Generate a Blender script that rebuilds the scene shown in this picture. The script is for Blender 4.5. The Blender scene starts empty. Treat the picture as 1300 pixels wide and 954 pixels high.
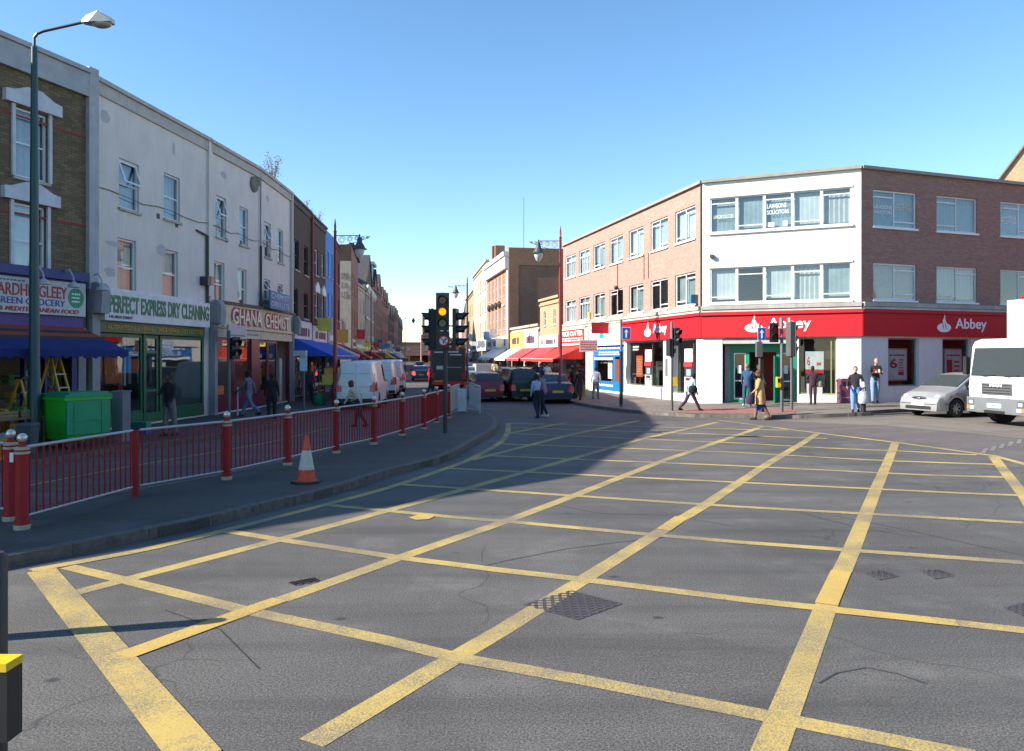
import bpy, bmesh, math, random
from math import sin, cos, pi, radians as R, atan2, sqrt
from mathutils import Vector, Matrix
random.seed(7)
S = bpy.context.scene
C = S.collection
# ---------------------------------------------------------------- camera, sky, sun, exposure
F, CX, HY, EYE = 990.0, 650.0, 454.0, 2.17          # focal length in px of a 1300 px wide frame, horizon row, eye height
cd = bpy.data.cameras.new('camera'); cam = bpy.data.objects.new('camera', cd); C.objects.link(cam)
cam.location = (0, 0, EYE); cam.rotation_euler = (R(90), 0, 0)
cd.sensor_fit = 'HORIZONTAL'; cd.sensor_width = 36; cd.lens = 36*F/1300; cd.shift_y = -23/1300
cd.clip_start = .1; cd.clip_end = 3000
S.camera = cam
SUN_EL, SUN_DIR = 31.0, (-.97, -.24)
w = bpy.data.worlds.new('World'); S.world = w; w.use_nodes = True
nt = w.node_tree; sk = nt.nodes.new('ShaderNodeTexSky'); sk.sky_type = 'NISHITA'; sk.sun_disc = False
sk.sun_elevation = R(SUN_EL); sk.sun_rotation = atan2(SUN_DIR[0], SUN_DIR[1]) % (2*pi)
sk.air_density = 1.0; sk.dust_density = 0.1; sk.ozone_density = 2.6; sk.altitude = 0
hs = nt.nodes.new('ShaderNodeHueSaturation'); hs.inputs['Saturation'].default_value = 1.14; hs.inputs['Hue'].default_value = .497; nt.links.new(sk.outputs[0], hs.inputs['Color']); nt.links.new(hs.outputs[0], nt.nodes['Background'].inputs[0]); nt.nodes['Background'].inputs[1].default_value = .12
sl = bpy.data.lights.new('sun', 'SUN'); sl.energy = 5.0; sl.angle = R(.5); sl.color = (1, .93, .82)
sun = bpy.data.objects.new('sun', sl); C.objects.link(sun)
_d = Vector((-SUN_DIR[0]*cos(R(SUN_EL)), -SUN_DIR[1]*cos(R(SUN_EL)), -sin(R(SUN_EL))))
sun.rotation_euler = _d.to_track_quat('-Z', 'Y').to_euler(); sun.location = (-60, -20, 60)
S.view_settings.view_transform = 'Standard'; S.view_settings.look = 'None'
S.view_settings.exposure = 1.1; S.view_settings.gamma = 1; S.view_settings.use_curve_mapping = False
S.cycles.max_bounces = 6; S.cycles.transparent_max_bounces = 12; S.cycles.caustics_reflective = False; S.cycles.caustics_refractive = False

# ---------------------------------------------------------------- the lie of the land
GX = [6.5+.5*i for i in range(19)]
def _g0(x):
    t = min(1, max(0, (x-7)/7.0)); return .2*t*t*(3-2*t)
def g(x):
    if x <= GX[0]: return _g0(GX[0])
    if x >= GX[-1]: return _g0(GX[-1])
    i = int((x-GX[0])/.5); i = min(i, len(GX)-2); t = (x-GX[i])/.5
    return _g0(GX[i])*(1-t)+_g0(GX[i+1])*t
PV = .12                                              # kerb height
def at(px, py, dz=0.0):
    """ground point (plus dz) seen at a place of the photograph"""
    z = dz
    for _ in range(12):
        Y = F*(EYE-z)/(py-HY); X = (px-CX)*Y/F; z = dz+g(X)
    return Vector((X, Y, z))
def hgt(px_h, Y): return px_h*Y/F

# ---------------------------------------------------------------- materials
def _nodes(name):
    m = bpy.data.materials.new(name); m.use_nodes = True; t = m.node_tree
    return m, t, t.nodes['Principled BSDF']
def _mix(t, a, b, fac=None, f=.5, typ='MIX'):
    n = t.nodes.new('ShaderNodeMix'); n.data_type = 'RGBA'; n.blend_type = typ; n.inputs[0].default_value = f
    for k, v in ((6, a), (7, b)):
        if hasattr(v, 'is_linked'): t.links.new(v, n.inputs[k])
        else: n.inputs[k].default_value = (*v[:3], 1)
    if fac is not None: t.links.new(fac, n.inputs[0])
    return n.outputs[2]
def _noise(t, co, scale, detail=4, rough=.6, dist=0):
    n = t.nodes.new('ShaderNodeTexNoise'); n.inputs['Scale'].default_value = scale; n.inputs['Detail'].default_value = detail
    n.inputs['Roughness'].default_value = rough; n.inputs['Distortion'].default_value = dist
    t.links.new(co, n.inputs['Vector']); return n.outputs[0]
def _ramp(t, v, stops):
    n = t.nodes.new('ShaderNodeValToRGB'); e = n.color_ramp.elements
    while len(e) < len(stops): e.new(.5)
    for i, (p, c) in enumerate(stops):
        e[i].position = p; e[i].color = (c, c, c, 1) if not hasattr(c, '__len__') else (*c[:3], 1)
    t.links.new(v, n.inputs[0]); return n.outputs[0]
def _math(t, op, a, b=None):
    n = t.nodes.new('ShaderNodeMath'); n.operation = op
    for k, v in ((0, a), (1, b)):
        if v is None: continue
        if hasattr(v, 'is_linked'): t.links.new(v, n.inputs[k])
        else: n.inputs[k].default_value = v
    return n.outputs[0]
def _obj(t, scale=(1, 1, 1)):
    c = t.nodes.new('ShaderNodeTexCoord'); mp = t.nodes.new('ShaderNodeMapping'); mp.inputs['Scale'].default_value = scale
    t.links.new(c.outputs['Object'], mp.inputs[0]); return mp.outputs[0]
def _bump(t, p, h, s, d=.01):
    b = t.nodes.new('ShaderNodeBump'); b.inputs['Strength'].default_value = s; b.inputs['Distance'].default_value = d
    t.links.new(h, b.inputs['Height']); t.links.new(b.outputs[0], p.inputs['Normal'])
_mc = {}
def M(name, col=None, rough=.7, metal=0, var=.12, vs=3, bump=0, bs=30, streak=0, emis=0, coat=0):
    if name in _mc: return _mc[name]
    m, t, p = _nodes(name)
    co = _obj(t); n = _noise(t, co, vs)
    lo = [c*(1-var) for c in col]; hi = [min(1, c*(1+var)) for c in col]
    c = _mix(t, lo, hi, _ramp(t, n, [(.3, 0), (.7, 1)]))
    if streak:
        s = _noise(t, _obj(t, (3, 3, .35)), 1.6, 5, .7)
        c = _mix(t, c, [x*.45 for x in col], _ramp(t, s, [(.5, 0), (.8, streak)]))
    t.links.new(c, p.inputs['Base Color']); p.inputs['Roughness'].default_value = rough; p.inputs['Metallic'].default_value = metal
    p.inputs['Coat Weight'].default_value = coat; p.inputs['Coat Roughness'].default_value = .06
    if emis: p.inputs['Emission Color'].default_value = (*col, 1); p.inputs['Emission Strength'].default_value = emis
    if bump: _bump(t, p, _noise(t, co, bs, 6), bump)
    _mc[name] = m; return m
def brick(name, c1, c2, mort, bw=.225, bh=.075, stain=.35, ms=.009):
    if name in _mc: return _mc[name]
    m, t, p = _nodes(name)
    c = t.nodes.new('ShaderNodeTexCoord'); sp = t.nodes.new('ShaderNodeSeparateXYZ'); t.links.new(c.outputs['Object'], sp.inputs[0])
    cb = t.nodes.new('ShaderNodeCombineXYZ'); t.links.new(_math(t, 'ADD', sp.outputs[0], sp.outputs[1]), cb.inputs[0]); t.links.new(sp.outputs[2], cb.inputs[1])
    b = t.nodes.new('ShaderNodeTexBrick'); t.links.new(cb.outputs[0], b.inputs['Vector'])
    b.inputs['Scale'].default_value = 1; b.inputs['Brick Width'].default_value = bw; b.inputs['Row Height'].default_value = bh
    b.inputs['Mortar Size'].default_value = ms; b.inputs['Mortar Smooth'].default_value = .3; b.inputs['Bias'].default_value = -.1
    for k, v in (('Color1', c1), ('Color2', c2), ('Mortar', mort)): b.inputs[k].default_value = (*v, 1)
    n1 = _noise(t, c.outputs['Object'], .7, 6, .65); n2 = _noise(t, c.outputs['Object'], 9, 3)
    col = _mix(t, b.outputs['Color'], [x*.55 for x in c1], _ramp(t, n1, [(.42, 0), (.75, stain)]))
    col = _mix(t, col, [min(1, x*1.5) for x in c2], _ramp(t, n2, [(.55, 0), (.8, .5)]))
    t.links.new(col, p.inputs['Base Color']); p.inputs['Roughness'].default_value = .9
    _bump(t, p, b.outputs['Fac'], -.4, .008)
    _mc[name] = m; return m
def glass(name='window_glass', tint=(.75, .8, .82), rough=.02, refl=1.9):
    if name in _mc: return _mc[name]
    m = bpy.data.materials.new(name); m.use_nodes = True; t = m.node_tree; t.nodes.clear()
    o = t.nodes.new('ShaderNodeOutputMaterial'); mx = t.nodes.new('ShaderNodeMixShader')
    tr = t.nodes.new('ShaderNodeBsdfTransparent'); tr.inputs[0].default_value = (*tint, 1)
    gl = t.nodes.new('ShaderNodeBsdfGlossy'); gl.inputs['Roughness'].default_value = rough; gl.inputs[0].default_value = (.95, .97, 1, 1)
    fr = t.nodes.new('ShaderNodeFresnel'); fr.inputs[0].default_value = refl
    co = _obj(t); bp = t.nodes.new('ShaderNodeBump'); bp.inputs['Strength'].default_value = .06; bp.inputs['Distance'].default_value = .05
    t.links.new(_noise(t, co, .9, 1), bp.inputs['Height']); t.links.new(bp.outputs[0], gl.inputs['Normal'])
    ge = t.nodes.new('ShaderNodeNewGeometry'); fac = _math(t, 'MULTIPLY', fr.outputs[0], _math(t, 'SUBTRACT', 1.0, ge.outputs['Backfacing']))
    t.links.new(fac, mx.inputs[0]); t.links.new(tr.outputs[0], mx.inputs[1]); t.links.new(gl.outputs[0], mx.inputs[2]); t.links.new(mx.outputs[0], o.inputs[0])
    _mc[name] = m; return m
def asphalt(name, dark, light, patch=.25, cracks=True):
    if name in _mc: return _mc[name]
    m, t, p = _nodes(name); co = _obj(t)
    n = _noise(t, co, 62, 3, .95); n2 = _noise(t, co, 130, 2, .9)
    c = _mix(t, dark, light, _ramp(t, _math(t, 'ADD', _math(t, 'MULTIPLY', n, .65), _math(t, 'MULTIPLY', n2, .35)), [(.43, 0), (.5, .38), (.56, 1)]))
    big = _noise(t, _obj(t, (1, .55, 1)), .33, 5, .6)
    c = _mix(t, c, [x*.9 for x in dark], _ramp(t, big, [(.38, patch*1.3), (.60, 0)]))
    c = _mix(t, c, [min(1, x*1.35) for x in light], _ramp(t, _noise(t, co, .9, 6, .7), [(.52, 0), (.75, .3)]))
    st = _noise(t, _obj(t, (.12, 1.6, 1)), 1.0, 4, .6)        # faint tyre-worn bands along the way the traffic turns
    c = _mix(t, c, [x*.55 for x in dark], _ramp(t, st, [(.46, 0), (.70, .42)]))
    # pale chippings and small dark spots
    v = t.nodes.new('ShaderNodeTexVoronoi'); v.inputs['Scale'].default_value = 2.2; t.links.new(co, v.inputs['Vector'])
    c = _mix(t, c, (.45, .44, .42), _ramp(t, v.outputs['Distance'], [(.010, .8), (.018, 0)]))
    v3 = t.nodes.new('ShaderNodeTexVoronoi'); v3.inputs['Scale'].default_value = 1.1; t.links.new(_obj(t, (1, 1.3, 1)), v3.inputs['Vector'])
    c = _mix(t, c, (.015, .015, .016), _ramp(t, v3.outputs['Distance'], [(.03, .8), (.075, 0)]))
    if cracks:
        cn = t.nodes.new('ShaderNodeTexNoise'); cn.inputs['Scale'].default_value = 1.3; cn.inputs['Detail'].default_value = 6; t.links.new(co, cn.inputs['Vector'])
        mv = _mix(t, co, cn.outputs['Color'], f=.35)
        v2 = t.nodes.new('ShaderNodeTexVoronoi'); v2.feature = 'DISTANCE_TO_EDGE'; v2.inputs['Scale'].default_value = .42; t.links.new(mv, v2.inputs['Vector'])
        ck = _ramp(t, v2.outputs['Distance'], [(.001, 1), (.003, 0)])
        gate = _ramp(t, _noise(t, co, .22, 2), [(.46, 0), (.54, .6)])
        c = _mix(t, c, (.02, .02, .022), _math(t, 'MULTIPLY', ck, gate))
    t.links.new(c, p.inputs['Base Color']); p.inputs['Roughness'].default_value = .82
    _bump(t, p, n, .5, .006)
    _mc[name] = m; return m
def paint(name, col, base, wear=.45, fresh=.0):
    """road paint worn through to the asphalt"""
    if name in _mc: return _mc[name]
    m, t, p = _nodes(name); co = _obj(t)
    n = _noise(t, co, 85, 3, .95); b = _noise(t, co, .8, 4, .6)
    s = _math(t, 'ADD', _math(t, 'MULTIPLY', n, 1.0), _math(t, 'MULTIPLY', b, .55))
    fac = _ramp(t, s, [(wear+.33, 1), (wear+.41, 0)])
    fac = _math(t, 'MULTIPLY', fac, .85)
    c = _mix(t, [x*.85 for x in col], col, _noise(t, co, 3, 3))
    c = _mix(t, c, [x*.6 for x in col], _ramp(t, _noise(t, _obj(t, (1, .4, 1)), 2.5, 5, .7), [(.5, 0), (.78, .6)]))
    c = _mix(t, c, base, fac)
    t.links.new(c, p.inputs['Base Color']); p.inputs['Roughness'].default_value = .75
    _bump(t, p, n, .3, .004)
    _mc[name] = m; return m

# ---------------------------------------------------------------- mesh building
class MB:
    def __init__(s, m=None): s.v = []; s.f = []; s.fm = []; s.mats = []; s.m = m
    def _mi(s, m):
        m = m or s.m
        if m not in s.mats: s.mats.append(m)
        return s.mats.index(m)
    def add(s, vs, fs, m=None):
        o = len(s.v); s.v += [tuple(p) for p in vs]; i = s._mi(m)
        for f in fs: s.f.append(tuple(o+k for k in f)); s.fm.append(i)
        return s
    def quad(s, a, b, c, d, m=None): return s.add([a, b, c, d], [(0, 1, 2, 3)], m)
    def box(s, x0, x1, y0, y1, z0, z1, m=None):
        x0, x1 = sorted((x0, x1)); y0, y1 = sorted((y0, y1)); z0, z1 = sorted((z0, z1))
        return s.add([(x0, y0, z0), (x1, y0, z0), (x1, y1, z0), (x0, y1, z0), (x0, y0, z1), (x1, y0, z1), (x1, y1, z1), (x0, y1, z1)],
                     [(0, 3, 2, 1), (4, 5, 6, 7), (0, 1, 5, 4), (1, 2, 6, 5), (2, 3, 7, 6), (3, 0, 4, 7)], m)
    def cyl(s, p, q, r, r2=None, n=10, m=None, cap=True):
        p, q = Vector(p), Vector(q); r2 = r if r2 is None else r2; d = q-p
        if d.length < 1e-6: return s
        z = d.normalized(); a = Vector((0, 0, 1)) if abs(z.z) < .9 else Vector((1, 0, 0)); x = z.cross(a).normalized(); y = z.cross(x)
        vs = []
        for c, rr in ((p, r), (q, r2)):
            for i in range(n): t = 2*pi*i/n; vs.append(c+x*(rr*cos(t))+y*(rr*sin(t)))
        fs = [(i, i+n, (i+1) % n+n, (i+1) % n) for i in range(n)]
        if cap: fs += [tuple(range(n)), tuple(range(2*n-1, n-1, -1))]
        return s.add(vs, fs, m)
    def tube(s, pts, r, n=8, m=None):
        for i in range(len(pts)-1):
            a = r[i] if hasattr(r, '__len__') else r; b = r[i+1] if hasattr(r, '__len__') else r
            s.cyl(pts[i], pts[i+1], a, b, n, m)
        return s
    def sph(s, c, r, n=10, k=7, m=None):
        r = (r, r, r) if not hasattr(r, '__len__') else r; vs = []; fs = []
        for j in range(1, k):
            f = pi*j/k
            for i in range(n): t = 2*pi*i/n; vs.append((c[0]+r[0]*sin(f)*cos(t), c[1]+r[1]*sin(f)*sin(t), c[2]+r[2]*cos(f)))
        vs += [(c[0], c[1], c[2]+r[2]), (c[0], c[1], c[2]-r[2])]; T = len(vs)-2
        for j in range(k-2):
            for i in range(n): fs.append((j*n+i, (j+1)*n+i, (j+1)*n+(i+1) % n, j*n+(i+1) % n))
        for i in range(n): fs.append((T, i, (i+1) % n)); fs.append((T+1, (k-2)*n+(i+1) % n, (k-2)*n+i))
        return s.add(vs, fs, m)
    def lathe(s, prof, c=(0, 0), n=14, m=None, ex=1, ey=1):
        vs = []; fs = []
        for r, z in prof:
            for i in range(n): t = 2*pi*i/n; vs.append((c[0]+r*ex*cos(t), c[1]+r*ey*sin(t), z))
        for j in range(len(prof)-1):
            for i in range(n): fs.append((j*n+i, j*n+(i+1) % n, (j+1)*n+(i+1) % n, (j+1)*n+i))
        fs += [tuple(range(n-1, -1, -1)), tuple((len(prof)-1)*n+i for i in range(n))]
        return s.add(vs, fs, m)
    def prism(s, pts, a, b, axis='y', m=None):
        """2-D outline pushed along an axis: 'y' outline is (x,z), 'x' outline is (y,z), 'z' outline is (x,y)"""
        def P(p, t): return {'y': (p[0], t, p[1]), 'x': (t, p[0], p[1]), 'z': (p[0], p[1], t)}[axis]
        n = len(pts); vs = [P(p, a) for p in pts]+[P(p, b) for p in pts]
        fs = [tuple(range(n)), tuple(range(2*n-1, n-1, -1))]+[(i, i+n, (i+1) % n+n, (i+1) % n) for i in range(n)]
        return s.add(vs, fs, m)
    def build(s, name, parent=None, loc=None, rz=0, smooth=False, ang=38, mat4=None):
        me = bpy.data.meshes.new(name); me.from_pydata(s.v, [], s.f)
        for m in s.mats: me.materials.append(m)
        me.polygons.foreach_set('material_index', s.fm)
        bm = bmesh.new(); bm.from_mesh(me); bmesh.ops.recalc_face_normals(bm, faces=bm.faces) if smooth != 'keep' else None; bm.to_mesh(me); bm.free()
        if smooth and smooth != 'keep':
            me.polygons.foreach_set('use_smooth', [True]*len(me.polygons)); me.set_sharp_from_angle(angle=R(ang))
        me.update()
        return link(name, me, parent, loc, rz, mat4)
def link(name, me, parent=None, loc=None, rz=0, mat4=None):
    o = bpy.data.objects.new(name, me); C.objects.link(o); o.parent = parent
    if mat4 is not None: o.matrix_basis = mat4
    else:
        if loc is not None: o.location = loc
        o.rotation_euler.z = rz
    return o
def tag(o, label, cat, group=None):
    o['label'] = label; o['category'] = cat
    if group: o['group'] = group
    return o
def thing(name, label, cat, loc=(0, 0, 0), rz=0, group=None):
    o = bpy.data.objects.new(name, None); C.objects.link(o); o.location = loc; o.rotation_euler.z = rz; o.empty_display_size = .2
    return tag(o, label, cat, group)
def structure(o, kind='structure'): o['kind'] = kind; return o
def dup(root, loc, rz, label, group=None):
    r = root.copy(); C.objects.link(r); r.location = loc; r.rotation_euler.z = rz; r['label'] = label
    if group: r['group'] = group
    for ch in list(root.children):
        c = ch.copy(); C.objects.link(c); c.parent = r
        for k in list(ch.children): d = k.copy(); C.objects.link(d); d.parent = c
    return r
def text(s, x0, x1, z0, z1, y, mat, parent, mat4=None, bold=.02, name='lettering', ext=.012, shear=0, space=1.0, axis='-y'):
    """flat letters filling the box x0..x1, z0..z1 on a wall that faces local -y"""
    cu = bpy.data.curves.new('lettering', 'FONT'); cu.body = s; cu.size = 1; cu.extrude = .02; cu.offset = bold; cu.shear = shear
    cu.space_character = space; cu.align_x = 'CENTER'; cu.resolution_u = 3; cu.space_line = .85
    to = bpy.data.objects.new('lettering', cu); me = bpy.data.meshes.new_from_object(to); bpy.data.objects.remove(to); bpy.data.curves.remove(cu)
    if not me.vertices: return None
    xs = [v.co.x for v in me.vertices]; ys = [v.co.y for v in me.vertices]; zs = [v.co.z for v in me.vertices]
    ax, bx, ay, by = min(xs), max(xs), min(ys), max(ys); dz = max(zs)-min(zs)
    for v in me.vertices:
        X = x0+(v.co.x-ax)/(bx-ax)*(x1-x0); Z = z0+(v.co.y-ay)/(by-ay)*(z1-z0); Y = y-(v.co.z-min(zs))/dz*ext
        v.co = (X, Y, Z)
    me.materials.clear(); me.materials.append(mat)
    return link(name, me, parent, mat4=mat4)

def sheet(name, polys, dz, m, skirt=0):
    """ground-hugging sheet(s): every outline is cut where the land bends"""
    bm = bmesh.new()
    for p in polys:
        vs = [bm.verts.new((q[0], q[1], 0)) for q in p]
        f = bm.faces.new(vs)
        if skirt:
            n = len(vs); lo = [bm.verts.new((q[0], q[1], -skirt)) for q in p]
            for i in range(n): bm.faces.new((vs[i], lo[i], lo[(i+1) % n], vs[(i+1) % n]))
    bmesh.ops.triangulate(bm, faces=[f for f in bm.faces if len(f.verts) > 4])
    for x in GX:
        bmesh.ops.bisect_plane(bm, geom=bm.verts[:]+bm.edges[:]+bm.faces[:], plane_co=(x, 0, 0), plane_no=(1, 0, 0), dist=1e-5)
    bmesh.ops.recalc_face_normals(bm, faces=bm.faces)
    for v in bm.verts: v.co.z += g(v.co.x)+dz
    me = bpy.data.meshes.new(name); bm.to_mesh(me); bm.free(); me.materials.append(m)
    if skirt == 0:
        for p in me.polygons:
            if p.normal.z < 0: p.flip()
    return link(name, me)
def strip(pts, w, w2=None):
    """polyline to a list of quads of width w"""
    out = []; P = [Vector((p[0], p[1])) for p in pts]; n = len(P); L = []
    for i in range(n):
        a = P[max(0, i-1)]; b = P[min(n-1, i+1)]; d = (b-a).normalized(); nr = Vector((-d.y, d.x))
        ww = w if w2 is None else w+(w2-w)*i/(n-1)
        L.append((P[i]+nr*ww/2, P[i]-nr*ww/2))
    for i in range(n-1): out.append([L[i][0], L[i][1], L[i+1][1], L[i+1][0]])
    return out
def resample(pts, step):
    P = [Vector((p[0], p[1])) for p in pts]; out = [P[0]]; acc = 0
    for a, b in zip(P, P[1:]):
        d = (b-a).length; t = step-acc
        while t <= d: out.append(a+(b-a)*(t/d)); t += step
        acc = (acc+d) % step
    return out
def smooth_line(pts, k=4):
    P = [Vector((p[0], p[1])) for p in pts]; out = []
    for i in range(len(P)-1):
        p0, p1, p2, p3 = P[max(0, i-1)], P[i], P[i+1], P[min(len(P)-1, i+2)]
        for j in range(k):
            t = j/k; out.append(.5*((2*p1)+(-p0+p2)*t+(2*p0-5*p1+4*p2-p3)*t*t+(-p0+3*p1-3*p2+p3)*t*t*t))
    out.append(P[-1]); return out
# ================================================================ GROUND
A_MAIN = asphalt('asphalt_main', (.036, .033, .030), (.20, .186, .168), .3)
A_SIDE = asphalt('asphalt_worn_brown', (.12, .10, .082), (.26, .225, .185), .3, False)
A_DARK = asphalt('asphalt_high_grip', (.075, .062, .06), (.16, .135, .128), .2, False)
A_PAVE = asphalt('pavement_asphalt', (.040, .034, .029), (.125, .107, .09), .3, False)
SLAB = brick('pavement_slabs', (.21, .175, .135), (.27, .235, .185), (.09, .08, .07), .9, .6, .3, .012)
def slab_mat():
    m, t, p = _nodes('pavement_slabs_flat'); co = _obj(t)
    b = t.nodes.new('ShaderNodeTexBrick'); t.links.new(co, b.inputs['Vector']); b.inputs['Scale'].default_value = 1
    b.inputs['Brick Width'].default_value = .75; b.inputs['Row Height'].default_value = .6; b.inputs['Mortar Size'].default_value = .01
    for k, v in (('Color1', (.16, .135, .11)), ('Color2', (.21, .185, .15)), ('Mortar', (.06, .055, .05))): b.inputs[k].default_value = (*v, 1)
    c = _mix(t, b.outputs[0], (.07, .062, .055), _ramp(t, _noise(t, co, 1.1, 6, .7), [(.45, 0), (.75, .6)]))
    c = _mix(t, c, (.03, .03, .03), _ramp(t, _noise(t, co, 14, 2, .5), [(.68, 0), (.74, .8)]))
    t.links.new(c, p.inputs['Base Color']); p.inputs['Roughness'].default_value = .85; return m
SLAB = slab_mat()
KERB = M('kerb_granite', (.12, .10, .085), .8, var=.35, vs=9, bump=.3, bs=40, streak=.5)
YEL = paint('yellow_road_paint', (.53, .375, .10), (.12, .112, .105), .40)
YELF = paint('yellow_road_paint_fresh', (.54, .36, .085), (.10, .095, .09), .32)
WHT = paint('white_road_paint', (.55, .54, .5), (.11, .1, .095), .55)
XS = [-400, -60, -20, 0]+GX+[20, 40, 80, 400]
vs = []; fs = []
for x in XS: vs += [(x, -60, g(x)), (x, 40, g(x)), (x, 600, g(x)), (x, 2500, g(x))]
for i in range(len(XS)-1):
    for j in range(3): fs.append((i*4+j, i*4+j+4, i*4+j+5, i*4+j+1))
mb = MB(A_MAIN); mb.add(vs, fs); structure(mb.build('road'))

# kerb lines, read off the ground where they stand
KL = [(-40, -14), (-18, -1), (-11.8, 8), (-9.65, 14.7), (-9.2, 16.4), (-8.8, 18.2), (-7.8, 20.9), (-7.35, 24.7), (-7.45, 32), (-7.7, 40), (-8.2, 47),
      (-8.9, 54), (-11.9, 75), (-16, 117), (-19.9, 170), (-27.9, 255), (-60, 420)]
KLs = smooth_line(KL)
ki = [at(x, y) for x, y in ((5, 722), (107, 702), (175, 687), (249, 673), (300, 658), (411, 632), (494, 604.6), (563, 586.6), (604.6, 563), (624, 552), (631, 543), (629.6, 535.4), (620, 529.5))]
KI = [(-9.6, 6.9), (-8.6, 6.0), (-7.2, 6.0), (-6.1, 6.9)]+[(p.x, p.y) for p in ki]+[(-1.5, 29.6), (-2.1, 29.4)]
IL = [(-2.55, 27.2), (-2.75, 24.9), (-3.3, 20.6), (-3.72, 18.6), (-4.22, 16.9), (-4.76, 15.0), (-5.35, 13.2), (-6.3, 11.4), (-7.6, 9.6), (-8.9, 8.4)]
ISL = smooth_line(KI+IL, 3)
kr = [at(x, y) for x, y in ((1160, 523), (1110, 527.5), (1060, 530), (1000, 532), (930, 531), (877, 530), (830, 527), (788, 523), (758, 519), (724.7, 512.6))]
KR = [(44, 39.5)]+[(p.x, p.y) for p in kr]+[(1.3, 46), (-.2, 54), (-3.4, 68.5), (-5.6, 82), (-8.6, 110), (-12.8, 170), (-20, 255), (-50, 420)]
KRs = smooth_line(KR, 3)
lp = [(p.x, p.y) for p in KLs]+[(-400, 420), (-400, -14)]
structure(sheet('pavement_near_left_shops', [lp], PV, A_PAVE, .2))
ip = [(p.x, p.y) for p in ISL]
structure(sheet('island_pavement', [ip], PV, A_PAVE, .2))
rp = [(p.x, p.y) for p in KRs]+[(400, 420), (400, 180)]
structure(sheet('pavement_by_the_bank', [rp], PV, SLAB, .2))
def kerb(line, side, w=.15, step=.9, closed=False, name='kerb'):
    P = resample(line, step); polys = []
    for i in range(len(P)-1):
        a, b = P[i], P[i+1]; d = (b-a); L = d.length
        if L < .1: continue
        d /= L; nr = Vector((-d.y, d.x))*side; a2 = a+d*.004-nr*.012; b2 = b-d*.004-nr*.012
        polys.append([a2, b2, b2+nr*w, a2+nr*w])
    return structure(sheet(name, polys, PV+.006, KERB, .18))
def lim(line, y): return [p for p in line if p.y < y]
kerb(lim(KLs, 130), 1); kerb(lim(KRs, 130), -1); kerb(ISL+[ISL[0]], 1)

# box junction
def ln(pts, w, w2=None, sub=3):
    P = [at(*p) for p in pts]; return strip([(p.x, p.y) for p in P], w, w2)
AL = [[(88, 755), (356, 685.3), (493, 648.3), (669, 599), (813, 558), (910, 536.5)], [(146, 836.5), (322, 774.6), (507, 708.5), (640, 663), (724, 631.5), (837, 587), (968, 541.5)],
      [(395, 944), (537, 859), (640, 799), (738, 738), (837.6, 675.6), (895.7, 641), (973, 590), (1037, 551)], [(968, 975), (1012, 864), (1048, 772), (1081, 699), (1111.7, 622), (1136.6, 562.5)],
      [(1261, 580), (1300, 629), (1345, 700)], [(598, 584.5), (674, 565), (729.6, 551), (810, 534.6)], [(646.5, 550.3), (718, 537)]]
BL = [[(86, 720), (157, 737), (314, 776), (488, 813), (582, 836), (746, 865), (1010, 917), (1240, 962)], [(290, 675), (351, 685), (507, 708.5), (640, 725), (738, 736), (940, 761.5), (1037, 772), (1300, 801), (1420, 815)],
      [(410, 641), (580, 657.5), (646.5, 662.8), (824, 679), (940, 689), (1078.5, 699), (1300, 715)], [(501, 615), (580, 620), (940, 644), (1300, 664)], [(569, 594.8), (580, 595.5), (940, 613), (1300, 629.5)],
      [(621.5, 579), (940, 592), (1285, 606.5)], [(635, 563.7), (940, 575), (1267, 590)], [(646, 550.7), (940, 563), (1134, 572.5), (1240, 578)], [(646, 543), (940, 552.8), (1050, 557)], [(646, 538), (760, 540.5), (1000, 546.4)]]
q = []
for l in AL: q += ln(l, .185)
structure(sheet('road_marking_diagonals', q, .003, YEL))
q = []
for l in BL: q += ln(l, .165)
structure(sheet('road_marking_cross_lines', q, .0045, YEL))
bord = [at(*p) for p in ((175, 872), (53, 725))]
bord2 = smooth_line([at(*p).xy for p in ((40, 725), (166, 702), (228, 688), (300, 670.5), (411, 642), (494, 619.5), (566, 595.5), (600, 582), (634, 563), (644, 550), (645.5, 538))], 4)
bord3 = [at(*p).xy for p in ((912, 534), (940, 537.5), (967, 541), (1037, 550), (1136, 562), (1261, 579), (1302, 590), (1400, 622))]
d = (bord[0]-bord[1]).normalized(); bord[0] = bord[0]+d*1.2
structure(sheet('road_marking_border', strip([(bord[0].x, bord[0].y), (bord[1].x, bord[1].y)], .26)+strip(bord2, .16)+strip(bord3, .15), .006, YEL))
fr = ln([(156, 834), (322, 773.5), (355, 762)], .19)+ln([(842, 673.5), (866, 657)], .192)+ln([(1049, 768), (1068, 726)], .19)+ln([(1060, 775.6), (1150, 785), (1215, 792)], .17)
structure(sheet('road_marking_repainted', fr, .0075, YELF))
# double lines at the bank kerb, give-way dashes, stop line on the side road
ykb = [KRs[i]-Vector((0, 0)) for i in range(len(KRs)) if KRs[i].y < 60 and KRs[i].x < 7]
off = []
for i in range(len(ykb)-1):
    d = (ykb[i+1]-ykb[i]).normalized(); off.append(ykb[i]-Vector((-d.y, d.x))*.35)
structure(sheet('road_marking_kerb_line', strip(off, .1), .006, YEL))
structure(sheet('side_road', [[at(*p).xy for p in ((985, 534.5), (1062, 532.5), (1120, 530), (1168, 526.5))]+[Vector((44, 37.5)), Vector((44, 29)), at(1300, 557).xy, at(1130, 541).xy]], .0022, A_SIDE))
structure(sheet('side_road_band', [[at(*p).xy for p in ((880, 534), (985, 535.3), (1130, 541.8), (1300, 558))]+[Vector((44, 28)), Vector((44, 18)), at(1300, 581).xy, at(1136, 558.5).xy, at(1037, 547).xy, at(967, 538.5).xy]], .0015, A_DARK))
dash = []
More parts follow.
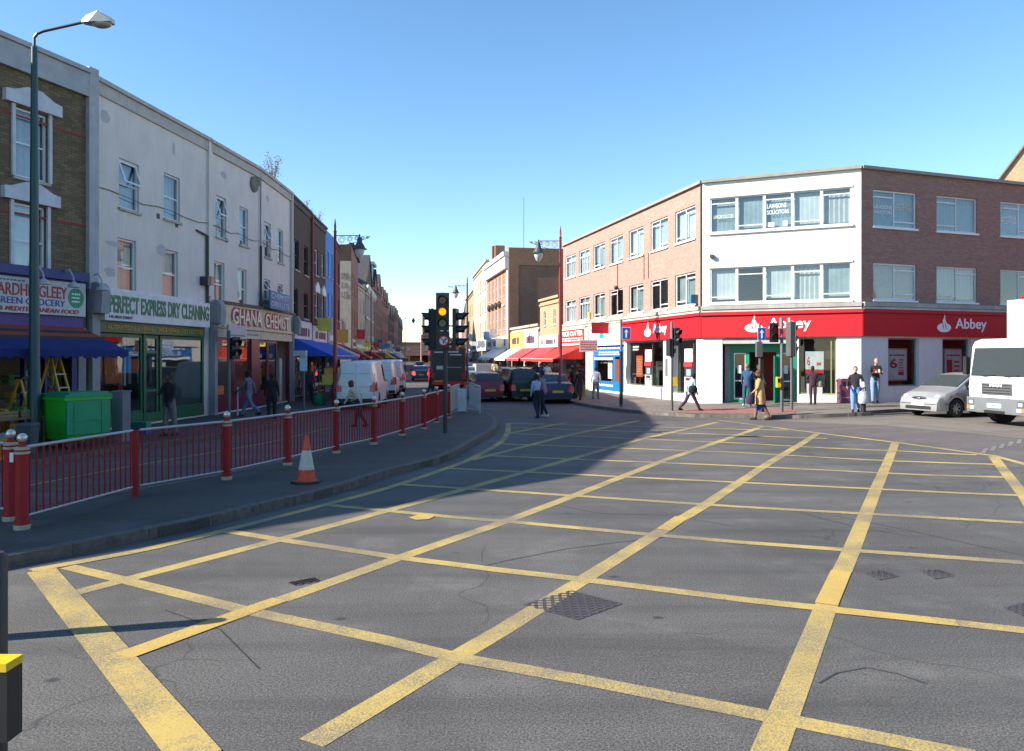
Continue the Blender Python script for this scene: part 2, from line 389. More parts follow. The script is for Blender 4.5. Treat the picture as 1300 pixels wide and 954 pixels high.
for a, b in (((960, 537.3), (1010, 539)), ((1025, 543), (1080, 549)), ((1090, 550.5), (1150, 557)), ((1165, 559), (1235, 568))):
    P = resample([at(*a).xy, at(*b).xy], .9)
    for i in range(len(P)-1): dash.append([(P[i].x, P[i].y), (P[i].x+.3, P[i].y-.03), (P[i].x+.3, P[i].y+.07), (P[i].x, P[i].y+.1)])
for i in range(9):
    p = at(1250+i*11, 573-i*3.0); dash += strip([(p.x-.25, p.y-.35), (p.x+.25, p.y+.35)], .09)
structure(sheet('road_marking_white', dash+ln([(1128, 536), (1180, 541), (1300, 553.5), (1400, 565)], .12)+ln([(612, 519.5), (640, 519.5)], .25)+ln([(612, 525), (645, 525)], .25), .008, WHT))
structure(sheet('road_marking_slip_road', strip([(-8.6, 11.5), (-7.6, 15.5), (-6.2, 19.8), (-5.6, 24)], .1), .004, YEL))
TACT = M('tactile_red_paving', (.24, .11, .085), .85, var=.25, vs=6, bump=.3, bs=25)
structure(sheet('tactile_paving', [[at(x, y, PV).xy for x, y in ((855, 524.5), (945, 526), (1010, 526), (1010, 521), (890, 517))]], PV+.012, TACT))

A_PATCH = asphalt('asphalt_patch', (.032, .028, .026), (.17, .155, .137), .15, False)
def gpoly(pts): return [at(*q).xy for q in pts]
structure(sheet('road_patch', [gpoly(((700, 772), (1000, 830), (980, 905), (560, 835))), gpoly(((1150, 655), (1300, 690), (1420, 740), (1240, 745), (1090, 700)))], .001, A_PATCH))
SEAL = M('crack_sealant', (.03, .028, .028), .6)
structure(sheet('road_crack', ln([(600, 722), (644, 712), (720, 697), (818, 685), (850, 682)], .018)+ln([(1060, 655), (1125, 668), (1200, 684), (1300, 706)], .02)+ln([(1040, 868), (1062, 855), (1100, 848), (1140, 856), (1175, 868)], .016)
    +ln([(975, 640), (1030, 655), (1080, 668), (1165, 683)], .014)+ln([(210, 775), (280, 800), (330, 850)], .012)+ln([(700, 640), (760, 652), (850, 655), (930, 668)], .014), .002, SEAL))
# ================================================================ BUILDINGS
GL = glass(); GLD = glass('shop_glass', (.62, .68, .68), .02, 1.6)
WHITE = M('white_upvc', (.72, .73, .74), .4, var=.05)
CREAMW = M('cream_painted_metal', (.68, .66, .60), .5, var=.08)
DARKF = M('dark_window_frame', (.05, .045, .04), .6)
NET = M('net_curtain', (.40, .43, .41), .95, var=.1, vs=8)
NETW = M('white_blind', (.50, .54, .52), .9, var=.15, vs=1.2)
BLINDG = M('grey_vertical_blind', (.27, .34, .34), .9, var=.25, vs=1.2)
CURT = M('warm_curtain', (.42, .37, .31), .95, var=.12, vs=6)
SILL = M('stone_sill', (.42, .41, .38), .85, streak=.5)
CONC = M('grey_render_band', (.36, .34, .31), .9, var=.2, vs=2, bump=.2, streak=.7)
FELT = M('roof_felt', (.06, .06, .065), .95)
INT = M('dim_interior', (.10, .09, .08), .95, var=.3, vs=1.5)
B_YEL = brick('brown_stock_brick', (.13, .09, .048), (.22, .16, .085), (.09, .072, .05), stain=.5)
B_DRK = brick('dark_brown_brick', (.085, .055, .038), (.12, .08, .055), (.06, .05, .042), stain=.5)
B_PNK = brick('pink_red_brick', (.38, .18, .135), (.45, .245, .195), (.42, .29, .24), stain=.12)
B_PUR = brick('dull_red_brick', (.27, .14, .11), (.35, .20, .16), (.2, .15, .12), stain=.2)
B_GAB = brick('gable_brick', (.27, .135, .08), (.33, .175, .11), (.2, .14, .1), stain=.4)
B_ORG = brick('orange_brick', (.42, .17, .09), (.50, .24, .13), (.4, .3, .22), stain=.2)
B_RED = brick('far_red_brick', (.26, .11, .08), (.32, .15, .11), (.2, .14, .11), stain=.4)
B_SND = brick('sandy_brick', (.36, .27, .15), (.44, .34, .2), (.3, .25, .17), stain=.3)
CREAM = M('cream_render', (.68, .62, .56), .9, var=.07, vs=.9, bump=.12, bs=14, streak=.3)
WRENDER = M('white_render', (.74, .73, .69), .85, var=.05, vs=1.5, bump=.08, bs=12, streak=.14)
BLUEW = M('blue_render', (.08, .26, .62), .8, streak=.3)
PALEST = M('pale_stone', (.44, .39, .31), .9, var=.15, vs=2, streak=.4)
RED = M('bank_red', (.52, .0, .008), .65, var=.04)
WLET = M('white_lettering', (.85, .85, .85), .5, var=.02)

class Fac:
    def __init__(s, p0, p1, name=None, label=None, cat='building', root=None, group=None, z=PV):
        s.p0 = Vector(p0); s.p1 = Vector(p1); d = s.p1-s.p0; s.L = d.length; s.d = d/s.L; s.z = z
        a = atan2(s.d.y, s.d.x)
        if root is None:
            s.root = thing(name, label, cat, (s.p0.x, s.p0.y, z), a, group); s.M = Matrix.Identity(4)
        else:
            s.root = root; s.M = root.matrix_basis.inverted() @ Matrix.Translation((s.p0.x, s.p0.y, z)) @ Matrix.Rotation(a, 4, 'Z')
    def lx(s, px):
        k = (px-CX)/F; return (k*s.p0.y-s.p0.x)/(s.d.x-k*s.d.y)
    def lz(s, px, py): return (HY-py)/F*(s.p0.y+s.lx(px)*s.d.y)+EYE-s.z
    def rect(s, a, b, t, u): m = (a+b)/2; return (s.lx(a), s.lx(b), s.lz(m, u), s.lz(m, t))
    def part(s, mb, name, parent=None, **k):
        return mb.build(name, parent or s.root, mat4=s.M if parent is None else Matrix.Identity(4), **k)
    def text(s, t, x0, x1, z0, z1, y, m, parent=None, **k):
        return text(t, x0, x1, z0, z1, y, m, parent or s.root, mat4=s.M if parent is None else Matrix.Identity(4), **k)
    def wall(s, h, holes, m, depth=8, rev=.14, x0=0, x1=None, z0=-.1, sides=True, top=True, name='wall', revm=None, roofm=None):
        x1 = s.L if x1 is None else x1; mb = MB(m)
        H = [(max(a, x0), min(b, x1), max(c, z0), min(d, h)) for a, b, c, d in holes]
        X = sorted({x0, x1} | {v for q in H for v in q[:2]}); Z = sorted({z0, h} | {v for q in H for v in q[2:]})
        for i in range(len(X)-1):
            for j in range(len(Z)-1):
                cx, cz = (X[i]+X[i+1])/2, (Z[j]+Z[j+1])/2
                if any(a < cx < b and c < cz < d for a, b, c, d in H): continue
                mb.quad((X[i], 0, Z[j]), (X[i+1], 0, Z[j]), (X[i+1], 0, Z[j+1]), (X[i], 0, Z[j+1]))
        r = revm or m
        for a, b, c, d in H:
            mb.quad((a, 0, c), (a, 0, d), (a, rev, d), (a, rev, c), r); mb.quad((b, 0, c), (b, rev, c), (b, rev, d), (b, 0, d), r)
            mb.quad((a, 0, d), (b, 0, d), (b, rev, d), (a, rev, d), r); mb.quad((a, 0, c), (a, rev, c), (b, rev, c), (b, 0, c), r)
        if sides:
            mb.quad((x0, 0, z0), (x0, depth, z0), (x0, depth, h), (x0, 0, h)); mb.quad((x1, 0, z0), (x1, 0, h), (x1, depth, h), (x1, depth, z0))
            mb.quad((x0, depth, z0), (x1, depth, z0), (x1, depth, h), (x0, depth, h))
        if top:
            zt = h-.35; mb.quad((x0, 0, zt), (x1, 0, zt), (x1, depth, zt), (x0, depth, zt), roofm or FELT)
        return s.part(mb, name)
    def window(s, x0, x1, z0, z1, y=.09, fr=None, style='sash', fw=.06, curtain=None, cur=1.0, sill=SILL, g=None, bars=(), openz=None, name='window', sillproud=.07):
        fr = fr or WHITE; mb = MB(fr); e = .003; a, b, c, d = x0+e, x1-e, z0+e, z1-e
        mb.box(a, a+fw, y-.03, y+.03, c, d); mb.box(b-fw, b, y-.03, y+.03, c, d); mb.box(a+fw, b-fw, y-.03, y+.03, c, c+fw); mb.box(a+fw, b-fw, y-.03, y+.03, d-fw, d)
        for k in bars:                                   # ('v', fraction, z-range) or ('h', fraction, x-range)
            lo, hi = k[2] if len(k) > 2 else (0, 1); t = fw*.8
            if k[0] == 'v': X = a+(b-a)*k[1]; mb.box(X-t/2, X+t/2, y-.026, y+.026, c+fw+(d-c-2*fw)*lo, c+fw+(d-c-2*fw)*hi)
            else: Z = c+(d-c)*k[1]; mb.box(a+fw+(b-a-2*fw)*lo, a+fw+(b-a-2*fw)*hi, y-.022, y+.022, Z-t/2, Z+t/2)
        w = s.part(mb, name)
        MB(g or GL).quad((a+fw*.5, y, c+fw*.5), (b-fw*.5, y, c+fw*.5), (b-fw*.5, y, d-fw*.5), (a+fw*.5, y, d-fw*.5)).build('pane', w, smooth='keep')
        if curtain:
            cb = MB(curtain); n = max(6, int((b-a)/.06)); zc = d-(d-c)*cur
            for i in range(n):
                u0, u1 = a+(b-a)*i/n, a+(b-a)*(i+1)/n; fa = .004 if curtain in (BLINDG, NETW) else .016; f0 = fa*sin(i*2.1); f1 = fa*sin((i+1)*2.1)
                cb.quad((u0, y+.14+f0, zc), (u1, y+.14+f1, zc), (u1, y+.14+f1, d), (u0, y+.14+f0, d))
            cb.build('curtain', w)
        if sill: MB(sill).box(x0-.05, x1+.05, -sillproud, .06, z0-.08, z0-.003).build('sill', w)
        return w
SASH = (('h', .5),)
CASE = (('v', .5), ('h', .82, (0, .5)), ('h', .18, (.5, 1)))

def block(p0, p1, h, wm, name, label, bays, storeys, shop=3.9, depth=8, win=(.9, 1.5), fr=None, cur=None, gables=0, group=None, cornice=None, pane=True, top_gap=.9, frame=True):
    """a street building seen from farther off: wall with real openings, windows, cornice"""
    f = Fac(p0, p1, name, label, group=group); L = f.L
    st = (h-top_gap-shop)/storeys; holes = []
    for i in range(bays):
        c = L*(i+.5)/bays
        for k in range(storeys):
            z = shop+st*k+.5*(st-win[1])+.1; holes.append((c-win[0]/2, c+win[0]/2, z, z+win[1]))
    shopn = max(1, round(L/6)); sh = [(L*i/shopn+.25, L*(i+1)/shopn-.25, .35, 2.75) for i in range(shopn)]
    f.wall(h, holes+sh, wm, depth)
    for q in holes:
        f.window(*q, fr=fr, bars=SASH, curtain=cur if random.random() < .6 else None, cur=random.choice((1, 1, .5, .8)), sill=SILL)
    mb = MB(cornice or wm); mb.box(-.02, L+.02, -.16, .2, h-.02, h+.16); mb.box(-.01, L+.01, -.09, .0-.003, h-.38, h-.24); f.part(mb, 'cornice')
    f.sh = sh; f.h = h
    return f
SIGNC = [(.70, .62, .10), (.75, .75, .72), (.55, .05, .05), (.08, .14, .40), (.78, .40, .08), (.10, .35, .18), (.72, .72, .70), (.30, .10, .32), (.12, .30, .55), (.75, .7, .5)]
_sc = 0
WORDS = ['']
def shops(f, cols, awn=None, zt=3.65, proj=.12):
    """painted fascia, glazed front and (sometimes) a blind for every shop opening"""
    for i, (a, b, c, d) in enumerate(f.sh):
        col = cols[i % len(cols)]; m = M('fascia_%d_%d_%d' % tuple(int(v*99) for v in col), col, .5, var=.08)
        sg = f.part(MB(m).box(a-.1, b+.1, -proj, -.004, d+.02, zt), 'shop_sign')
        lum = sum(col)/3; lm = WLET if lum < .4 else M('dark_lettering', (.10, .05, .10), .6)
        # illegible at this distance in the photograph: a row of letter-sized marks
        mk = MB(lm); x = a+.5
        while x < b-.6:
            wd = random.uniform(.12, .3); hh = (zt-d)*.42; mk.box(x, x+wd, -proj-.012, -proj-.003, (d+zt)/2-hh/2, (d+zt)/2+hh/2*random.uniform(.7, 1)); x += wd+random.choice((.05, .06, .25))
        mk.build('lettering', sg)
        f.window(a, b, c, d, fr=M('shopframe', (.3, .28, .26), .5), g=GLD, bars=(('v', .33), ('v', .66)), sill=None, name='shop_window', fw=.07)
        if random.random() < .75:
            cc = random.choice(SIGNC); xx = random.uniform(a, b); z = random.uniform(2.9, 4.3); pj = MB(M('board_%d_%d_%d' % tuple(int(v*99) for v in cc), cc, .6)).box(xx-.05, xx+.05, -.95, -.2, z, z+random.uniform(.45, .9))
            pj.box(xx-.015, xx+.015, -.2, -.004, z+.2, z+.25, DARKF); f.part(pj, 'projecting_sign')
        gb = MB(INT)
        for k in range(9):
            x = random.uniform(a+.2, b-.6); z = random.uniform(.4, 1.9); cc = random.choice(SIGNC)
            gb.box(x, x+random.uniform(.2, .5), .4, .7, z, z+random.uniform(.2, .5), M('goods_%d_%d_%d' % tuple(int(v*99) for v in cc), cc, .7))
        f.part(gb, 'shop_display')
        if awn and awn[i % len(awn)]:
            awning(f, a, b, d+.05, 1.6, .85, awn[i % len(awn)])
def awning(f, a, b, z, out, drop, col, val=.18, parent=None):
    m = M('canvas_%d_%d_%d' % tuple(int(v*99) for v in col), col, .85, var=.12, vs=4)
    mb = MB(m); t = .02; n = 10
    for i in range(n):
        u0, u1 = a+(b-a)*i/n, a+(b-a)*(i+1)/n; s0 = .03*sin(pi*((i*3) % 10)/10); s1 = .03*sin(pi*(((i+1)*3) % 10)/10)
        mb.quad((u0, -.16, z), (u1, -.16, z), (u1, -out, z-drop-s1*.4), (u0, -out, z-drop-s0*.4))
        zz = z-drop
        mb.add([(u0, -out-.004, zz), (u1, -out-.004, zz), (u1, -out-.004, zz-val*.8), ((u0+u1)/2, -out-.004, zz-val), (u0, -out-.004, zz-val*.8)], [(0, 1, 2, 3, 4)])
    mb.add([(a, -.16, z), (a, -out, z-drop), (a, -.16, z-drop)], [(0, 1, 2)]); mb.add([(b, -.16, z), (b, -out, z-drop), (b, -.16, z-drop)], [(0, 1, 2)])
    o = f.part(mb, 'awning') if parent is None else mb.build('awning', parent)
    MB(M('grey_metal', (.4, .4, .4), .5)).cyl((a, -out, z-drop+.02), (b, -out, z-drop+.02), .025).build('awning_bar', o)
    return o

# ---------------- the bank: pink brick wing, white chamfer, dull brick wing
PL, PC0, PC1 = Vector((3.55, 54.0)), Vector((8.4, 34.4)), Vector((14.2, 31.7))
PR = PC1+Vector((.94, .342)).normalized()*30
bank = thing('bank_building', 'three storey pink brick corner building with white rendered chamfer and red bank fascia', 'building', (PC0.x, PC0.y, PV), 0)
bpy.context.view_layer.update()
FA, FB, FC = Fac(PL, PC0, root=bank), Fac(PC0, PC1, root=bank), Fac(PC1, PR, root=bank)
ROOF = FA.lz(891.5, 233.5)
UP = (7.42, 8.93); LO = (4.42, 5.93)
wa = [(718, 731), (735, 748.5), (753.5, 768), (774, 791), (798.5, 817), (826, 848), (857, 883)]
HA = [(FA.lx(a), FA.lx(b), *UP) for a, b in wa]+[(FA.lx(a), FA.lx(b), *LO) for a, b in wa]
GA = [(FA.lx(795.5), FA.lx(842), .55, 2.85), (FA.lx(854.5), FA.lx(884), .35, 2.85), (FA.lx(753), FA.lx(792), .1, 2.85), (.3, FA.lx(746), .05, 2.85)]
FA.wall(ROOF, [(a, b, c, d) for a, b, c, d in HA], B_PNK, 9, x0=0, z0=4.05, name='pink_brick_wall')
FA.wall(4.05, GA, WRENDER, 9, z0=-.1, top=False, sides=False, rev=.3, name='ground_floor_wall')
for i, q in enumerate(HA):
    up = i < 7; k = i % 7
    if k < 2: bars = (('v', .25, (0, .7)), ('v', .5), ('v', .75, (0, .7)), ('h', .72)); fr = WHITE; cu = NETW if up or k == 0 else BLINDG
    else: bars = (('v', .5), ('h', .84, (0, .5) if k % 2 else (.5, 1)), ('h', .16, (.5, 1) if k % 2 else (0, .5))); fr = CREAMW; cu = [None, None, BLINDG, NET, NETW, NET, NETW][k] if up else (None if k in (3, 5) else BLINDG)
    FA.window(*q, fr=fr, bars=bars, curtain=cu, cur=random.choice((1, 1, .9)) if up else .95, sill=CREAMW, fw=.07, name='window')
sa, sb = FB.lx(901.5), FB.lx(1081)
HB = [(sa, sb, 7.50, 9.02), (sa, sb, 4.42, 5.95)]
GB = [(FB.lx(917), FB.lx(1012), .02, 2.88), (FB.lx(1014), FB.lx(1062), .5, 2.88)]
FB.wall(ROOF, HB+GB, WRENDER, 6, rev=.12, x0=.004, x1=FB.L-.004, name='white_rendered_wall')
for j, (a, b, c, d) in enumerate(HB):
    fr = MB(CREAMW); fr.box(a-.06, b+.06, -.05, .1, d+.002, d+.1); fr.box(a-.06, b+.06, -.09, .1, c-.09, c-.002); FB.part(fr, 'window_surround')
    for i in range(5):
        x0, x1 = a+(b-a)*i/5, a+(b-a)*(i+1)/5
        bars = {(0, 0): (('h', .84),), (0, 1): (('h', .16),), (0, 2): (('h', .84),), (0, 3): (('h', .17),), (0, 4): (('h', .84),), (1, 0): (('h', .17),), (1, 1): (('h', .8),), (1, 2): (('h', .17),), (1, 3): (('h', .8),), (1, 4): (('h', .17),)}[(j, i)]
        cu = [[BLINDG, BLINDG, BLINDG, NETW, NET], [NETW, None, NETW, NET, BLINDG]][j][i]
        wn = FB.window(x0, x1, c, d, fr=CREAMW, bars=bars, curtain=cu, cur=[1, 1, 1, .95, .93][i] if j == 0 else [.9, 1, .9, 1, 1][i], sill=None, fw=.055, y=.05)
        if (j, i) == (0, 2):
            text('LAWSONS', x0+.12, x1-.25, d-.62, d-.42, .045, WLET, wn, bold=.0, ext=.004); text('SOLICITORS', x0+.12, x1-.15, d-.88, d-.7, .045, WLET, wn, bold=0, ext=.004)
            MB(WLET).box(x0+.15, x0+.4, .042, .046, c+.12, c+.3).box(x0+.75, x0+.93, .042, .046, c+.12, c+.33).build('sticker', wn)
        if (j, i) == (0, 0): text('LAWSONS SOLICITORS', x0+.15, x1-.15, c+.62, c+.78, .045, M('pale_yellow_lettering', (.75, .72, .5)), wn, bold=0, ext=.004)
wc = [(1108.5, 1163.5), (1189, 1240.5), (1270, 1318), (1345, 1400), (1430, 1500)]
HC = [(FC.lx(a), FC.lx(b), *UP) for a, b in wc]+[(FC.lx(a), FC.lx(b), *LO) for a, b in wc]
GC = [(FC.lx(1127.5), FC.lx(1167), .85, 2.85), (FC.lx(1196.5), FC.lx(1233), .6, 2.85), (FC.lx(1260), FC.lx(1290), .6, 2.85)]
FC.wall(ROOF, HC, B_PUR, 9, z0=4.05, name='dull_brick_wall')
FC.wall(4.05, GC, M('grey_white_render', (.62, .62, .62), .85, var=.04, streak=.15), 9, z0=-.1, top=False, sides=False, rev=.25, name='ground_floor_wall')
for i, q in enumerate(HC):
    up = i < 5; k = i % 5
    bars = (('v', .5), ('h', .82, (0, .5) if (k+i) % 2 == 0 else (.5, 1)), ('h', .17, (.5, 1) if k % 2 == 0 else (0, .5)))
    cu = BLINDG if up else (CURT if k == 0 else (NET if k == 1 else None))
    wn = FC.window(*q, fr=CREAMW if k else WHITE, bars=bars, curtain=cu, cur=1 if k != 1 or up else .9, sill=WHITE, fw=.06)
    if up and k in (0, 2):
        a, b, c, d = q; m_ = (a+b)/2
        text('LAWSONS', a+.12, m_-.1, d-.75, d-.6, .085, WLET, wn, bold=0, ext=.004); text('SOLICITORS', a+.12, m_-.1, d-.95, d-.82, .085, WLET, wn, bold=0, ext=.004)
        if k == 0: text('LAWSONS\nSOLICITORS', m_+.1, b-.2, d-.75, d-.45, .085, M('pale_yellow_lettering'), wn, bold=0, ext=.004)
# coping, ledge, fascia round the three faces
for f, x0, x1 in ((FA, 0, FA.L), (FB, 0, FB.L), (FC, 0, FC.L)):
    f.part(MB(M('roof_coping', (.30, .28, .24), .9, streak=.4)).box(x0-.01, x1+.01, -.14, .25, ROOF+.003, ROOF+.13), 'coping')
    f.part(MB(CONC).box(x0-.02, x1+.02, -.22, -.004, 4.13, 4.30), 'ledge')
    f.part(MB(M('ledge_pale', (.52, .49, .43), .9, streak=.5)).box(x0-.02, x1+.02, -.17, -.004, 4.02, 4.12), 'ledge')
xa = FA.lx(793.5)
def sail_logo(f, parent, cx, cz, r, y, m=WLET):
    """low oval with two rising flame strokes"""
    n = 20; mb = MB(m)
    mb.prism([(cx+r*cos(2*pi*i/n), cz-.28*r+r*.52*sin(2*pi*i/n)) for i in range(n)], y, y-.012)
    return mb
def bank_sign(f, x0, x1, lx0, lx1, tx0, tx1, z0=2.92, z1=4.0):
    sg = f.part(MB(RED).box(x0, x1, -.12, -.004, z0, z1-.12).box(x0, x1, -.2, -.004, z1-.118, z1), 'fascia_sign')
    cx = (lx0+lx1)/2; r = (lx1-lx0)/2; cz = z0+.44
    mb = MB(WLET); n = 20; y = -.125
    mb.prism([(cx+r*cos(2*pi*i/n), cz-.05+r*.50*sin(2*pi*i/n)) for i in range(n)], y, y-.012)
    fl = [(-.30, .0), (-.18, .55), (.02, .95), (.06, 1.25), (.16, .95), (.12, .7), (.32, .30), (.40, .0)]
    mb.prism([(cx+r*u, cz+r*(.12+v*1.0)) for u, v in fl], y-.002, y-.014)
    mb.build('emblem', sg)
    rd = MB(RED)
    for dx in (-.18, .20):
        rd.prism([(cx+r*(dx+.02), cz-r*.25), (cx+r*(dx+.12), cz-r*.22), (cx+r*(dx+.0), cz+r*.25), (cx+r*(dx-.12), cz+r*.6), (cx+r*(dx-.06), cz+r*.15)], y-.015, y-.02)
    rd.build('emblem', sg)
    text('Abbey', tx0, tx1, z0+.22, z0+.80, -.123, WLET, sg, mat4=Matrix.Identity(4), bold=.015, ext=.014)
    return sg
bank_sign(FA, xa, FA.L+.08, FA.lx(821), FA.lx(829.5), FA.lx(832), FA.lx(849.5))
bank_sign(FB, -.07, FB.L+.07, FB.lx(946), FB.lx(969), FB.lx(975.5), FB.lx(1030))
bank_sign(FC, -.07, FC.lx(1284), FC.lx(1186.5), FC.lx(1204), FC.lx(1209.5), FC.lx(1249))
# shopfront glass and the green doorway
DG = M('dark_bronze_frame', (.10, .09, .07), .5); GRN = M('bank_green_paint', (.0, .24, .12), .45)
OR = M('orange_poster', (.75, .15, .05), .6); WP = M('white_poster', (.72, .73, .72), .6); RP = M('red_poster', (.62, .03, .04), .6)
def poster(f, par, x0, x1, z0, z1, y, m, txt=None, tm=None, lines=0):
    mb = MB(m).box(x0, x1, y, y+.02, z0, z1); p = mb.build('poster', par); return p
def lines(mb, x0, x1, z0, z1, y, n):
    for i in range(n):
        z = z1-(z1-z0)*(i+.5)/n; x = x0
        while x < x1-.03:
            wd = random.uniform(.03, .09)*(x1-x0)*2; e = min(x1, x+wd); mb.box(x, e, y-.006, y, z-(z1-z0)/n*.25, z+(z1-z0)/n*.25); x = e+.03*(x1-x0)+.01
    return mb
a, b, c, d = GA[0]
w1 = FA.window(a, b, c, d, fr=DG, g=GLD, bars=(('v', .62),), sill=None, name='bank_window', y=.26, fw=.07)
p1 = MB(OR).box(a+.5, a+1.35, .36, .38, 1.0, 2.15); p1 = p1.build('poster', w1); lines(MB(M('pale_orange_print', (.8, .5, .35), .6)), a+.58, a+1.27, 1.1, 2.0, .358, 7).build('poster_print', w1)
lines(MB(WLET), a+.3, a+1.1, 2.4, 2.7, .25, 2).build('lettering', w1)
def atm(f, par, cx, y):
    mb = MB(M('atm_grey', (.42, .42, .40), .4)).box(cx-.42, cx+.42, y, y+.25, .35, 1.15); mb.box(cx-.42, cx+.42, y+.02, y+.25, 1.15, 1.6, M('atm_dark', (.05, .05, .05), .3))
    mb.box(cx-.3, cx+.3, y-.06, y, .9, .96, M('atm_grey')); mb.box(cx-.25, cx+.25, y-.012, y, .98, 1.1, M('atm_dark')); mb.box(cx-.22, cx+.22, y+.005, y+.02, 1.2, 1.5, M('atm_screen', (.25, .35, .45), .2))
    mb.box(cx-.42, cx+.42, y-.03, y+.25, 1.6, 1.82, RP); mb.box(cx-.40, cx+.40, y, y+.03, 1.84, 2.45, WP)
    return mb.build('cash_machine', par)
atm(FA, w1, a+(b-a)*.52, .20)
MB(GRN).box(a+(b-a)*.66, b-.1, .8, .85, c, d-.2).build('inner_door', w1)
a, b, c, d = GA[1]; w2 = FA.window(a, b, c, d, fr=DG, g=GLD, bars=(('v', .7),), sill=None, name='bank_window', y=.26, fw=.07); atm(FA, w2, a+(b-a)*.52, .18)
FA.part(MB(M('night_safe_metal', (.35, .34, .33), .35, .6)).box(FA.lx(845), FA.lx(848), -.03, -.003, 1.15, 2.0), 'night_safe')
a, b, c, d = GB[0]; x = lambda p: FB.lx(p)
dr = MB(GRN); yy = .55
dr.box(x(925), x(1010), yy-.06, yy+.06, 2.28, 2.62)
for p, q in ((925, 928.5), (945, 949), (984, 988), (1005.5, 1010)): dr.box(x(p), x(q), yy-.055, yy+.055, .02, 2.28)
dr.box(x(928.5), x(945), yy-.05, yy+.05, .02, .2); dr.box(x(988), x(1005.5), yy-.05, yy+.05, .02, .2)
df = FB.part(dr, 'entrance_frame')
for p, q in ((929, 944.5), (988.5, 1005)):
    k = MB(M('silver_frame', (.55, .56, .57), .35, .5)); e = .05
    k.box(x(p), x(p)+e, yy-.03, yy+.03, .2, 2.25); k.box(x(q)-e, x(q), yy-.03, yy+.03, .2, 2.25); k.box(x(p), x(q), yy-.028, yy+.028, 2.2, 2.25); k.box(x(p), x(q), yy-.028, yy+.028, .2, .27); k.box(x(p), x(q), yy-.027, yy+.027, 1.0, 1.05)
    o = k.build('glazed_panel', df); MB(GLD).quad((x(p), yy, .2), (x(q), yy, .2), (x(q), yy, 2.25), (x(p), yy, 2.25)).build('pane', df, smooth='keep')
    MB(WP).box(x(p)+.16, x(p)+.32, yy-.045, yy-.035, 1.35, 1.7).build('notice', df)
MB(GRN).box(x(984.5), x(985.5), -.25, yy-.06, .08, 2.1).box(x(983), x(984.4), -.28, -.2, .08, 2.12).build('open_door', df)
FB.part(MB(M('soffit_grey', (.40, .40, .38), .8)).box(x(917), x(1012), .02, 1.2, 2.64, 2.86).box(x(917), x(924.5), .62, 1.2, .0, 2.6), 'lobby')
FB.part(MB(M('lobby_red', (.35, .03, .03), .8)).box(x(950), x(983), 2.2, 2.25, .02, 2.6).box(x(955), x(962), 2.1, 2.2, .6, 2.0, M('lobby_tan', (.35, .2, .1), .8)), 'lobby_wall')
a, b, c, d = GB[1]; w3 = FB.window(a, b, c, d, fr=M('olive_frame', (.25, .25, .10), .5), g=GLD, bars=(('v', .86),), sill=None, name='bank_window', y=.10, fw=.06)
mb = MB(WP).box(x(1022), x(1045.5), .14, .17, 1.55, 2.30); mb.box(x(1022), x(1045.5), .138, .172, 1.38, 1.55, RP); mb.box(x(1036.5), x(1042), .13, .139, 1.72, 1.84, RP); mb.build('poster', w3)
text('6', x(1024), x(1028), 1.72, 2.08, .136, RP, w3, bold=0, ext=.004)
mb = MB(M('atm_dark')).box(x(1021), x(1047), .2, .5, .75, 1.38); mb.box(x(1024), x(1044), .05, .2, .5, .95, M('atm_grey')); mb.build('cash_machine', w3)
MB(M('dark_lobby_column', (.06, .05, .05), .5)).box(x(1046), x(1062), .5, .6, .5, 2.5).build('dark_backing', w3)
for k, (q, num) in enumerate(((GC[0], '6'), (GC[1], ''), (GC[2], ''))):
    a, b, c, d = q; wn = FC.window(a, b, c, d, fr=M('olive_grey_frame', (.25, .26, .22), .5), g=GLD, bars=(), sill=None, name='bank_window', y=.2, fw=.05)
    x0 = a+(b-a)*(.16 if k == 0 else .28); x1 = a+(b-a)*(.76 if k == 0 else .85)
    mb = MB(M('silver_frame')).box(x0-.06, x1+.06, .3, .34, c+.22, d-.42); mb.box(x0, x1, .28, .3, c+.28, d-.48, WP)
    lines(MB(RP), x0+.1, x1-.1, d-.75, d-.6, .278, 1)
    mb.build('poster', wn); l = MB(RP); lines(l, x0+.1, x1-.1, d-.78, d-.64, .279, 1); 
    if k == 0: text('6', x0+.1, x0+.5, c+.75, d-.85, .275, RP, wn, bold=.02, ext=.004); lines(l, x0+.6, x1-.15, c+.6, d-.85, .279, 5); l.box(x1-.45, x1-.15, .272, .28, c+.45, c+.6)
    else: l.box(x0+.1, x0+.42, .272, .28, c+.5, d-.9); lines(l, x0+.5, x1-.1, c+.6, d-.9, .279, 4)
    l.build('poster_print', wn)
    gb = MB(INT); gb.box(a+.05, a+.5, .6, .9, c, c+.35, M('red_chair', (.5, .04, .03), .6)); gb.box(a+.8, b-.1, .8, 1.1, c, c+.2, M('wood', (.25, .12, .05), .6)); gb.build('window_display', wn)
for f, a, b in ((FA, .3, FA.L-2.2), (FC, .8, FC.L-.5)): f.part(MB(INT).box(a, b, 1.7, 1.8, -.05, 4.0).box(a, b, .35, 1.7, 2.95, 3.0), 'dark_backing')  # added dark panels and ceiling, keep the ground floor windows dark inside
FB.part(MB(INT).box(FB.lx(1013), FB.L-.8, 1.5, 1.6, 0, 4.0).box(.9, FB.L-.8, 2.6, 2.7, 0, 4.0), 'dark_backing')  # added dark panels behind the chamfer glass, block light crossing the rooms
for f, a, b in ((FA, .2, FA.L-2.5), (FB, 1.0, FB.L-1.0), (FC, 1.2, FC.L-.3)): f.part(MB(INT).box(a, b, 2.9, 3.0, 4.2, 9.3).box(a, b, .4, 2.9, 6.6, 6.7), 'upper_light_screen')  # added dark panels and floor, stop the sun lighting the upper rooms
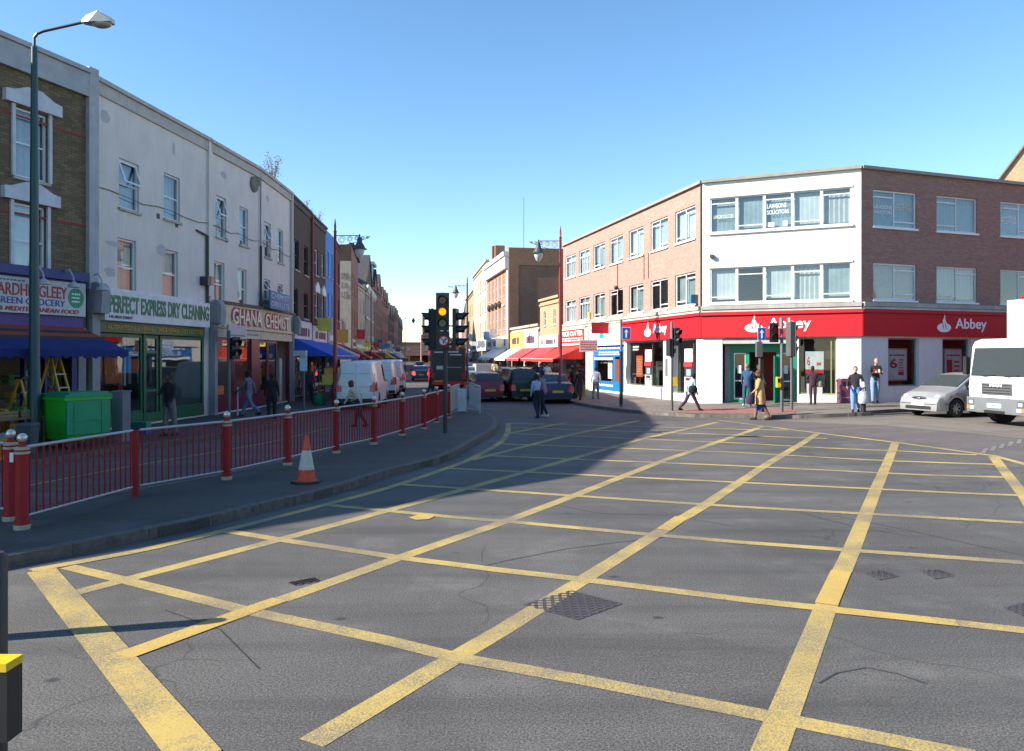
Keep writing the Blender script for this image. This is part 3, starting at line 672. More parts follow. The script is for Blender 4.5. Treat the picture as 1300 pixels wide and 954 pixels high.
# upper details of the pink wing
FA.part(MB(M('yellow_box', (.7, .5, .05), .5)).box(FA.lx(749), FA.lx(750.5), -.12, -.003, 4.5, 4.85), 'alarm_box')
FA.part(MB(M('camera_blue', (.05, .2, .3), .4)).box(FA.lx(883.5), FA.lx(886.5), -.35, -.003, 4.45, 4.85), 'alarm_box')
FA.part(MB(DARKF).tube([(FA.lx(784.5), -.03, 7.3), (FA.lx(784.5), -.03, 6.1)], .02).sph((FA.lx(784.5), -.12, 6.0), .12), 'lantern')
FA.part(MB(DARKF).cyl((FA.lx(818), -.02, 6.1), (FA.lx(818), -.02, 7.4), .02, n=6).cyl((FA.lx(823.5), -.02, 6.1), (FA.lx(823.5), -.02, 7.4), .02, n=6), 'cable')
FA.part(MB(DARKF).cyl((FA.L-.05, -.05, 4.3), (FA.L-.05, -.05, ROOF), .03), 'downpipe')
FB.part(MB(DARKF).box(.35, .5, -.18, -.003, 6.4, 6.55), 'security_camera')
# the two small shops in the pink wing
xs0, xs1 = FA.lx(749), FA.lx(793)
BLU = M('shop_blue', (.01, .16, .55), .45)
sg = FA.part(MB(WP).box(xs0, xs1-.02, -.15, -.004, 2.75, 3.98), 'shop_sign')
MB(M('bright_blue', (.01, .30, .85), .5)).box(FA.lx(764.5), FA.lx(769.5), -.165, -.151, 3.18, 3.82).build('emblem', sg)
lines(MB(M('pale_blue_print', (.3, .55, .8), .5)), FA.lx(765), FA.lx(769.5), 2.88, 3.05, -.151, 1).build('lettering', sg)
mb = MB(BLU); a, b = FA.lx(753.5), FA.lx(791)
mb.box(a, b, .02, .1, 2.1, 2.72); mb.box(a, a+.25, .02, .12, .1, 2.1); mb.box(b-.35, b, .02, .12, .1, 2.1); mb.box(a+.25, b-.35, .02, .12, .1, .65); mb.box(FA.lx(778), FA.lx(780.5), .02, .12, .65, 2.1)
mb.box(b-1.5, b-.4, .03, .1, .3, 1.95, M('rust_door', (.20, .05, .03), .5))
bs = FA.part(mb, 'blue_shopfront')
lm = MB(WLET); lines(lm, a+.5, b-.4, 2.5, 2.68, .02, 1); lines(lm, a+.9, b-.3, 2.16, 2.42, .02, 2); lm.box(a+.1, b-1.6, .0, .02, 1.9, 2.05); lines(lm, a+.5, b-1.6, .3, .52, .02, 1); lm.build('lettering', bs)
mb = MB(WP); 
for p, q in ((766, 771), (773, 777.5)): mb.box(FA.lx(p), FA.lx(q), .3, .32, .8, 1.85)
mb.build('poster', bs)
# red shop
xr0, xr1 = FA.lx(713.5), FA.lx(745.5)
sg = FA.part(MB(M('sign_cream', (.75, .70, .5), .5)).box(xr0, xr1, -.15, -.004, 2.85, 4.0), 'shop_sign')
MB(M('sign_red', (.72, .03, .02), .5)).box(xr0+.12, xr1-.12, -.165, -.151, 3.0, 3.88).build('sign_face', sg)
text('PRICE CUTTER', xr0+.4, xr1-.4, 3.46, 3.78, -.166, WLET, sg, mat4=Matrix.Identity(4), bold=.03)
lm = MB(WLET); lines(lm, xr0+.4, xr1-.4, 3.08, 3.38, -.166, 2); lm.build('lettering', sg)
awning(FA, xr0, xr1-.2, 2.78, 2.2, .85, (.70, .03, .02))
FA.part(MB(M('sign_cream')).box(xr1, xr1+.3, -.1, -.003, .0, 3.9), 'pilaster')
gb = MB(INT)
for k in range(26):
    xx = random.uniform(.4, xr1-.6); z = random.uniform(.1, 2.2); cc = random.choice(SIGNC); gb.box(xx, xx+random.uniform(.2, .6), .1, .5, z, z+random.uniform(.15, .5), M('goods_%d_%d_%d' % tuple(int(v*99) for v in cc), cc, .7))
FA.part(gb, 'shop_display')
# projecting signs on the wing
FA.part(MB(RED).box(FA.lx(777)-.02, FA.lx(777)+.02, -1.25, -.2, 3.42, 4.05), 'projecting_sign')
# ---------------- brick gable house behind the bank at the right edge
f = Fac((33.6, 54), (42.2, 48.6), 'gabled_house', 'pale stock brick gable end rising behind the dull brick bank wing', group=None)
mb = MB(B_SND); Lh = f.L; mb.add([(0, 0, 0), (Lh, 0, 0), (Lh, 0, 12.0), (Lh*.3, 0, 18.6), (0, 0, 14.2), (0, 9, 0), (Lh, 9, 0), (Lh, 9, 12.0), (Lh*.3, 9, 18.6), (0, 9, 14.2)],
       [(0, 1, 2, 3, 4), (5, 9, 8, 7, 6), (0, 4, 9, 5), (1, 6, 7, 2)]); f.part(mb, 'wall')
f.part(MB(B_RED).add([(-.1, -.2, 14.15), (Lh*.3, -.2, 18.7), (Lh*.3, 9.1, 18.7), (-.1, 9.1, 14.15), (-.1, -.2, 14.0), (Lh*.3, -.2, 18.5), (Lh*.3, 9.1, 18.5), (-.1, 9.1, 14.0)], [(0, 1, 2, 3), (0, 4, 5, 1), (3, 2, 6, 7)]).add([(Lh*.3, -.2, 18.7), (Lh+.1, -.2, 11.9), (Lh+.1, 9.1, 11.9), (Lh*.3, 9.1, 18.7)], [(0, 1, 2, 3)]), 'roof')
# ================================================================ LEFT ROW
ROWH = 9.72
def simple_windows(f, rects, cur, fr=None, bars=SASH, name='window', pane=None, sill=SILL, tilt=()):
    out = []
    for i, q in enumerate(rects):
        w_ = f.window(*q, fr=fr or WHITE, bars=bars, curtain=cur[i % len(cur)], cur=1 if i % 2 else .95, sill=sill, name=name, y=.1, fw=.055)
        if i in tilt:                                  # top-hung vent standing open
            a, b, c, d = q; m_ = c+(d-c)*.52
            mb = MB(fr or WHITE); z1 = d-.06; y1 = -.16; e = .05
            def L(u, v): return (a+.05+(b-a-.1)*u, .06+(y1-.06)*(1-v), m_+(z1-m_)*v)
            for u0, u1, v0, v1 in ((0, .09, 0, 1), (.91, 1, 0, 1), (.09, .91, 0, .08), (.09, .91, .92, 1)):
                A, B, Cc, D = L(u0, v0), L(u1, v0), L(u1, v1), L(u0, v1)
                mb.quad(A, B, Cc, D); mb.quad(*[(p[0], p[1]+.03, p[2]) for p in (A, B, Cc, D)])
            s_ = mb.build('open_sash', w_)
        out.append(w_)
    return out
def parapet(f, m, h=ROWH, drop=.55, proj=.1, cap=.12, x0=0, x1=None, capm=None):
    x1 = f.L if x1 is None else x1
    f.part(MB(m).box(x0-.005, x1+.005, -proj, -.004, h-drop, h), 'cornice'); f.part(MB(capm or m).box(x0-.006, x1+.006, -proj-.07, .3, h+.003, h+cap), 'coping')
PLEAD = M('pilaster_grey', (.30, .30, .31), .85, streak=.4)
def corbel(f, x, w_=.32, z0=0, z1=4.2, m=None):
    mb = MB(m or PLEAD); mb.box(x-w_/2, x+w_/2, -.16, -.006, z0, z1-.95)
    n = 8; pr = [(-.02, z1-.95), (-.42, z1-.95), (-.46, z1-.45)]+[(-.24-.22*cos(pi*i/n), z1-.45+.35*sin(pi*i/n)) for i in range(1, n)]+[(-.02, z1-.45)]
    mb.prism(pr, x-w_/2-.02, x+w_/2+.02, 'x'); f.part(mb, 'corbel')

# grocer: brown brick house, runs out of the frame on the near side
FG = Fac((-15.0, 10.4), (-11.53, 21.12), 'grocer_building', 'brown stock brick terrace with white window pediments above the blue grocer shop')
up = FG.rect(18, 60.5, 141, 228); lo = FG.rect(16, 58.5, 260, 354)
H = [up, lo]+[(a-dx, b-dx, c, d) for a, b, c, d in (up, lo) for dx in (3.4, 6.8)]
SF = (.3, FG.L-.55, .05, 3.05)
FG.wall(ROWH, H+[SF], B_YEL, 9, rev=.12)
simple_windows(FG, H, (NET, NETW), tilt=())
for a, b, c, d in H:
    mb = MB(M('painted_stone', (.55, .57, .60), .85, streak=.2)); e = .16
    mb.box(a-.09, a-.003, -.06, -.003, c, d+.04); mb.box(b+.003, b+.09, -.06, -.003, c, d+.04)
    mb.prism([(a-.32, d+.04), (b+.32, d+.04), (b+.32, d+.33), (b+.1, d+.36), ((a+b)/2+.2, d+.52), ((a+b)/2-.2, d+.52), (a-.1, d+.36), (a-.32, d+.33)], -.14, -.004)
    FG.part(mb, 'pediment')
FG.part(MB(M('red_string_course', (.30, .05, .04), .9)).box(-.0, FG.L, -.012, -.002, up[3]-.25, up[3]-.2).box(-.0, FG.L, -.012, -.002, lo[3]-.3, lo[3]-.25), 'string_course')
parapet(FG, M('grey_parapet', (.38, .39, .40), .85, streak=.25), drop=.62, h=ROWH, proj=.12)
FG.part(MB(M('pale_pier', (.40, .40, .41), .9, streak=.3)).box(FG.L-.02, FG.L+.3, -.13, .5, 3.9, ROWH+.2), 'pier')
NAVY = M('shop_navy', (.012, .03, .16), .5, var=.15); PURP = M('purple_board', (.09, .05, .22), .6)
x0, x1 = 1.2, FG.L-.28
mb = MB(NAVY).box(x0, x1, -.25, -.004, 3.12, 4.28).box(x0, x1, -.42, -.2503, 4.05, 4.28)
fs_ = FG.part(mb, 'shop_fascia')
sx0, sx1 = FG.lx(-75), FG.lx(98)
zt, zb = 4.0, 3.13
mb = MB(M('sign_pale', (.50, .52, .52), .5)).box(sx0, sx1, -.29, -.2515, zb, zt); sg = FG.part(mb, 'shop_sign')
I4 = Matrix.Identity(4); LR = M('lettering_red', (.42, .03, .03), .5); LB = M('lettering_blue', (.04, .07, .32), .5); LG = M('lettering_green', (.01, .16, .07), .5)
text('KARDHINGLEEY', FG.lx(-24), FG.lx(74), zb+.42, zb+.72, -.292, LR, sg, mat4=I4, bold=.01)
text('GREEN GROCERY', FG.lx(-20), FG.lx(71.5), zb+.22, zb+.38, -.292, LB, sg, mat4=I4, bold=.005)
text('CARIBBEAN & MEDITERRANEAN FOOD', FG.lx(-70), FG.lx(89), zb+.05, zb+.16, -.292, LR, sg, mat4=I4, shear=.25, bold=.02)
cx = FG.lx(85.5); n = 20; mb = MB(M('lettering_bright_green', (.0, .25, .12), .5)).prism([(cx+.24*cos(2*pi*i/n), zb+.47+.26*sin(2*pi*i/n)) for i in range(n)], -.292, -.30)
lines(mb, cx-.12, cx+.12, zb+.32, zb+.6, -.301, 1); mb.build('emblem', sg)
lines(MB(WLET), cx-.14, cx+.14, zb+.33, zb+.62, -.302, 3).build('emblem_print', sg)
lines(MB(LG), FG.lx(-20), FG.lx(20), zt-.12, zt-.05, -.292, 1).build('lettering', sg)
for p in (28, 67, 104):
    X = FG.lx(p); mb = MB(M('grey_metal', (.4, .4, .4), .5)).tube([(X, -.4, 4.25), (X, -.55, 4.3), (X, -.68, 4.1), (X, -.7, 3.95)], .02); mb.lathe([(.04, 3.98), (.14, 3.9), (.15, 3.84)], (X, -.7)); FG.part(mb, 'spot_lamp')
FG.part(MB(PURP).box(x0, x1, -.2, -.004, 2.84, 3.115), 'blind_box')
FG.part(MB(NAVY).box(FG.L-.55, FG.L-.38, -.1, .1, .0, 2.84), 'pilaster')
FG.part(MB(PLEAD).box(FG.L-.36, FG.L-.12, -.12, .1, .0, 2.84), 'pilaster')
def stripe_awning(f, a, b, z, out, drop):
    m1, m2, m3 = M('canvas_blue', (.006, .02, .13), .85, var=.1), M('canvas_red', (.32, .06, .03), .85), M('canvas_brown', (.05, .035, .03), .85)
    mb = MB(m1); bands = [(0, .16, m2), (.16, .28, m3), (.28, .42, m2), (.42, .56, m3), (.56, 1, m1)]
    for u, v, m in bands: mb.quad((a, -.2-out*u, z-drop*u), (b, -.2-out*u, z-drop*u), (b, -.2-out*v, z-drop*v), (a, -.2-out*v, z-drop*v), m)
    n = 34; zz = z-drop; yy = -.2-out-.003
    for i in range(n):
        u0, u1 = a+(b-a)*i/n, a+(b-a)*(i+1)/n
        mb.add([(u0, yy, zz+.02), (u1, yy, zz+.02), (u1, yy, zz-.14), ((u0*.75+u1*.25), yy, zz-.19), ((u0*.5+u1*.5), yy, zz-.2), ((u0*.25+u1*.75), yy, zz-.19), (u0, yy, zz-.14)], [(0, 1, 2, 3, 4, 5, 6)], m1)
    mb.add([(b, -.2, z), (b, -.2-out, z-drop), (b, -.2, z-drop*.9)], [(0, 1, 2)], m3)
    return f.part(mb, 'awning')
stripe_awning(FG, x0, FG.L-.3, 2.84, 1.5, .62)
# open shop interior: posts, racks, crates seen as parts of the stall
gb = MB(INT)
for k in range(60):
    X = random.uniform(2, FG.L-.9); z = random.uniform(.1, 2.0); cc = random.choice([(.4, .3, .05), (.3, .05, .04), (.05, .2, .06), (.35, .35, .33), (.04, .08, .3), (.25, .12, .04)])
    gb.box(X, X+random.uniform(.1, .35), .35, .6, z, z+random.uniform(.08, .3), M('goods_%d_%d_%d' % tuple(int(v*99) for v in cc), cc, .7))
for z in (.5, 1.0, 1.5): gb.box(1.5, FG.L-.8, .3, .8, z, z+.03)
FG.part(gb, 'shop_display')
FG.part(MB(NAVY).box(FG.lx(29), FG.lx(32.5), -.05, .1, 0, 2.84).box(FG.lx(57), FG.lx(60), .0, .12, 0, 2.84), 'shop_post')
# chimney pots over the parapet
mb = MB(M('terracotta', (.30, .14, .08), .9))
for p in (19, 31, 35): X = FG.lx(p)-.9; mb.lathe([(.13, ROWH-.1), (.11, ROWH+.42), (.14, ROWH+.44), (.14, ROWH+.5)], (X, 1.2), 10)
mb.box(FG.lx(14)-1.2, FG.lx(40)-.8, .9, 1.5, ROWH-.4, ROWH+.02); FG.part(mb, 'chimney')
# corner block beyond the frame's left edge: its roof edge throws the shade that lies across the junction
FO = Fac((-21.5, 3.9), (-15.02, 10.38), 'corner_building', 'brown brick corner building outside the frame at the near end of the left terrace')
H = [(1+i*2.2, 1.9+i*2.2, z, z+1.5) for i in range(4) for z in (4.6, 7.2)]
FO.wall(ROWH, H+[(.6, 4.2, .4, 2.9), (4.8, 8.6, .4, 2.9)], B_YEL, 6); simple_windows(FO, H, (NET, NETW)); FO.sh = [(.6, 4.2, .4, 2.9), (4.8, 8.6, .4, 2.9)]; shops(FO, [(.1, .1, .3), (.6, .6, .5)]); parapet(FO, M('grey_parapet'))

# dry cleaner
FD = Fac((-11.50, 21.28), (-10.72, 27.57), 'dry_cleaner_building', 'cream rendered terrace house above the green dry cleaning shop')
H = [FD.rect(151, 176.5, 205, 267), FD.rect(208, 228.5, 223, 280), FD.rect(149, 173, 304, 375), FD.rect(206, 226, 318, 379)]
SF = (.12, FD.L-.32, .05, 2.78)
FD.wall(ROWH-.05, H+[SF], CREAM, 9, rev=.16)
simple_windows(FD, H, (BLINDG, BLINDG, CURT, CURT), tilt=(0,))
parapet(FD, M('cream_parapet', (.46, .43, .39), .9, streak=.5), h=ROWH-.05, drop=.34, proj=.06)
FD.part(MB(CREAM).box(-.14, .1, -.08, -.004, 4.0, ROWH-.06), 'pier')
corbel(FD, .02); 
zb, zt = 3.08, 3.92; a = FD.lx(120.5); b = FD.lx(256)
sg = FD.part(MB(M('sign_white', (.62, .62, .63), .5)).box(a, b, -.3, -.06, zb, zt).box(a, b, -.0595, -.004, zb, zt+.1), 'shop_sign')
text('PERFECT EXPRESS DRY CLEANING', FD.lx(126), FD.lx(254.5), zb+.22, zt-.12, -.302, LG, sg, mat4=I4, bold=.03)
text('145 HIGH STREET', FD.lx(126), FD.lx(156), zb+.07, zb+.15, -.302, M('dark_lettering', (.08, .08, .08), .5), sg, mat4=I4)
GD = M('cleaner_green', (.005, .115, .055), .45, var=.15)
fs_ = FD.part(MB(GD).box(a, b, -.12, -.004, 2.76, zb-.003), 'shop_fascia')
text('ALTERATIONS & REPAIR    SHOE REPAIR   KEY CUTTING', FD.lx(131), FD.lx(253), 2.84, 2.98, -.122, M('gold_lettering', (.55, .28, .03), .5), fs_, mat4=I4)
x = FD.lx
w_ = FD.window(SF[0], x(182), .35, 2.74, fr=GD, g=GLD, sill=None, name='shop_window', y=.05, fw=.1)
mb = MB(M('orange_notice', (.62, .14, .03), .6)).box(x(139), x(160), .12, .14, 1.3, 2.05); mb.build('poster', w_)
MB(WP).box(x(170), x(171.5), .3, .5, 1.2, 2.7).build('light_tube', w_)
FD.part(MB(GD).box(SF[0], SF[1], .0, .12, .05, .35).box(x(182), x(185), -.02, .12, .05, 2.78), 'stall_riser')
dr = FD.window(x(185), x(203), .1, 2.74, fr=GD, g=GLD, sill=None, name='shop_door', y=.08, fw=.1, bars=(('h', .35), ('h', .8)))
w_ = FD.window(x(204), SF[1], .35, 2.74, fr=GD, g=GLD, sill=None, name='shop_window', y=.05, fw=.1)
mb = MB(WP); lines(mb, x(205), x(222), 2.3, 2.68, .04, 3); mb.build('lettering', w_)
text('SHOES\nREPAIR', x(206), x(220), 2.15, 2.5, .045, WP, w_, mat4=I4, bold=.02, ext=.004)
gb = MB(INT); gb.box(SF[0]+.2, SF[1]-.2, 2.2, 2.3, 0, 2.7); gb.box(x(206), x(240), .8, 1.4, .35, 1.1, M('counter_green', (.05, .12, .09), .6)); gb.box(x(140), x(165), .5, .8, .35, .9, M('wood', (.25, .12, .05), .6)); gb.box(x(166), x(172), .4, .6, .3, 1.2, RP)
for k in range(16):
    X = random.uniform(SF[0]+.3, SF[1]-.6); cc = random.choice([(.2, .2, .22), (.25, .05, .05), (.08, .1, .2), (.4, .38, .33)]); gb.box(X, X+.16, 1.3, 1.7, 1.2, 2.1, M('goods_%d_%d_%d' % tuple(int(v*99) for v in cc), cc, .7))
FD.part(gb, 'shop_display')
FD.part(MB(DARKF).cyl((FD.L-.22, -.07, 3.9), (FD.L-.22, -.07, 6.3), .045).cyl((FD.L-.22, -.09, 6.3), (FD.L-.9, -.04, 6.4), .035), 'downpipe')
FD.part(MB(M('alarm_dark', (.04, .04, .05), .4)).box(FD.L-.62, FD.L-.38, -.3, -.004, 4.55, 4.85).box(FD.L-.37, FD.L-.16, -.28, -.004, 4.58, 4.88, M('alarm_orange', (.6, .25, .1), .5)), 'alarm_box')
FD.part(MB(CREAM).box(FD.L-.14, FD.L+.1, -.09, -.004, 4.2, ROWH+.1), 'pier')

# chemist: two cream houses over one shop
FE = Fac((-10.70, 27.60), (-10.3, 31.7), 'chemist_building', 'cream rendered terrace house with peeling cornice above the left half of the chemist shop')
H = [FE.rect(274, 287.3, 250, 302), FE.rect(304, 315, 264, 312), FE.rect(272, 285, 333, 390), FE.rect(302, 313, 341.5, 393)]
SF = (.35, FE.L, .05, 3.1)
FE.wall(ROWH-.08, H+[SF], CREAM, 9, rev=.16, sides=True)
simple_windows(FE, H, (BLINDG, NET, NETW, NETW), tilt=(0,))
parapet(FE, M('cream_parapet'), h=ROWH-.08, drop=.3, proj=.08)
FE.part(MB(M('crumbled_render', (.20, .18, .14), .95, var=.4, vs=14, bump=.8, bs=12)).sph((FE.lx(321.5), -.05, ROWH-.75), (.34, .1, .32), 9, 6).sph((FE.lx(324.5), -.08, ROWH-.6), (.2, .12, .2), 8, 6), 'broken_cornice')
corbel(FE, .12)
F4 = Fac((-10.298, 31.72), (-10.36, 36.5), 'chemist_house', 'cream rendered terrace house beside dark brick with a blue sign above the chemist shop')
H4 = [F4.rect(335.7, 343.8, 283, 327), F4.rect(352.6, 359.5, 292, 334), F4.rect(335, 343, 355, 381), F4.rect(352, 359, 361, 386)]
F4.wall(ROWH-.08, H4+[(0, F4.L-.4, .05, 3.1)], CREAM, 9, rev=.16)
simple_windows(F4, H4, (NET, BLINDG, NET, BLINDG), tilt=(0, 2, 3))
parapet(F4, M('cream_parapet'), h=ROWH-.08, drop=.3, proj=.08)
F4.part(MB(DARKF).cyl((.06, -.07, 4.0), (.06, -.07, 6.6), .05).cyl((.06, -.06, 6.6), (.06, -.06, ROWH), .03, m=PLEAD), 'downpipe')
F4.part(MB(M('pale_pipe', (.55, .53, .5), .7)).cyl((F4.L-.08, -.09, 4.0), (F4.L-.08, -.09, ROWH-.1), .07), 'downpipe')
a, b = F4.lx(327.5), F4.lx(353)
sb_ = F4.part(MB(M('sign_blue', (.02, .11, .30), .5)).box(a, b, -.5, -.44, 4.05, 4.78).box(a+.1, a+.16, -.44, -.004, 4.2, 4.3, DARKF).box(b-.16, b-.1, -.44, -.004, 4.2, 4.3, DARKF), 'blue_sign')
text('CHEMIST', a+.1, b-.1, 4.48, 4.7, -.502, M('pale_blue_lettering', (.35, .50, .62), .5), sb_, mat4=I4, bold=.01); text('OPEN LATE', a+.1, b-.1, 4.14, 4.36, -.502, M('pale_blue_lettering'), sb_, mat4=I4, bold=.01)
# shared shopfront, built on the first house's line (the two walls meet at a slight angle)
MRN = M('chemist_maroon', (.12, .012, .035), .4); GOLDC = M('sign_cream_old', (.55, .50, .36), .6, var=.15, vs=5); LMR = M('lettering_maroon', (.28, .01, .05), .5)
def chem(f, a, b, first):
    sg = f.part(MB(GOLDC).box(a, b, -.18, -.004, 3.12, 4.05).box(a, b, -.26, -.1805, 4.0, 4.1, DARKF), 'shop_sign')
    f.part(MB(GOLDC).box(a, b, -.1, -.004, 2.78, 3.1), 'shop_fascia')
    return sg
sg = chem(FE, FE.lx(270), FE.L, True)
mb = MB(M('faded_green_panel', (.28, .40, .30), .6, var=.5, vs=7)).box(FE.lx(271), FE.lx(281), -.195, -.181, 3.16, 3.95); mb.build('emblem', sg)
def plate_text(t, f, a, b, z0, z1, sg):
    text(t, a-.1, b-.03, z0-.05, z1+.05, -.183, LMR, sg, mat4=I4, bold=.11, ext=.008); text(t, a+.04, b+.0, z0, z1, -.195, M('lettering_cream', (.78, .72, .55), .5), sg, mat4=I4, bold=.015)
plate_text('GHANA', FE, FE.lx(288.5), FE.L-.12, 3.3, 3.88, sg)
sg = chem(F4, 0, F4.L-.1, False)
plate_text('CHEMIST', F4, .22, F4.lx(361), 3.28, 3.86, sg)
MB(LG).prism([(F4.lx(366.5)+.28*cos(2*pi*i/16), 3.58+.4*sin(2*pi*i/16)) for i in range(16)], -.195, -.183).build('emblem', sg)
for f, u, v in ((FE, FE.lx(292), FE.L-.3), (F4, .3, 2.0)):
    pass
ft = [o for o in FE.root.children if o.name.startswith('shop_fascia')][0]
lines(MB(M('grey_blue_print', (.25, .22, .3), .6)), FE.lx(306), FE.L-.2, 2.86, 3.02, -.101, 1).build('lettering', ft)
x = FE.lx
for f, a, b in ((FE, .36, x(296)), (FE, x(297), x(318)), (F4, .02, 1.25), (F4, 1.3, 2.6)):
    w_ = f.window(a, b, .6, 2.76, fr=MRN, g=GLD, sill=None, name='shop_window', y=.05, fw=.09)
    rs = random.uniform(a+.3, b-.6)
    if f is FE and a < 1:
        MB(M('sign_black', (.02, .02, .025), .4)).box(.45, x(283), .03, .045, 2.35, 2.72).box(.5, x(282), .02, .03, 2.13, 2.33, RP).box(.42, x(285), .025, .04, .62, 1.02, M('orange_notice')).build('poster', w_)
        text('AGFA', .5, x(277), 2.55, 2.68, .028, WP, w_, mat4=I4, ext=.004)
    else:
        for z in (1.05, 1.3, 1.55, 1.8): MB(RP).prism([(rs+.18+.2*cos(2*pi*i/12), z+.13*sin(2*pi*i/12)) for i in range(12)], .12, .13).build('poster', w_)
        MB(WP).box(rs-.02, rs+.4, .12, .13, 2.02, 2.2).build('poster', w_)
    MB(M('shop_light', (1, .78, .35), emis=2.2)).box(a+.15, b-.15, 1.2, 1.25, 2.58, 2.66).build('light_tube', w_)
    gb = MB(INT); 
    for z in (.7, 1.1, 1.5, 1.9):
        gb.box(a+.1, b-.1, 1.3, 1.5, z, z+.02); u = a+.1
        while u < b-.3: cc = random.choice([(.5, .5, .48), (.4, .1, .08), (.1, .2, .35), (.5, .4, .15), (.2, .35, .3)]); gb.box(u, u+.14, 1.3, 1.42, z+.02, z+.25, M('goods_%d_%d_%d' % tuple(int(v*99) for v in cc), cc, .7)); u += .18
    f.part(gb, 'shop_display')
FE.part(MB(MRN).box(.1, FE.L, .0, .12, .05, .6).box(x(318), FE.L, -.05, .12, .6, 2.78), 'stall_riser'); F4.part(MB(MRN).box(0, 2.6, .0, .12, .05, .6).box(4.3, 4.45, -.05, .12, 0, 2.78), 'stall_riser')
FE.part(MB(PLEAD).box(-.02, .08, -.2, .0-.004, 0, 3.0), 'pilaster')
F4.part(MB(M('door_pale', (.45, .47, .5), .6)).box(3.2, 3.55, .06, .1, .1, 2.0), 'shop_door')
sgn = FE.part(MB(M('photo_sign', (.30, .36, .42), .4)).box(x(258.5)+.02, x(283), -.9, -.82, 2.72, 3.2), 'projecting_sign')
lines(MB(LG), x(262), x(281), 2.78, 2.88, -.901, 1).build('lettering', sgn)

# brown brick pair with dark windows
F5 = Fac((-10.37, 36.55), (-10.66, 41.2), 'brown_brick_house', 'dark brown brick house with black window openings beside the cream terrace')
H = [F5.rect(373.8, 379.3, 305, 343), F5.rect(386, 391, 313, 350), F5.rect(372.5, 378, 366, 402), F5.rect(385.5, 391, 372, 405)]
F5.wall(ROWH-.1, H+[(.3, F5.L-.3, .05, 2.8)], B_DRK, 9); simple_windows(F5, H, (None,), fr=DARKF)
parapet(F5, M('dark_coping', (.10, .09, .08), .9), h=ROWH-.1, drop=.25, proj=.06)
F5.sh = [(.3, F5.L-.3, .1, 2.8)]; shops(F5, [(.55, .56, .6)], zt=3.85); corbel(F5, .0, z1=4.1)
awning(F5, .1, F5.L, 2.95, 2.0, .85, (.015, .09, .5))
F6 = Fac((-10.67, 41.25), (-10.98, 45.95), 'brown_brick_house', 'dark brown brick house with small white window pediments and a red downpipe')
H = [F6.rect(399.6, 403.8, 317, 350), F6.rect(408, 411.3, 323, 352), F6.rect(399.6, 403.8, 372, 404), F6.rect(408, 411.3, 376, 406)]
F6.wall(ROWH-.15, H+[(.3, F6.L-.3, .05, 2.8)], B_DRK, 9); simple_windows(F6, H, (NET, BLINDG))
for a, b, c, d in H[2:]: F6.part(MB(WP).prism([(a-.15, d), (b+.15, d), (b+.15, d+.3), ((a+b)/2, d+.6), (a-.15, d+.3)], -.1, -.004), 'pediment')
F6.part(MB(M('red_pipe', (.30, .03, .03), .6)).cyl((.06, -.1, 3.8), (.06, -.1, ROWH-.2), .07), 'downpipe')
parapet(F6, M('dark_coping'), h=ROWH-.15, drop=.25, proj=.06); F6.sh = [(.3, F6.L-.3, .1, 2.8)]; shops(F6, [(.6, .58, .55)], zt=3.75); awning(F6, .1, F6.L, 2.9, 1.9, .8, (.02, .1, .45))
F7 = Fac((-11.0, 46.0), (-11.25, 49.3), 'blue_house', 'bright blue rendered house squeezed between dark brick houses')
H = [(.5, 1.2, 6.9, 8.4), (2.0, 2.7, 6.9, 8.4), (.5, 1.2, 4.5, 5.9), (2.0, 2.7, 4.5, 5.9)]
F7.wall(ROWH-.1, H+[(.3, 3, .05, 2.8)], BLUEW, 9); simple_windows(F7, H, (NETW,)); F7.sh = [(.3, 3, .1, 2.8)]; shops(F7, [(.3, .32, .3)]); awning(F7, .1, F7.L, 2.9, 1.6, .7, (.4, .4, .38))
F8 = Fac((-11.27, 49.35), (-11.9, 54.0), 'brown_brick_house', 'last dark brick house of the curved left terrace beside the blue house')
H = [(1, 1.8, 6.9, 8.4), (3, 3.8, 6.9, 8.4), (1, 1.8, 4.5, 5.9), (3, 3.8, 4.5, 5.9)]
F8.wall(ROWH-.3, H+[(.3, F8.L-.3, .05, 2.8)], B_DRK, 9); simple_windows(F8, H, (None,)); parapet(F8, M('dark_coping'), h=ROWH-.3, drop=.2, proj=.05); F8.sh = [(.3, F8.L-.3, .1, 2.8)]; shops(F8, [(.55, .5, .4)]); awning(F8, .1, F8.L, 2.95, 2.2, .9, (.35, .03, .04))

# ================================================================ FAR STREET, LEFT
f = Fac((-13.6, 66), (-15.6, 79), 'cream_gable_building', 'cream gable wall with faded painted sign beyond the side street')
h = 11.6
f.wall(h, [(2+i*3.2, 2.9+i*3.2, z, z+1.6) for i in range(4) for z in (4.8, 7.8)]+[(.5, 5.8, .1, 2.8), (6.6, 12, .1, 2.8)], B_RED, 9, sides=False)
for i in range(4):
    for z in (4.8, 7.8): f.window(2+i*3.2, 2.9+i*3.2, z, z+1.6, bars=SASH, curtain=NET)
f.part(MB(PALEST).box(-.02, .12, .02, 9, 0, h-1.4).box(-.02, .12, .02, 9, h-1.4, h, B_DRK).box(12.85, 13.02, .0, 9, 0, h, B_RED).box(-.02, 13.0, 8.8, 9, 0, h, B_RED), 'gable_wall')
gt = [(f.L*0, 0)]
fs2 = Fac((-13.6-8.5, 65.9), (-13.6, 65.95), root=f.root)
for t, z in (('BREWERY', 8.9), ('ALES &', 8.1), ('STOUT', 7.3)):
    fs2.text(t, 6.7, 8.3, z-.2, z+.3, -.08, M('faded_dark_lettering', (.16, .13, .11), .9), ext=.01)
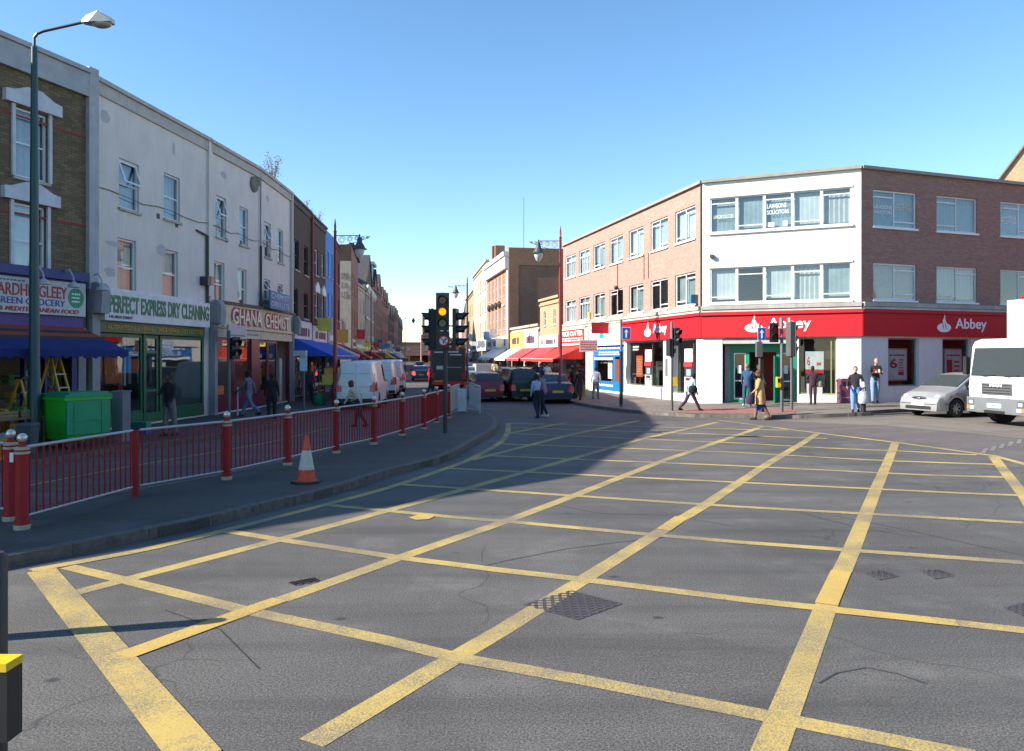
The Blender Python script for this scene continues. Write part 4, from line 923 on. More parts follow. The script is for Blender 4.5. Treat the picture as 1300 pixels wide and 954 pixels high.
b_ = [(7.1, 3.2), (7.8, 3.2), (7.85, 5.0), (7.6, 5.6), (7.56, 6.6), (7.34, 6.6), (7.3, 5.6), (7.05, 5.0)]
fs2.part(MB(M('faded_brown_paint', (.14, .07, .05), .9)).prism(b_, -.09, -.075), 'painted_bottle')
f.part(MB(B_DRK).box(.2, 13.05, -.22, .2, h, h+.2), 'cornice'); f.sh = [(.5, 5.8, .1, 2.8), (6.6, 12, .1, 2.8)]; shops(f, [(.6, .58, .5), (.25, .4, .15)], awn=[(.4, .03, .04), None])
def gabled(p0, p1, h, apex, wm, name, label, ng=1, bays=6, storeys=2, rec=True):
    f = block(p0, p1, h, wm, name, label, bays, storeys, win=(1.0, 1.7), cur=NET, depth=10)
    gl = f.L/ng; mb = MB(wm); rm = MB(M('slate_roof', (.06, .055, .06), .7, var=.3, vs=6))
    for k in range(ng):
        a, b = gl*k+.2, gl*(k+1)-.2; m_ = (a+b)/2
        mb.prism([(a, h), (b, h), (m_, apex)], -.02, .3)
        rm.quad((a, -.15, h-.1), (m_, -.15, apex+.1), (m_, 10, apex+.1), (a, 10, h-.1)); rm.quad((b, -.15, h-.1), (m_, -.15, apex+.1), (m_, 10, apex+.1), (b, 10, h-.1))
    f.part(mb, 'gable'); f.part(rm, 'roof'); return f
f = block((-16.0, 80), (-16.6, 88), 9.6, PALEST, 'pale_shop_house', 'pale stone house between the cream gable and the dark gabled building', 3, 2, cur=NET); shops(f, [(.25, .42, .15), (.15, .15, .4)])
f = gabled((-16.7, 88.5), (-18.6, 104), 9.8, 14.6, B_DRK, 'gabled_building', 'dark brick building with one tall gable and white window surrounds', 1, 7, 2); shops(f, [(.6, .45, .05), (.5, .05, .05), (.5, .5, .5)], awn=[None, (.3, .02, .04)])
mb = MB(M('white_stone', (.62, .60, .56), .9))
for i in range(7):
    c = f.L*(i+.5)/7; mb.sph((c, -.3, 9.9), (.36, .3, .55), 8, 6); mb.box(c-.75, c-.58, -.12, -.004, 3.9, 9.4); mb.box(c+.58, c+.75, -.12, -.004, 3.9, 9.4)
mb.box(0, f.L, -.2, -.125, 6.5, 6.75); mb.box(0, f.L, -.2, -.125, 9.3, 9.5); f.part(mb, 'window_surround')
f.part(MB(M('slate_roof')).box(1, f.L, 3, 9, 9.5, 12.6), 'roof')
f = gabled((-18.7, 105), (-19.8, 118), 11.2, 14.2, B_RED, 'red_brick_block', 'red brick block with a blue grey turret roof down the left side', 2, 5, 3); shops(f, [(.5, .5, .45), (.45, .03, .05)])
f.part(MB(M('turret_lead', (.18, .25, .32), .5)).box(.5, 4, .2, 3.5, 11, 14.6).box(.2, 4.3, -.1, 3.8, 14.6, 15.0), 'turret')
L_ = [((-19.9, 119), (-21.6, 136), 10.6, B_RED, 'narrow red brick terrace standing past the turret'), ((-21.7, 137), (-23.6, 156), 9.4, B_DRK, 'low dark brick terrace on the distant left side'), ((-23.8, 157), (-26, 178), 10.2, B_RED, 'distant red brick terrace near the far lamp'), ((-26.2, 179), (-29.5, 210), 9.6, B_DRK, 'farthest dark terrace on the left side of the street')]
for i, (a, b, h, m, l) in enumerate(L_):
    f = gabled(a, b, h, h+2.4, m, 'terrace', l, 3, 6, 2); shops(f, [SIGNC[(i*2+3) % 10], SIGNC[(i+5) % 10]], awn=[None, SIGNC[(i*3) % 10]])
# end of the street
f = gabled((-30.5, 262), (-23.6, 263), 9.5, 14.5, B_RED, 'red_brick_house', 'red brick gable with two tall chimneys closing the street', 1, 3, 2)
mb = MB(B_RED).box(.4, 1.2, 1, 2, 9, 16.5).box(5.6, 6.4, 1, 2, 9, 16.2); f.part(mb, 'chimney')

# ================================================================ FAR STREET, RIGHT
# low sandy wall house next to the bank wing, then the big gable
f = block((2.15, 59.6), (3.35, 54.6), 6.3, B_SND, 'sandy_brick_house', 'low sandy brick house between the pink bank wing and brown gable', 2, 1, cur=NET, win=(.5, 1.1), top_gap=.5); shops(f, [(.72, .70, .70)], awn=[(.68, .04, .05)])
f = block((-.05, 69.3), (2.1, 59.8), 4.5, PALEST, 'shop_parade', 'single storey shops with yellow and white signs in front of the gable', 0, 1); shops(f, [(.75, .60, .12), (.72, .72, .70)], awn=[(.7, .7, .66), (.68, .05, .06)], zt=4.2)
G0, G1 = Vector((-2.57, 81.6)), Vector((-.35, 69.8))
f = Fac(G0, G1, 'tall_gable_building', 'tall orange brick front with blank brown gable wall facing the junction')
h = 11.5; holes = [(1.2+i*2.05, 2.0+i*2.05, z, z+2.0) for i in range(5) for z in (4.6, 7.7)]; shp = [(.3, 3.8, .1, 2.8), (4.2, 7.8, .1, 2.8), (8.2, 11.7, .1, 2.8)]
f.wall(h-.02, holes+shp, B_ORG, 9, sides=False)
for q in holes: f.window(*q, bars=SASH, curtain=NET)
f.part(MB(B_GAB).box(f.L-.0, f.L+.3, 0, 9.5, 0, h+.35).box(f.L+.3005, f.L+.4, .003, .9, 0, h+.35).box(f.L+.3005, f.L+.4, 4.6, 9.5, 0, h+.35).box(f.L+.3005, f.L+.4, .9, 4.6, h-1.2, h+.35).box(0, f.L, 9.2, 9.5, 0, h, B_GAB).box(-.3, 0, 0, 9.5, 0, h, B_GAB), 'gable_wall')
f.part(MB(M('white_stone')).box(0, f.L+.32, -.35, -.004, h-1.5, h-.4).box(0, f.L+.34, -.5, .2, h-.398, h).box(f.L-.35, f.L+.3, -.1, -.005, 0, h-1.5), 'cornice')
mb = MB(M('white_stone'))
for i in range(5):
    mb.box(1.0+i*2.05, 2.2+i*2.05, -.12, -.005, 6.75, 6.95); mb.box(.62+i*2.05, .72+i*2.05, -.05, -.005, 4.2, 9.8)
f.part(mb, 'pilaster'); mb = MB(DARKF)
for i in range(4): mb.sph((2.6+i*2.05, -.25, 7.0), (.22, .2, .35), 8, 6)
f.part(mb, 'window_box')
gr_ = MB(M('graffiti_blue', (.25, .36, .52), .9)); rg_ = random.Random(4)
for k in range(9): y = 4.9+k*.42; gr_.prism([(y, 5.6+rg_.random()*.7), (y+.25, 6.0+rg_.random()), (y+.5, 7.6+rg_.random()*.5), (y+.2, 7.2)], f.L+.40+.001*k, f.L+.412+.001*k, 'x')
f.part(gr_, 'graffiti'); f.sh = shp; shops(f, [(.8, .8, .78), (.75, .78, .76), (.8, .8, .8)], awn=[None, (.7, .7, .68), (.75, .74, .7)], zt=4.0)
f = block((-5.0, 100), (-2.62, 82), 12.2, PALEST, 'pale_stone_building', 'tall pale stone front with chimneys next to the orange brick front', 6, 3, cur=NET, win=(.9, 1.5)); shops(f, [(.8, .8, .78), (.6, .6, .75)], zt=3.9)
mb = MB(B_RED).box(f.L-2, f.L-1, 1, 2, 12, 14).box(f.L-5, f.L-4.2, 1, 2, 12, 14.4).box(1, 2, 1, 2, 12, 13.6); f.part(mb, 'chimney')
f = block((-7.0, 118), (-5.05, 101), 10.6, B_SND, 'sandy_brick_building', 'sandy yellow brick building with tall windows far down the right', 5, 2, cur=NET); shops(f, [(.78, .78, .76), (.6, .1, .1)], awn=[(.7, .7, .66), None]); f.part(MB(B_SND).box(.3, 1.4, 1, 2, 10, 12.4), 'chimney')
R_ = [((-9.2, 150), (-7.05, 119), 8.6, B_ORG, 'orange brick terrace in the distance on the right'), ((-13.0, 200), (-9.3, 152), 9.4, B_RED, 'farthest red terrace on the sunlit right side')]
for i, (a, b, h, m, l) in enumerate(R_):
    f = gabled(a, b, h, h+1.8, m, 'terrace', l, 4, 8, 2); shops(f, [SIGNC[(i*2+1) % 10], (.8, .8, .78), SIGNC[(i+2) % 10]], awn=[(.7, .7, .66), None])
# a street behind on the right keeps the skyline closed from a step aside

f = block((-62, 335), (-4, 345), 8.5, B_RED, 'terrace', 'low distant terrace across the very end of the street', 12, 1, cur=NET); f.sh = []
f = block((46, -15), (4, -24), 10, B_SND, 'terrace', 'unseen sandy brick terrace added behind the viewpoint for reflections and bounce', 12, 2, cur=NET); shops(f, [(.6, .5, .1), (.1, .2, .4), (.6, .6, .6)])  # out-of-view block, put in for window reflections and bounce light
f = block((62, 10), (50, -12), 10, B_ORG, 'terrace', 'unseen orange brick terrace added past the right frame edge for reflections', 7, 2, cur=NET); shops(f, [(.6, .6, .55)])  # second unseen block, added to be mirrored in the glass and bounce light

# ageing and clutter on the walls of the left terrace
for f, n in ((FD, 5), (FE, 3), (F4, 3)):
    rk = random.Random(n*7); mb = MB(M('wall_cable', (.12, .11, .10), .8)); z = 6.9
    pts = [(-.0+f.L*i/8, -.03, 6.75+.05*sin(i*1.7)-.02*(i % 2)) for i in range(9)]; mb.tube(pts, .012, n=5); f.part(mb, 'cable')
    mb = MB(M('render_patch', (.46, .44, .42), .9, var=.1))
    for k in range(n):
        a, z = rk.uniform(.3, f.L-1.0), rk.choice((4.3, 5.2, 6.6, 8.6)); w_, h_ = rk.uniform(.2, .8), rk.uniform(.15, .5); q = [(a+w_*(.5+.5*cos(t)*rk.uniform(.7, 1)), z+h_*(.5+.5*sin(t)*rk.uniform(.7, 1))) for t in [2*pi*i/9 for i in range(9)]]; mb.add([(u, -.003-.0005*k, v) for u, v in q], [tuple(range(9))])
    f.part(mb, 'render_repair')
    mb = MB(DARKF)
    for k in range(2): a = rk.uniform(.5, f.L-.5); mb.box(a, a+.16, -.012, -.003, 6.3+k*.1, 6.46+k*.1)
    f.part(mb, 'air_brick')
# ================================================================ STREET FURNITURE
MET = M('galvanised_rail', (.42, .42, .42), .5, .3); REDP = M('railing_red', (.30, .007, .007), .75, var=.12, vs=10); SILV = M('silver_finial', (.62, .60, .52), .3, .6, var=.1)
CRM = M('cream_band', (.42, .37, .26), .5); BLK = M('signal_black', (.012, .012, .014), .5, var=.3); POLEG = M('grey_pole', (.10, .10, .105), .55, streak=.3)
# guard railing along the island
posts = [at(28, 672, PV), at(172, 630.4, PV), at(287.8, 609, PV), at(365, 590.8, PV), at(427, 575.5, PV), at(474.5, 564.5, PV), at(510.5, 553.4, PV), at(538, 545, PV), at(554, 537.3, PV), at(569.5, 531.2, PV)]
rail = thing('guard_railing', 'long red barred guard railing with ball topped posts along the traffic island', 'railing', posts[0])
def big_post(parent, p, base):
    x, y = (p-base).xy; mb = MB(REDP); n = 12
    mb.lathe([(.085, .02), (.085, .10), (.072, .13), (.07, .88), (.068, .90)], (x, y), n)
    o = mb.build('post', parent, smooth=True)
    MB(CRM).lathe([(.088, -.0), (.092, .05), (.08, .06)], (x, y), n).lathe([(.084, .90), (.086, .925), (.07, .93)], (x, y), n).lathe([(.084, .95), (.086, .975), (.06, .985)], (x, y), n).build('ring', o, smooth=True)
    MB(REDP).lathe([(.069, .925), (.069, .955)], (x, y), n).lathe([(.05, .98), (.035, 1.02), (.04, 1.05)], (x, y), n).build('neck', o, smooth=True)
    MB(SILV).sph((x, y, 1.09), .058, 14, 10).build('finial', o, smooth=True); return o
for i, p in enumerate(posts):
    if i == 1:
        x, y = (p-posts[0]).xy; MB(REDP).box(x-.035, x+.035, y-.035, y+.035, 0, .98).build('post', rail)
    else: big_post(rail, p, posts[0])
for a, b in zip(posts, posts[1:]):
    A = (a-posts[0]).to_3d(); B = (b-posts[0]); d = (B-A); L = d.length; d /= L; A2 = A+d*.08; B2 = B-d*.08
    far = a.y > 19
    mb = MB(REDP); n = int(L/.115)
    for k in range(1, n): q = A+(B-A)*k/n; mb.cyl((q.x, q.y, .16), (q.x, q.y, .965), .0125, n=6)
    o = mb.build('panel', rail)
    MB(MET).cyl((A2.x, A2.y, .975), (B2.x, B2.y, .975), .02, n=8).cyl((A2.x, A2.y, .15), (B2.x, B2.y, .15), .016, n=8).build('rail_bar', o)
p0 = at(13.5, 661, PV)
bol = thing('railing_end_post', 'red ball topped post just behind the nearest railing post, with small white sticker', 'post', p0); big_post(bol, p0, p0)
MB(WP).box(.03, .075, -.068, -.062, .74, .86).build('sticker', bol)
MB(MET).cyl((-.08, 0, .975), (-2.2, .4, .975), .02).cyl((-.08, 0, .15), (-2.2, .4, .15), .016).build('rail_bar', bol)
mb = MB(REDP)
for k in range(1, 18): mb.cyl((-.12*k, .0218*k, .16), (-.12*k, .0218*k, .965), .0095, n=6)
mb.build('panel', bol)
# post outside the frame that throws the stubby shadow on the left
q = Vector((-4.14, 5.99, 0)); b = thing('stub_bollard', 'thick grey bollard just outside the left frame edge', 'bollard', q); MB(POLEG).lathe([(.085, 0), (.085, 1.02), (.06, 1.08), (.02, 1.1)]).build('shaft', b, smooth=True)
# stub pole with the push-button box, very near
q = Vector((-1.885, 2.84, 0)); b = thing('push_button_pole', 'dark pole with a yellow topped black button box at the left frame edge', 'pole', q)
MB(M('dark_brown_pole', (.035, .022, .02), .5)).lathe([(.042, 0), (.042, 1.44), (.03, 1.46)]).build('pole', b, smooth=True)
mb = MB(BLK).box(-.03, .13, -.13, -.045, .83, 1.075); o = mb.build('button_box', b); MB(M('signal_yellow', (.75, .5, .02), .4)).box(-.032, .128, -.132, -.04, 1.076, 1.105).build('box_lid', o)

# traffic cone
p = at(389, 613, PV); c = thing('traffic_cone', 'orange and white road cone standing on the island pavement', 'cone', p)
OC = M('cone_orange', (.62, .07, .02), .55, var=.2, vs=8, streak=.4)
MB(OC).lathe([(.155, .035), (.125, .22)], n=20).lathe([(.072, .53), (.032, .76), (.03, .77), (.022, .775)], n=20).lathe([(.17, .033), (.16, .04)], n=20).build('cone_body', c, smooth=True)
MB(M('cone_sleeve', (.55, .50, .42), .6, var=.15, vs=12, streak=.3)).lathe([(.127, .22), (.073, .53)], n=20).build('reflective_sleeve', c, smooth=True)
MB(BLK).prism([(.24*cos(a)*1.05, .24*sin(a)*1.05) for a in [R(22.5+45*k) for k in range(8)]], 0, .034, 'z').build('foot', c)

# signals ------------------------------------------------------------
LNS = {'r': M('lens_red_off', (.10, .008, .008), .15), 'a': M('lens_amber_off', (.10, .05, .008), .15), 'g': M('lens_green_off', (.01, .05, .03), .15),
       'A': M('lens_amber_lit', (1, .20, .0), emis=1.6), 'R': M('lens_red_dim', (.35, .02, .01), .2)}
def head(parent, x, y, z, yaw, lenses='rag', w_=.33, step=.3, d=.2, vis=.2, m=None):
    """signal head: box, backing, lenses and deep hoods; faces local -y turned by yaw"""
    T = Matrix.Translation((x, y, z)) @ Matrix.Rotation(yaw, 4, 'Z'); n = len(lenses); H = n*step+.06
    mb = MB(m or BLK); mb.box(-w_/2+.04, w_/2-.04, 0, d, 0, H); mb.box(-w_/2, w_/2, -.004, .018, -.02, H+.02); mb.box(-.03, .03, .05, .12, H, H+.03)
    o = mb.build('signal_head', parent, mat4=T)
    for i, l in enumerate(lenses):
        zc = H-.03-step*(i+.5)
        mb = MB(LNS[l]); k = 16; mb.prism([(.095*cos(2*pi*j/k), zc+.095*sin(2*pi*j/k)) for j in range(k)], -.03, -.005); mb.build('lens', o)
        mb = MB(m or BLK); r = .118
        for j in range(14):
            a0, a1 = R(-40+260*j/14), R(-40+260*(j+1)/14); dd = lambda a: vis*(.55+.45*max(0, sin(a)))
            A, B = (r*cos(a0), zc+r*sin(a0)), (r*cos(a1), zc+r*sin(a1))
            mb.quad((A[0], -.005, A[1]), (B[0], -.005, B[1]), (B[0], -dd(a1), B[1]), (A[0], -dd(a0), A[1]))
            mb.quad((A[0]*.94, -.005, zc+(A[1]-zc)*.94), (B[0]*.94, -.005, zc+(B[1]-zc)*.94), (B[0]*.94, -dd(a1), zc+(B[1]-zc)*.94), (A[0]*.94, -dd(a0), zc+(A[1]-zc)*.94))
        mb.build('hood', o)
    return o
def disc(parent, x, y, z, r, m, yaw=0, t=.012, name='sign_plate', n=24):
    T = Matrix.Translation((x, y, z)) @ Matrix.Rotation(yaw, 4, 'Z')
    return MB(m).prism([(r*cos(2*pi*j/n), r*sin(2*pi*j/n)) for j in range(n)], -t, 0).build(name, parent, mat4=T)
SRED = M('sign_red_ring', (.55, .02, .02), .4); SWH = M('sign_white_face', (.65, .66, .68), .4)
p = at(565.3, 549.5, PV); t = thing('traffic_light', 'black traffic light with lit amber lamp and no right turn sign on the island', 'traffic light', p)
MB(M('signal_pole', (.03, .03, .032), .5)).lathe([(.057, 0), (.057, 3.3)]).build('pole', t, smooth=True)
H0 = 3.93-PV
head(t, -.06, -.16, H0-1.02, 0, 'rAg', .36, .31)
MB(BLK).box(-.24, .12, -.164, -.06, H0-1.52, H0-1.045).build('sign_box', t)
r_ = disc(t, -.03, -.166, H0-1.31, .135, SRED); disc(r_, 0, -.013, 0, .108, SWH, name='sign_face')
mb = MB(BLK).prism([(-.02, -.08), (.01, -.08), (.01, -.0), (.045, .03), (.045, -.01), (.085, .045), (.045, .09), (.045, .06), (-.02, .0)], -.030, -.026)
mb.build('arrow', r_); MB(SRED).prism([(-.085, .06), (-.065, .08), (.085, -.06), (.065, -.08)], -.036, -.031).build('bar', r_)
head(t, -.45, .06, H0-1.56, R(-80), 'rag', .36, .35, vis=.22)
head(t, .32, .06, H0-1.56, R(80), 'rag', .36, .35, vis=.34, d=.1)
MB(BLK).cyl((0, 0, H0-.9), (.4, .1, H0-.9), .02).cyl((0, 0, H0-1.4), (.4, .1, H0-1.4), .02).cyl((0, 0, H0-1.4), (-.3, .1, H0-1.4), .02).cyl((.27, .06, H0-1.5), (.27, .06, H0-.45), .05).build('bracket', t)
MB(BLK).cyl((0, 0, 3.2), (0, 0, H0-.45), .05).build('pole_top', t)

def small_signal(px, py, top, lab, heads, btn=None, plates=(), r=.057):
    p = at(px, py, PV); zt = EYE+(HY-top)*p.y/F-p.z; t = thing('traffic_light', lab, 'traffic light', p)
    MB(POLEG).lathe([(r, 0), (r, zt-.03), (r*.6, zt)]).build('pole', t, smooth=True)
    for dx, z1, yaw, l in heads: head(t, dx, -.02, EYE+(HY-z1)*p.y/F-p.z-len(l)*.3-.06, yaw, l, .30)
    if btn:
        z = EYE+(HY-btn)*p.y/F-p.z; o = MB(M('button_yellow', (.75, .45, .01), .4)).box(-.2, -.06, -.1, .06, z-.2, z+.18).build('push_button', t); MB(BLK).box(-.18, -.08, -.112, -.101, z-.02, z+.12).build('button_plate', o)
    return t
t = small_signal(852.9, 521.5, 408.5, 'grey pole traffic light turned sideways before the white bank pillar', [(.22, 417, R(38), 'ra')], None)
o = MB(M('button_yellow', (.75, .45, .01), .4)).box(.05, .19, -.1, .06, .95, 1.3).build('push_button', t)
head(t, -.0, .06, 2.1, R(125), 'ra', .28)
t = small_signal(992.5, 523.8, 403, 'grey pole traffic light with a red lens facing us outside the bank door', [(-.28, 411, 0, 'Rr')], 485)
p = at(1005, 521, PV); zt = EYE+(HY-407)*p.y/F-p.z
t = thing('traffic_light', 'grey backed traffic light turned away, behind the pole with yellow button', 'traffic light', p); MB(POLEG).lathe([(.05, 0), (.05, zt-.9)]).build('pole', t, smooth=True)
head(t, .06, .0, zt-1.32, R(100), 'rag', .42, .4, m=M('signal_grey_back', (.09, .09, .085), .6))
t = small_signal(290.5, 537, 419.5, 'dark sideways traffic light on the left pavement before the chemist', [(.24, 429, R(58), 'ra')])

# sign posts
def blue_arrow(parent, x, y, z, yaw, w_=.32, h_=.46):
    T = Matrix.Translation((x, y, z)) @ Matrix.Rotation(yaw, 4, 'Z'); o = MB(WP).box(-w_/2-.015, w_/2+.015, -.012, 0, -h_/2-.015, h_/2+.015).build('sign_plate', parent, mat4=T)
    MB(M('sign_blue_face', (.01, .08, .32), .4)).box(-w_/2, w_/2, -.018, -.013, -h_/2, h_/2).build('sign_face', o)
    MB(WP).prism([(-.03, -h_*.4), (.03, -h_*.4), (.03, h_*.08), (.09, h_*.08), (0, h_*.36), (-.09, h_*.08), (-.03, h_*.08)], -.024, -.019).build('arrow', o)
p = at(788.6, 516.8, PV); t = thing('sign_post', 'grey post with blue one way arrow sign by the blue shop', 'sign post', p)
MB(POLEG).lathe([(.07, 0), (.07, 1.9), (.05, 1.95), (.05, 3.62)]).build('pole', t, smooth=True); blue_arrow(t, .2, -.06, 3.05, 0); MB(M('pole_dark_sleeve', (.012, .012, .014), .5)).lathe([(.075, .1), (.075, 2.3)]).build('sleeve', t)
pw = thing('hanging_sign', 'white and maroon hanging sign between blue shop and bank', 'sign', (4.15, 42.3, PV))
mb = MB(M('sign_mauve', (.55, .42, .42), .5)).box(-.5, .5, 0, .06, 2.35, 3.0); o = mb.build('sign_board', pw); lines(MB(M('sign_dull_red', (.4, .08, .08), .5)), -.42, .42, 2.42, 2.95, -.001, 4).build('lettering', o); MB(DARKF).cyl((0, .03, 3.0), (0, .03, 3.5), .02).cyl((0, .03, 3.5), (.9, .25, 3.5), .02).build('bracket', pw)
p = at(964.5, 517, PV); t = thing('sign_post', 'thin grey post with blue arrow sign in front of the bank door', 'sign post', p)
MB(POLEG).lathe([(.045, 0), (.045, 3.35)]).build('pole', t, smooth=True); blue_arrow(t, .06, -.06, EYE+(HY-424)*p.y/F-p.z, 0, .30, .46); MB(M('signal_grey_back')).box(-.14, .08, -.1, .12, 2.0, 2.6).build('junction_box', t)
p = at(385.8, 525, PV); t = thing('bus_stop_post', 'thin grey post with pale blue plate on the left pavement', 'sign post', p)
MB(POLEG).lathe([(.045, 0), (.045, 2.15)]).build('pole', t, smooth=True); MB(M('pale_blue_plate', (.40, .58, .66), .4)).box(-.13, .13, -.07, -.045, 1.55, 2.1).build('sign_plate', t)
MB(M('grey_metal')).box(-.35, .1, -.15, .1, 2.1, 2.3).build('lamp_box', t)
# white cabinet and loose barriers at the island tip
p = at(586.5, 523, PV); t = thing('white_bollard', 'white ribbed plastic bollard between grey barriers at the island tip', 'bollard', p)
mb = MB(M('white_plastic', (.62, .63, .65), .5)).box(-.15, .15, -.12, .12, .02, .82)
for k in range(5): mb.box(-.13+k*.06, -.11+k*.06, -.13, -.12, .05, .8)
mb.build('shell', t); MB(M('white_plastic')).box(-.17, .17, -.14, .14, .822, .86).build('cap', t)
def barrier(a, b, lab):
    a = at(*a, PV); b = at(*b, PV); t = thing('pedestrian_barrier', lab, 'barrier', a, atan2(b.y-a.y, b.x-a.x)); L = (b-a).length; mb = MB(MET)
    mb.cyl((0, 0, .0), (0, 0, 1.0), .02).cyl((L, 0, 0), (L, 0, 1.0), .02).cyl((0, 0, 1.0), (L, 0, 1.0), .02).cyl((0, 0, .15), (L, 0, .15), .015); mb.build('frame', t)
    mb = MB(MET); n = int(L/.11)
    for k in range(1, n): mb.cyl((L*k/n, 0, .15), (L*k/n, 0, 1.0), .007, n=6)
    mb.build('bars', t)
barrier((592, 524), (609, 526), 'grey galvanised barrier right of the white bollard at the island tip'); barrier((572, 527), (583, 520.5), 'short grey galvanised barrier left of the white bollard')
barrier((609.5, 526), (596, 516), 'grey galvanised barrier turned back behind the island tip')

# ornate red lamps
REDL = M('lamp_column_red', (.28, .02, .03), .45, var=.15, coat=.2); DKL = M('lantern_dark', (.05, .06, .06), .5); LGL = M('lantern_glass', (.55, .57, .55), .25)
def ornate(p, top, side, lab, arm=1.75, red=REDL):
    t = thing('street_lamp', lab, 'street lamp', p, 0, 'ornate street lamps of the high street'); H = top
    MB(red).lathe([(.14, 0), (.14, .9), (.10, 1.0), (.085, 2.6), (.06, H-.6), (.075, H-.55), (.045, H-.5), (.05, H-.3), (.012, H)], n=12).build('column', t, smooth=True)
    za = H-.72; mb = MB(red).cyl((0, 0, za), (side*arm, 0, za), .02, n=6)
    for k, (cx, r) in enumerate(((.28, .17), (.62, .13), (.92, .10), (1.17, .08), (1.38, .06))):
        pts = [(side*(cx+r*(1-j/34)*cos(j*.5)), 0, za-r-.02+r*(1-j/34)*sin(j*.5)) for j in range(24)]; mb.tube(pts, .011, n=5)
    mb.tube([(side*.02, 0, za-.55), (side*.5, 0, za-.38), (side*1.1, 0, za-.22), (side*1.5, 0, za-.03)], .013, n=5); mb.build('bracket', t)
    x = side*arm; o = MB(DKL).lathe([(.03, za+.06), (.04, za-.05), (.1, za-.12), (.11, za-.28), (.2, za-.42), (.24, za-.52), (.31, za-.56), (.31, za-.59)], (x, 0), 14).build('lantern', t, smooth=True)
    MB(LGL).lathe([(.21, za-.59), (.2, za-.72), (.12, za-.92), (.03, za-1.0)], (x, 0), 14).build('globe', o, smooth=True); return t
p = at(425.5, 515, PV); ornate(p, EYE+(HY-278)*p.y/F-p.z, 1, 'maroon ornate street lamp on the left rising past the white van', arm=31*p.y/F)
p = at(711.5, 508.5, PV); ornate(p, EYE+(HY-287)*p.y/F-p.z, -1, 'red ornate street lamp on the right before the pink brick wing', arm=28*p.y/F)
ornate(Vector((-3.5, 61, PV)), 8.4, -1, 'farther ornate lamp hanging in front of the orange brick front', arm=.9, red=DKL)
def plain_lamp(p, H, arm, lab):
    t = thing('street_lamp', lab, 'street lamp', p); MB(POLEG).lathe([(.1, 0), (.07, 1.5), (.05, H)]).cyl((0, 0, H-.1), (arm, 0, H), .03).build('column', t); MB(DKL).lathe([(.03, H), (.2, H-.3), (.28, H-.4), (.15, H-.75), (.02, H-.85)], (arm, 0), 10).build('lantern', t)
plain_lamp(Vector((-16.6, 121, PV)), 8.2, 1.3, 'slim grey lamp with hanging lantern far down the left side')
p = Vector((-15.9, 88, PV)); t = thing('flag_pole', 'thin red pole standing before the dark gabled building', 'pole', p); MB(M('red_pipe')).lathe([(.08, 0), (.06, 9.6)]).build('pole', t)
# tall green column at the left
p = at(43.5, 570, PV); t = thing('street_lamp', 'tall dark green lighting column with bare silver head before the grocer', 'street lamp', p)
GRC = M('column_green', (.008, .045, .04), .45, var=.2, coat=.2); k = p.y/F; zz = lambda y: EYE+(HY-y)*k-p.z
MB(GRC).lathe([(.135, 0), (.135, 1.55), (.115, 1.6), (.095, zz(300)), (.065, zz(60))], n=14).build('column', t, smooth=True)
arm = [(0, 0, zz(60)), (0, 0, zz(48)), (.07, 0, zz(43)), (.2, 0, zz(40)), (62*k, 0, zz(28.5))]
MB(M('arm_dark', (.05, .045, .06), .4)).tube(arm, .032, n=8).build('arm', t, smooth=True)
x0 = 62*k; mb = MB(M('lamp_housing', (.50, .50, .47), .4, var=.1))
mb.add([(x0, -.07, zz(28)), (x0, .07, zz(28)), (x0+.12, -.10, zz(22)), (x0+.12, .10, zz(22)), (x0+.40, -.16, zz(17.5)), (x0+.40, .16, zz(17.5)), (x0+.66, -.1, zz(24)), (x0+.66, .1, zz(24)), (x0, -.07, zz(30)), (x0, .07, zz(30)), (x0+.2, -.16, zz(31)), (x0+.2, .16, zz(31)), (x0+.66, -.12, zz(29.5)), (x0+.66, .12, zz(29.5))],
       [(0, 1, 3, 2), (2, 3, 5, 4), (4, 5, 7, 6), (8, 10, 11, 9), (10, 12, 13, 11), (0, 8, 9, 1), (0, 2, 10, 8), (2, 4, 10), (4, 6, 12, 10), (1, 9, 11, 3), (3, 11, 5), (5, 11, 13, 7), (6, 7, 13, 12)])
hd = mb.build('lamp_head', t); MB(M('lamp_bowl', (.35, .33, .26), .2)).sph((x0+.42, 0, zz(30.5)), (.22, .14, .1), 14, 8).build('bowl', hd, smooth=True)

# litter bin, striped bollard by the bank, plants, mast
p = at(1072, 512, PV); t = thing('litter_bin', 'purple litter bin beside the white bank pillar', 'bin', p); PRP = M('bin_purple', (.16, .04, .09), .45)
MB(PRP).box(-.22, .22, -.2, .2, 0, .86).build('body', t); MB(PRP).prism([(-.24, .862), (.24, .862), (.24, .93), (.16, 1.0), (-.16, 1.0), (-.24, .93)], -.22, .22).build('lid', t); MB(BLK).box(-.17, .17, -.203, -.2005, .7, .82).build('slot', t); MB(M('gold_lettering', (.55, .28, .03), .5)).box(-.2, .2, -.204, -.2005, .22, .25).build('stripe', t)
p = at(1096, 523.5, PV); t = thing('striped_bollard', 'black bollard with white bands that the man in blue jeans leans on', 'bollard', p)
MB(BLK).lathe([(.085, 0), (.085, .34)]).lathe([(.08, .5), (.08, .86)]).build('shaft', t, smooth=True); MB(SWH).lathe([(.084, .341), (.084, .499)]).lathe([(.082, .861), (.082, .96)]).lathe([(.06, .961), (.05, 1.03), (.01, 1.06)]).build('band', t, smooth=True)
t = thing('aerial_mast', 'very thin distant mast rising above the brown gable wall', 'mast', (4.5, 300, 0)); MB(POLEG).cyl((0, 0, 0), (0, 0, 64), .22, .1, n=6).build('mast', t)
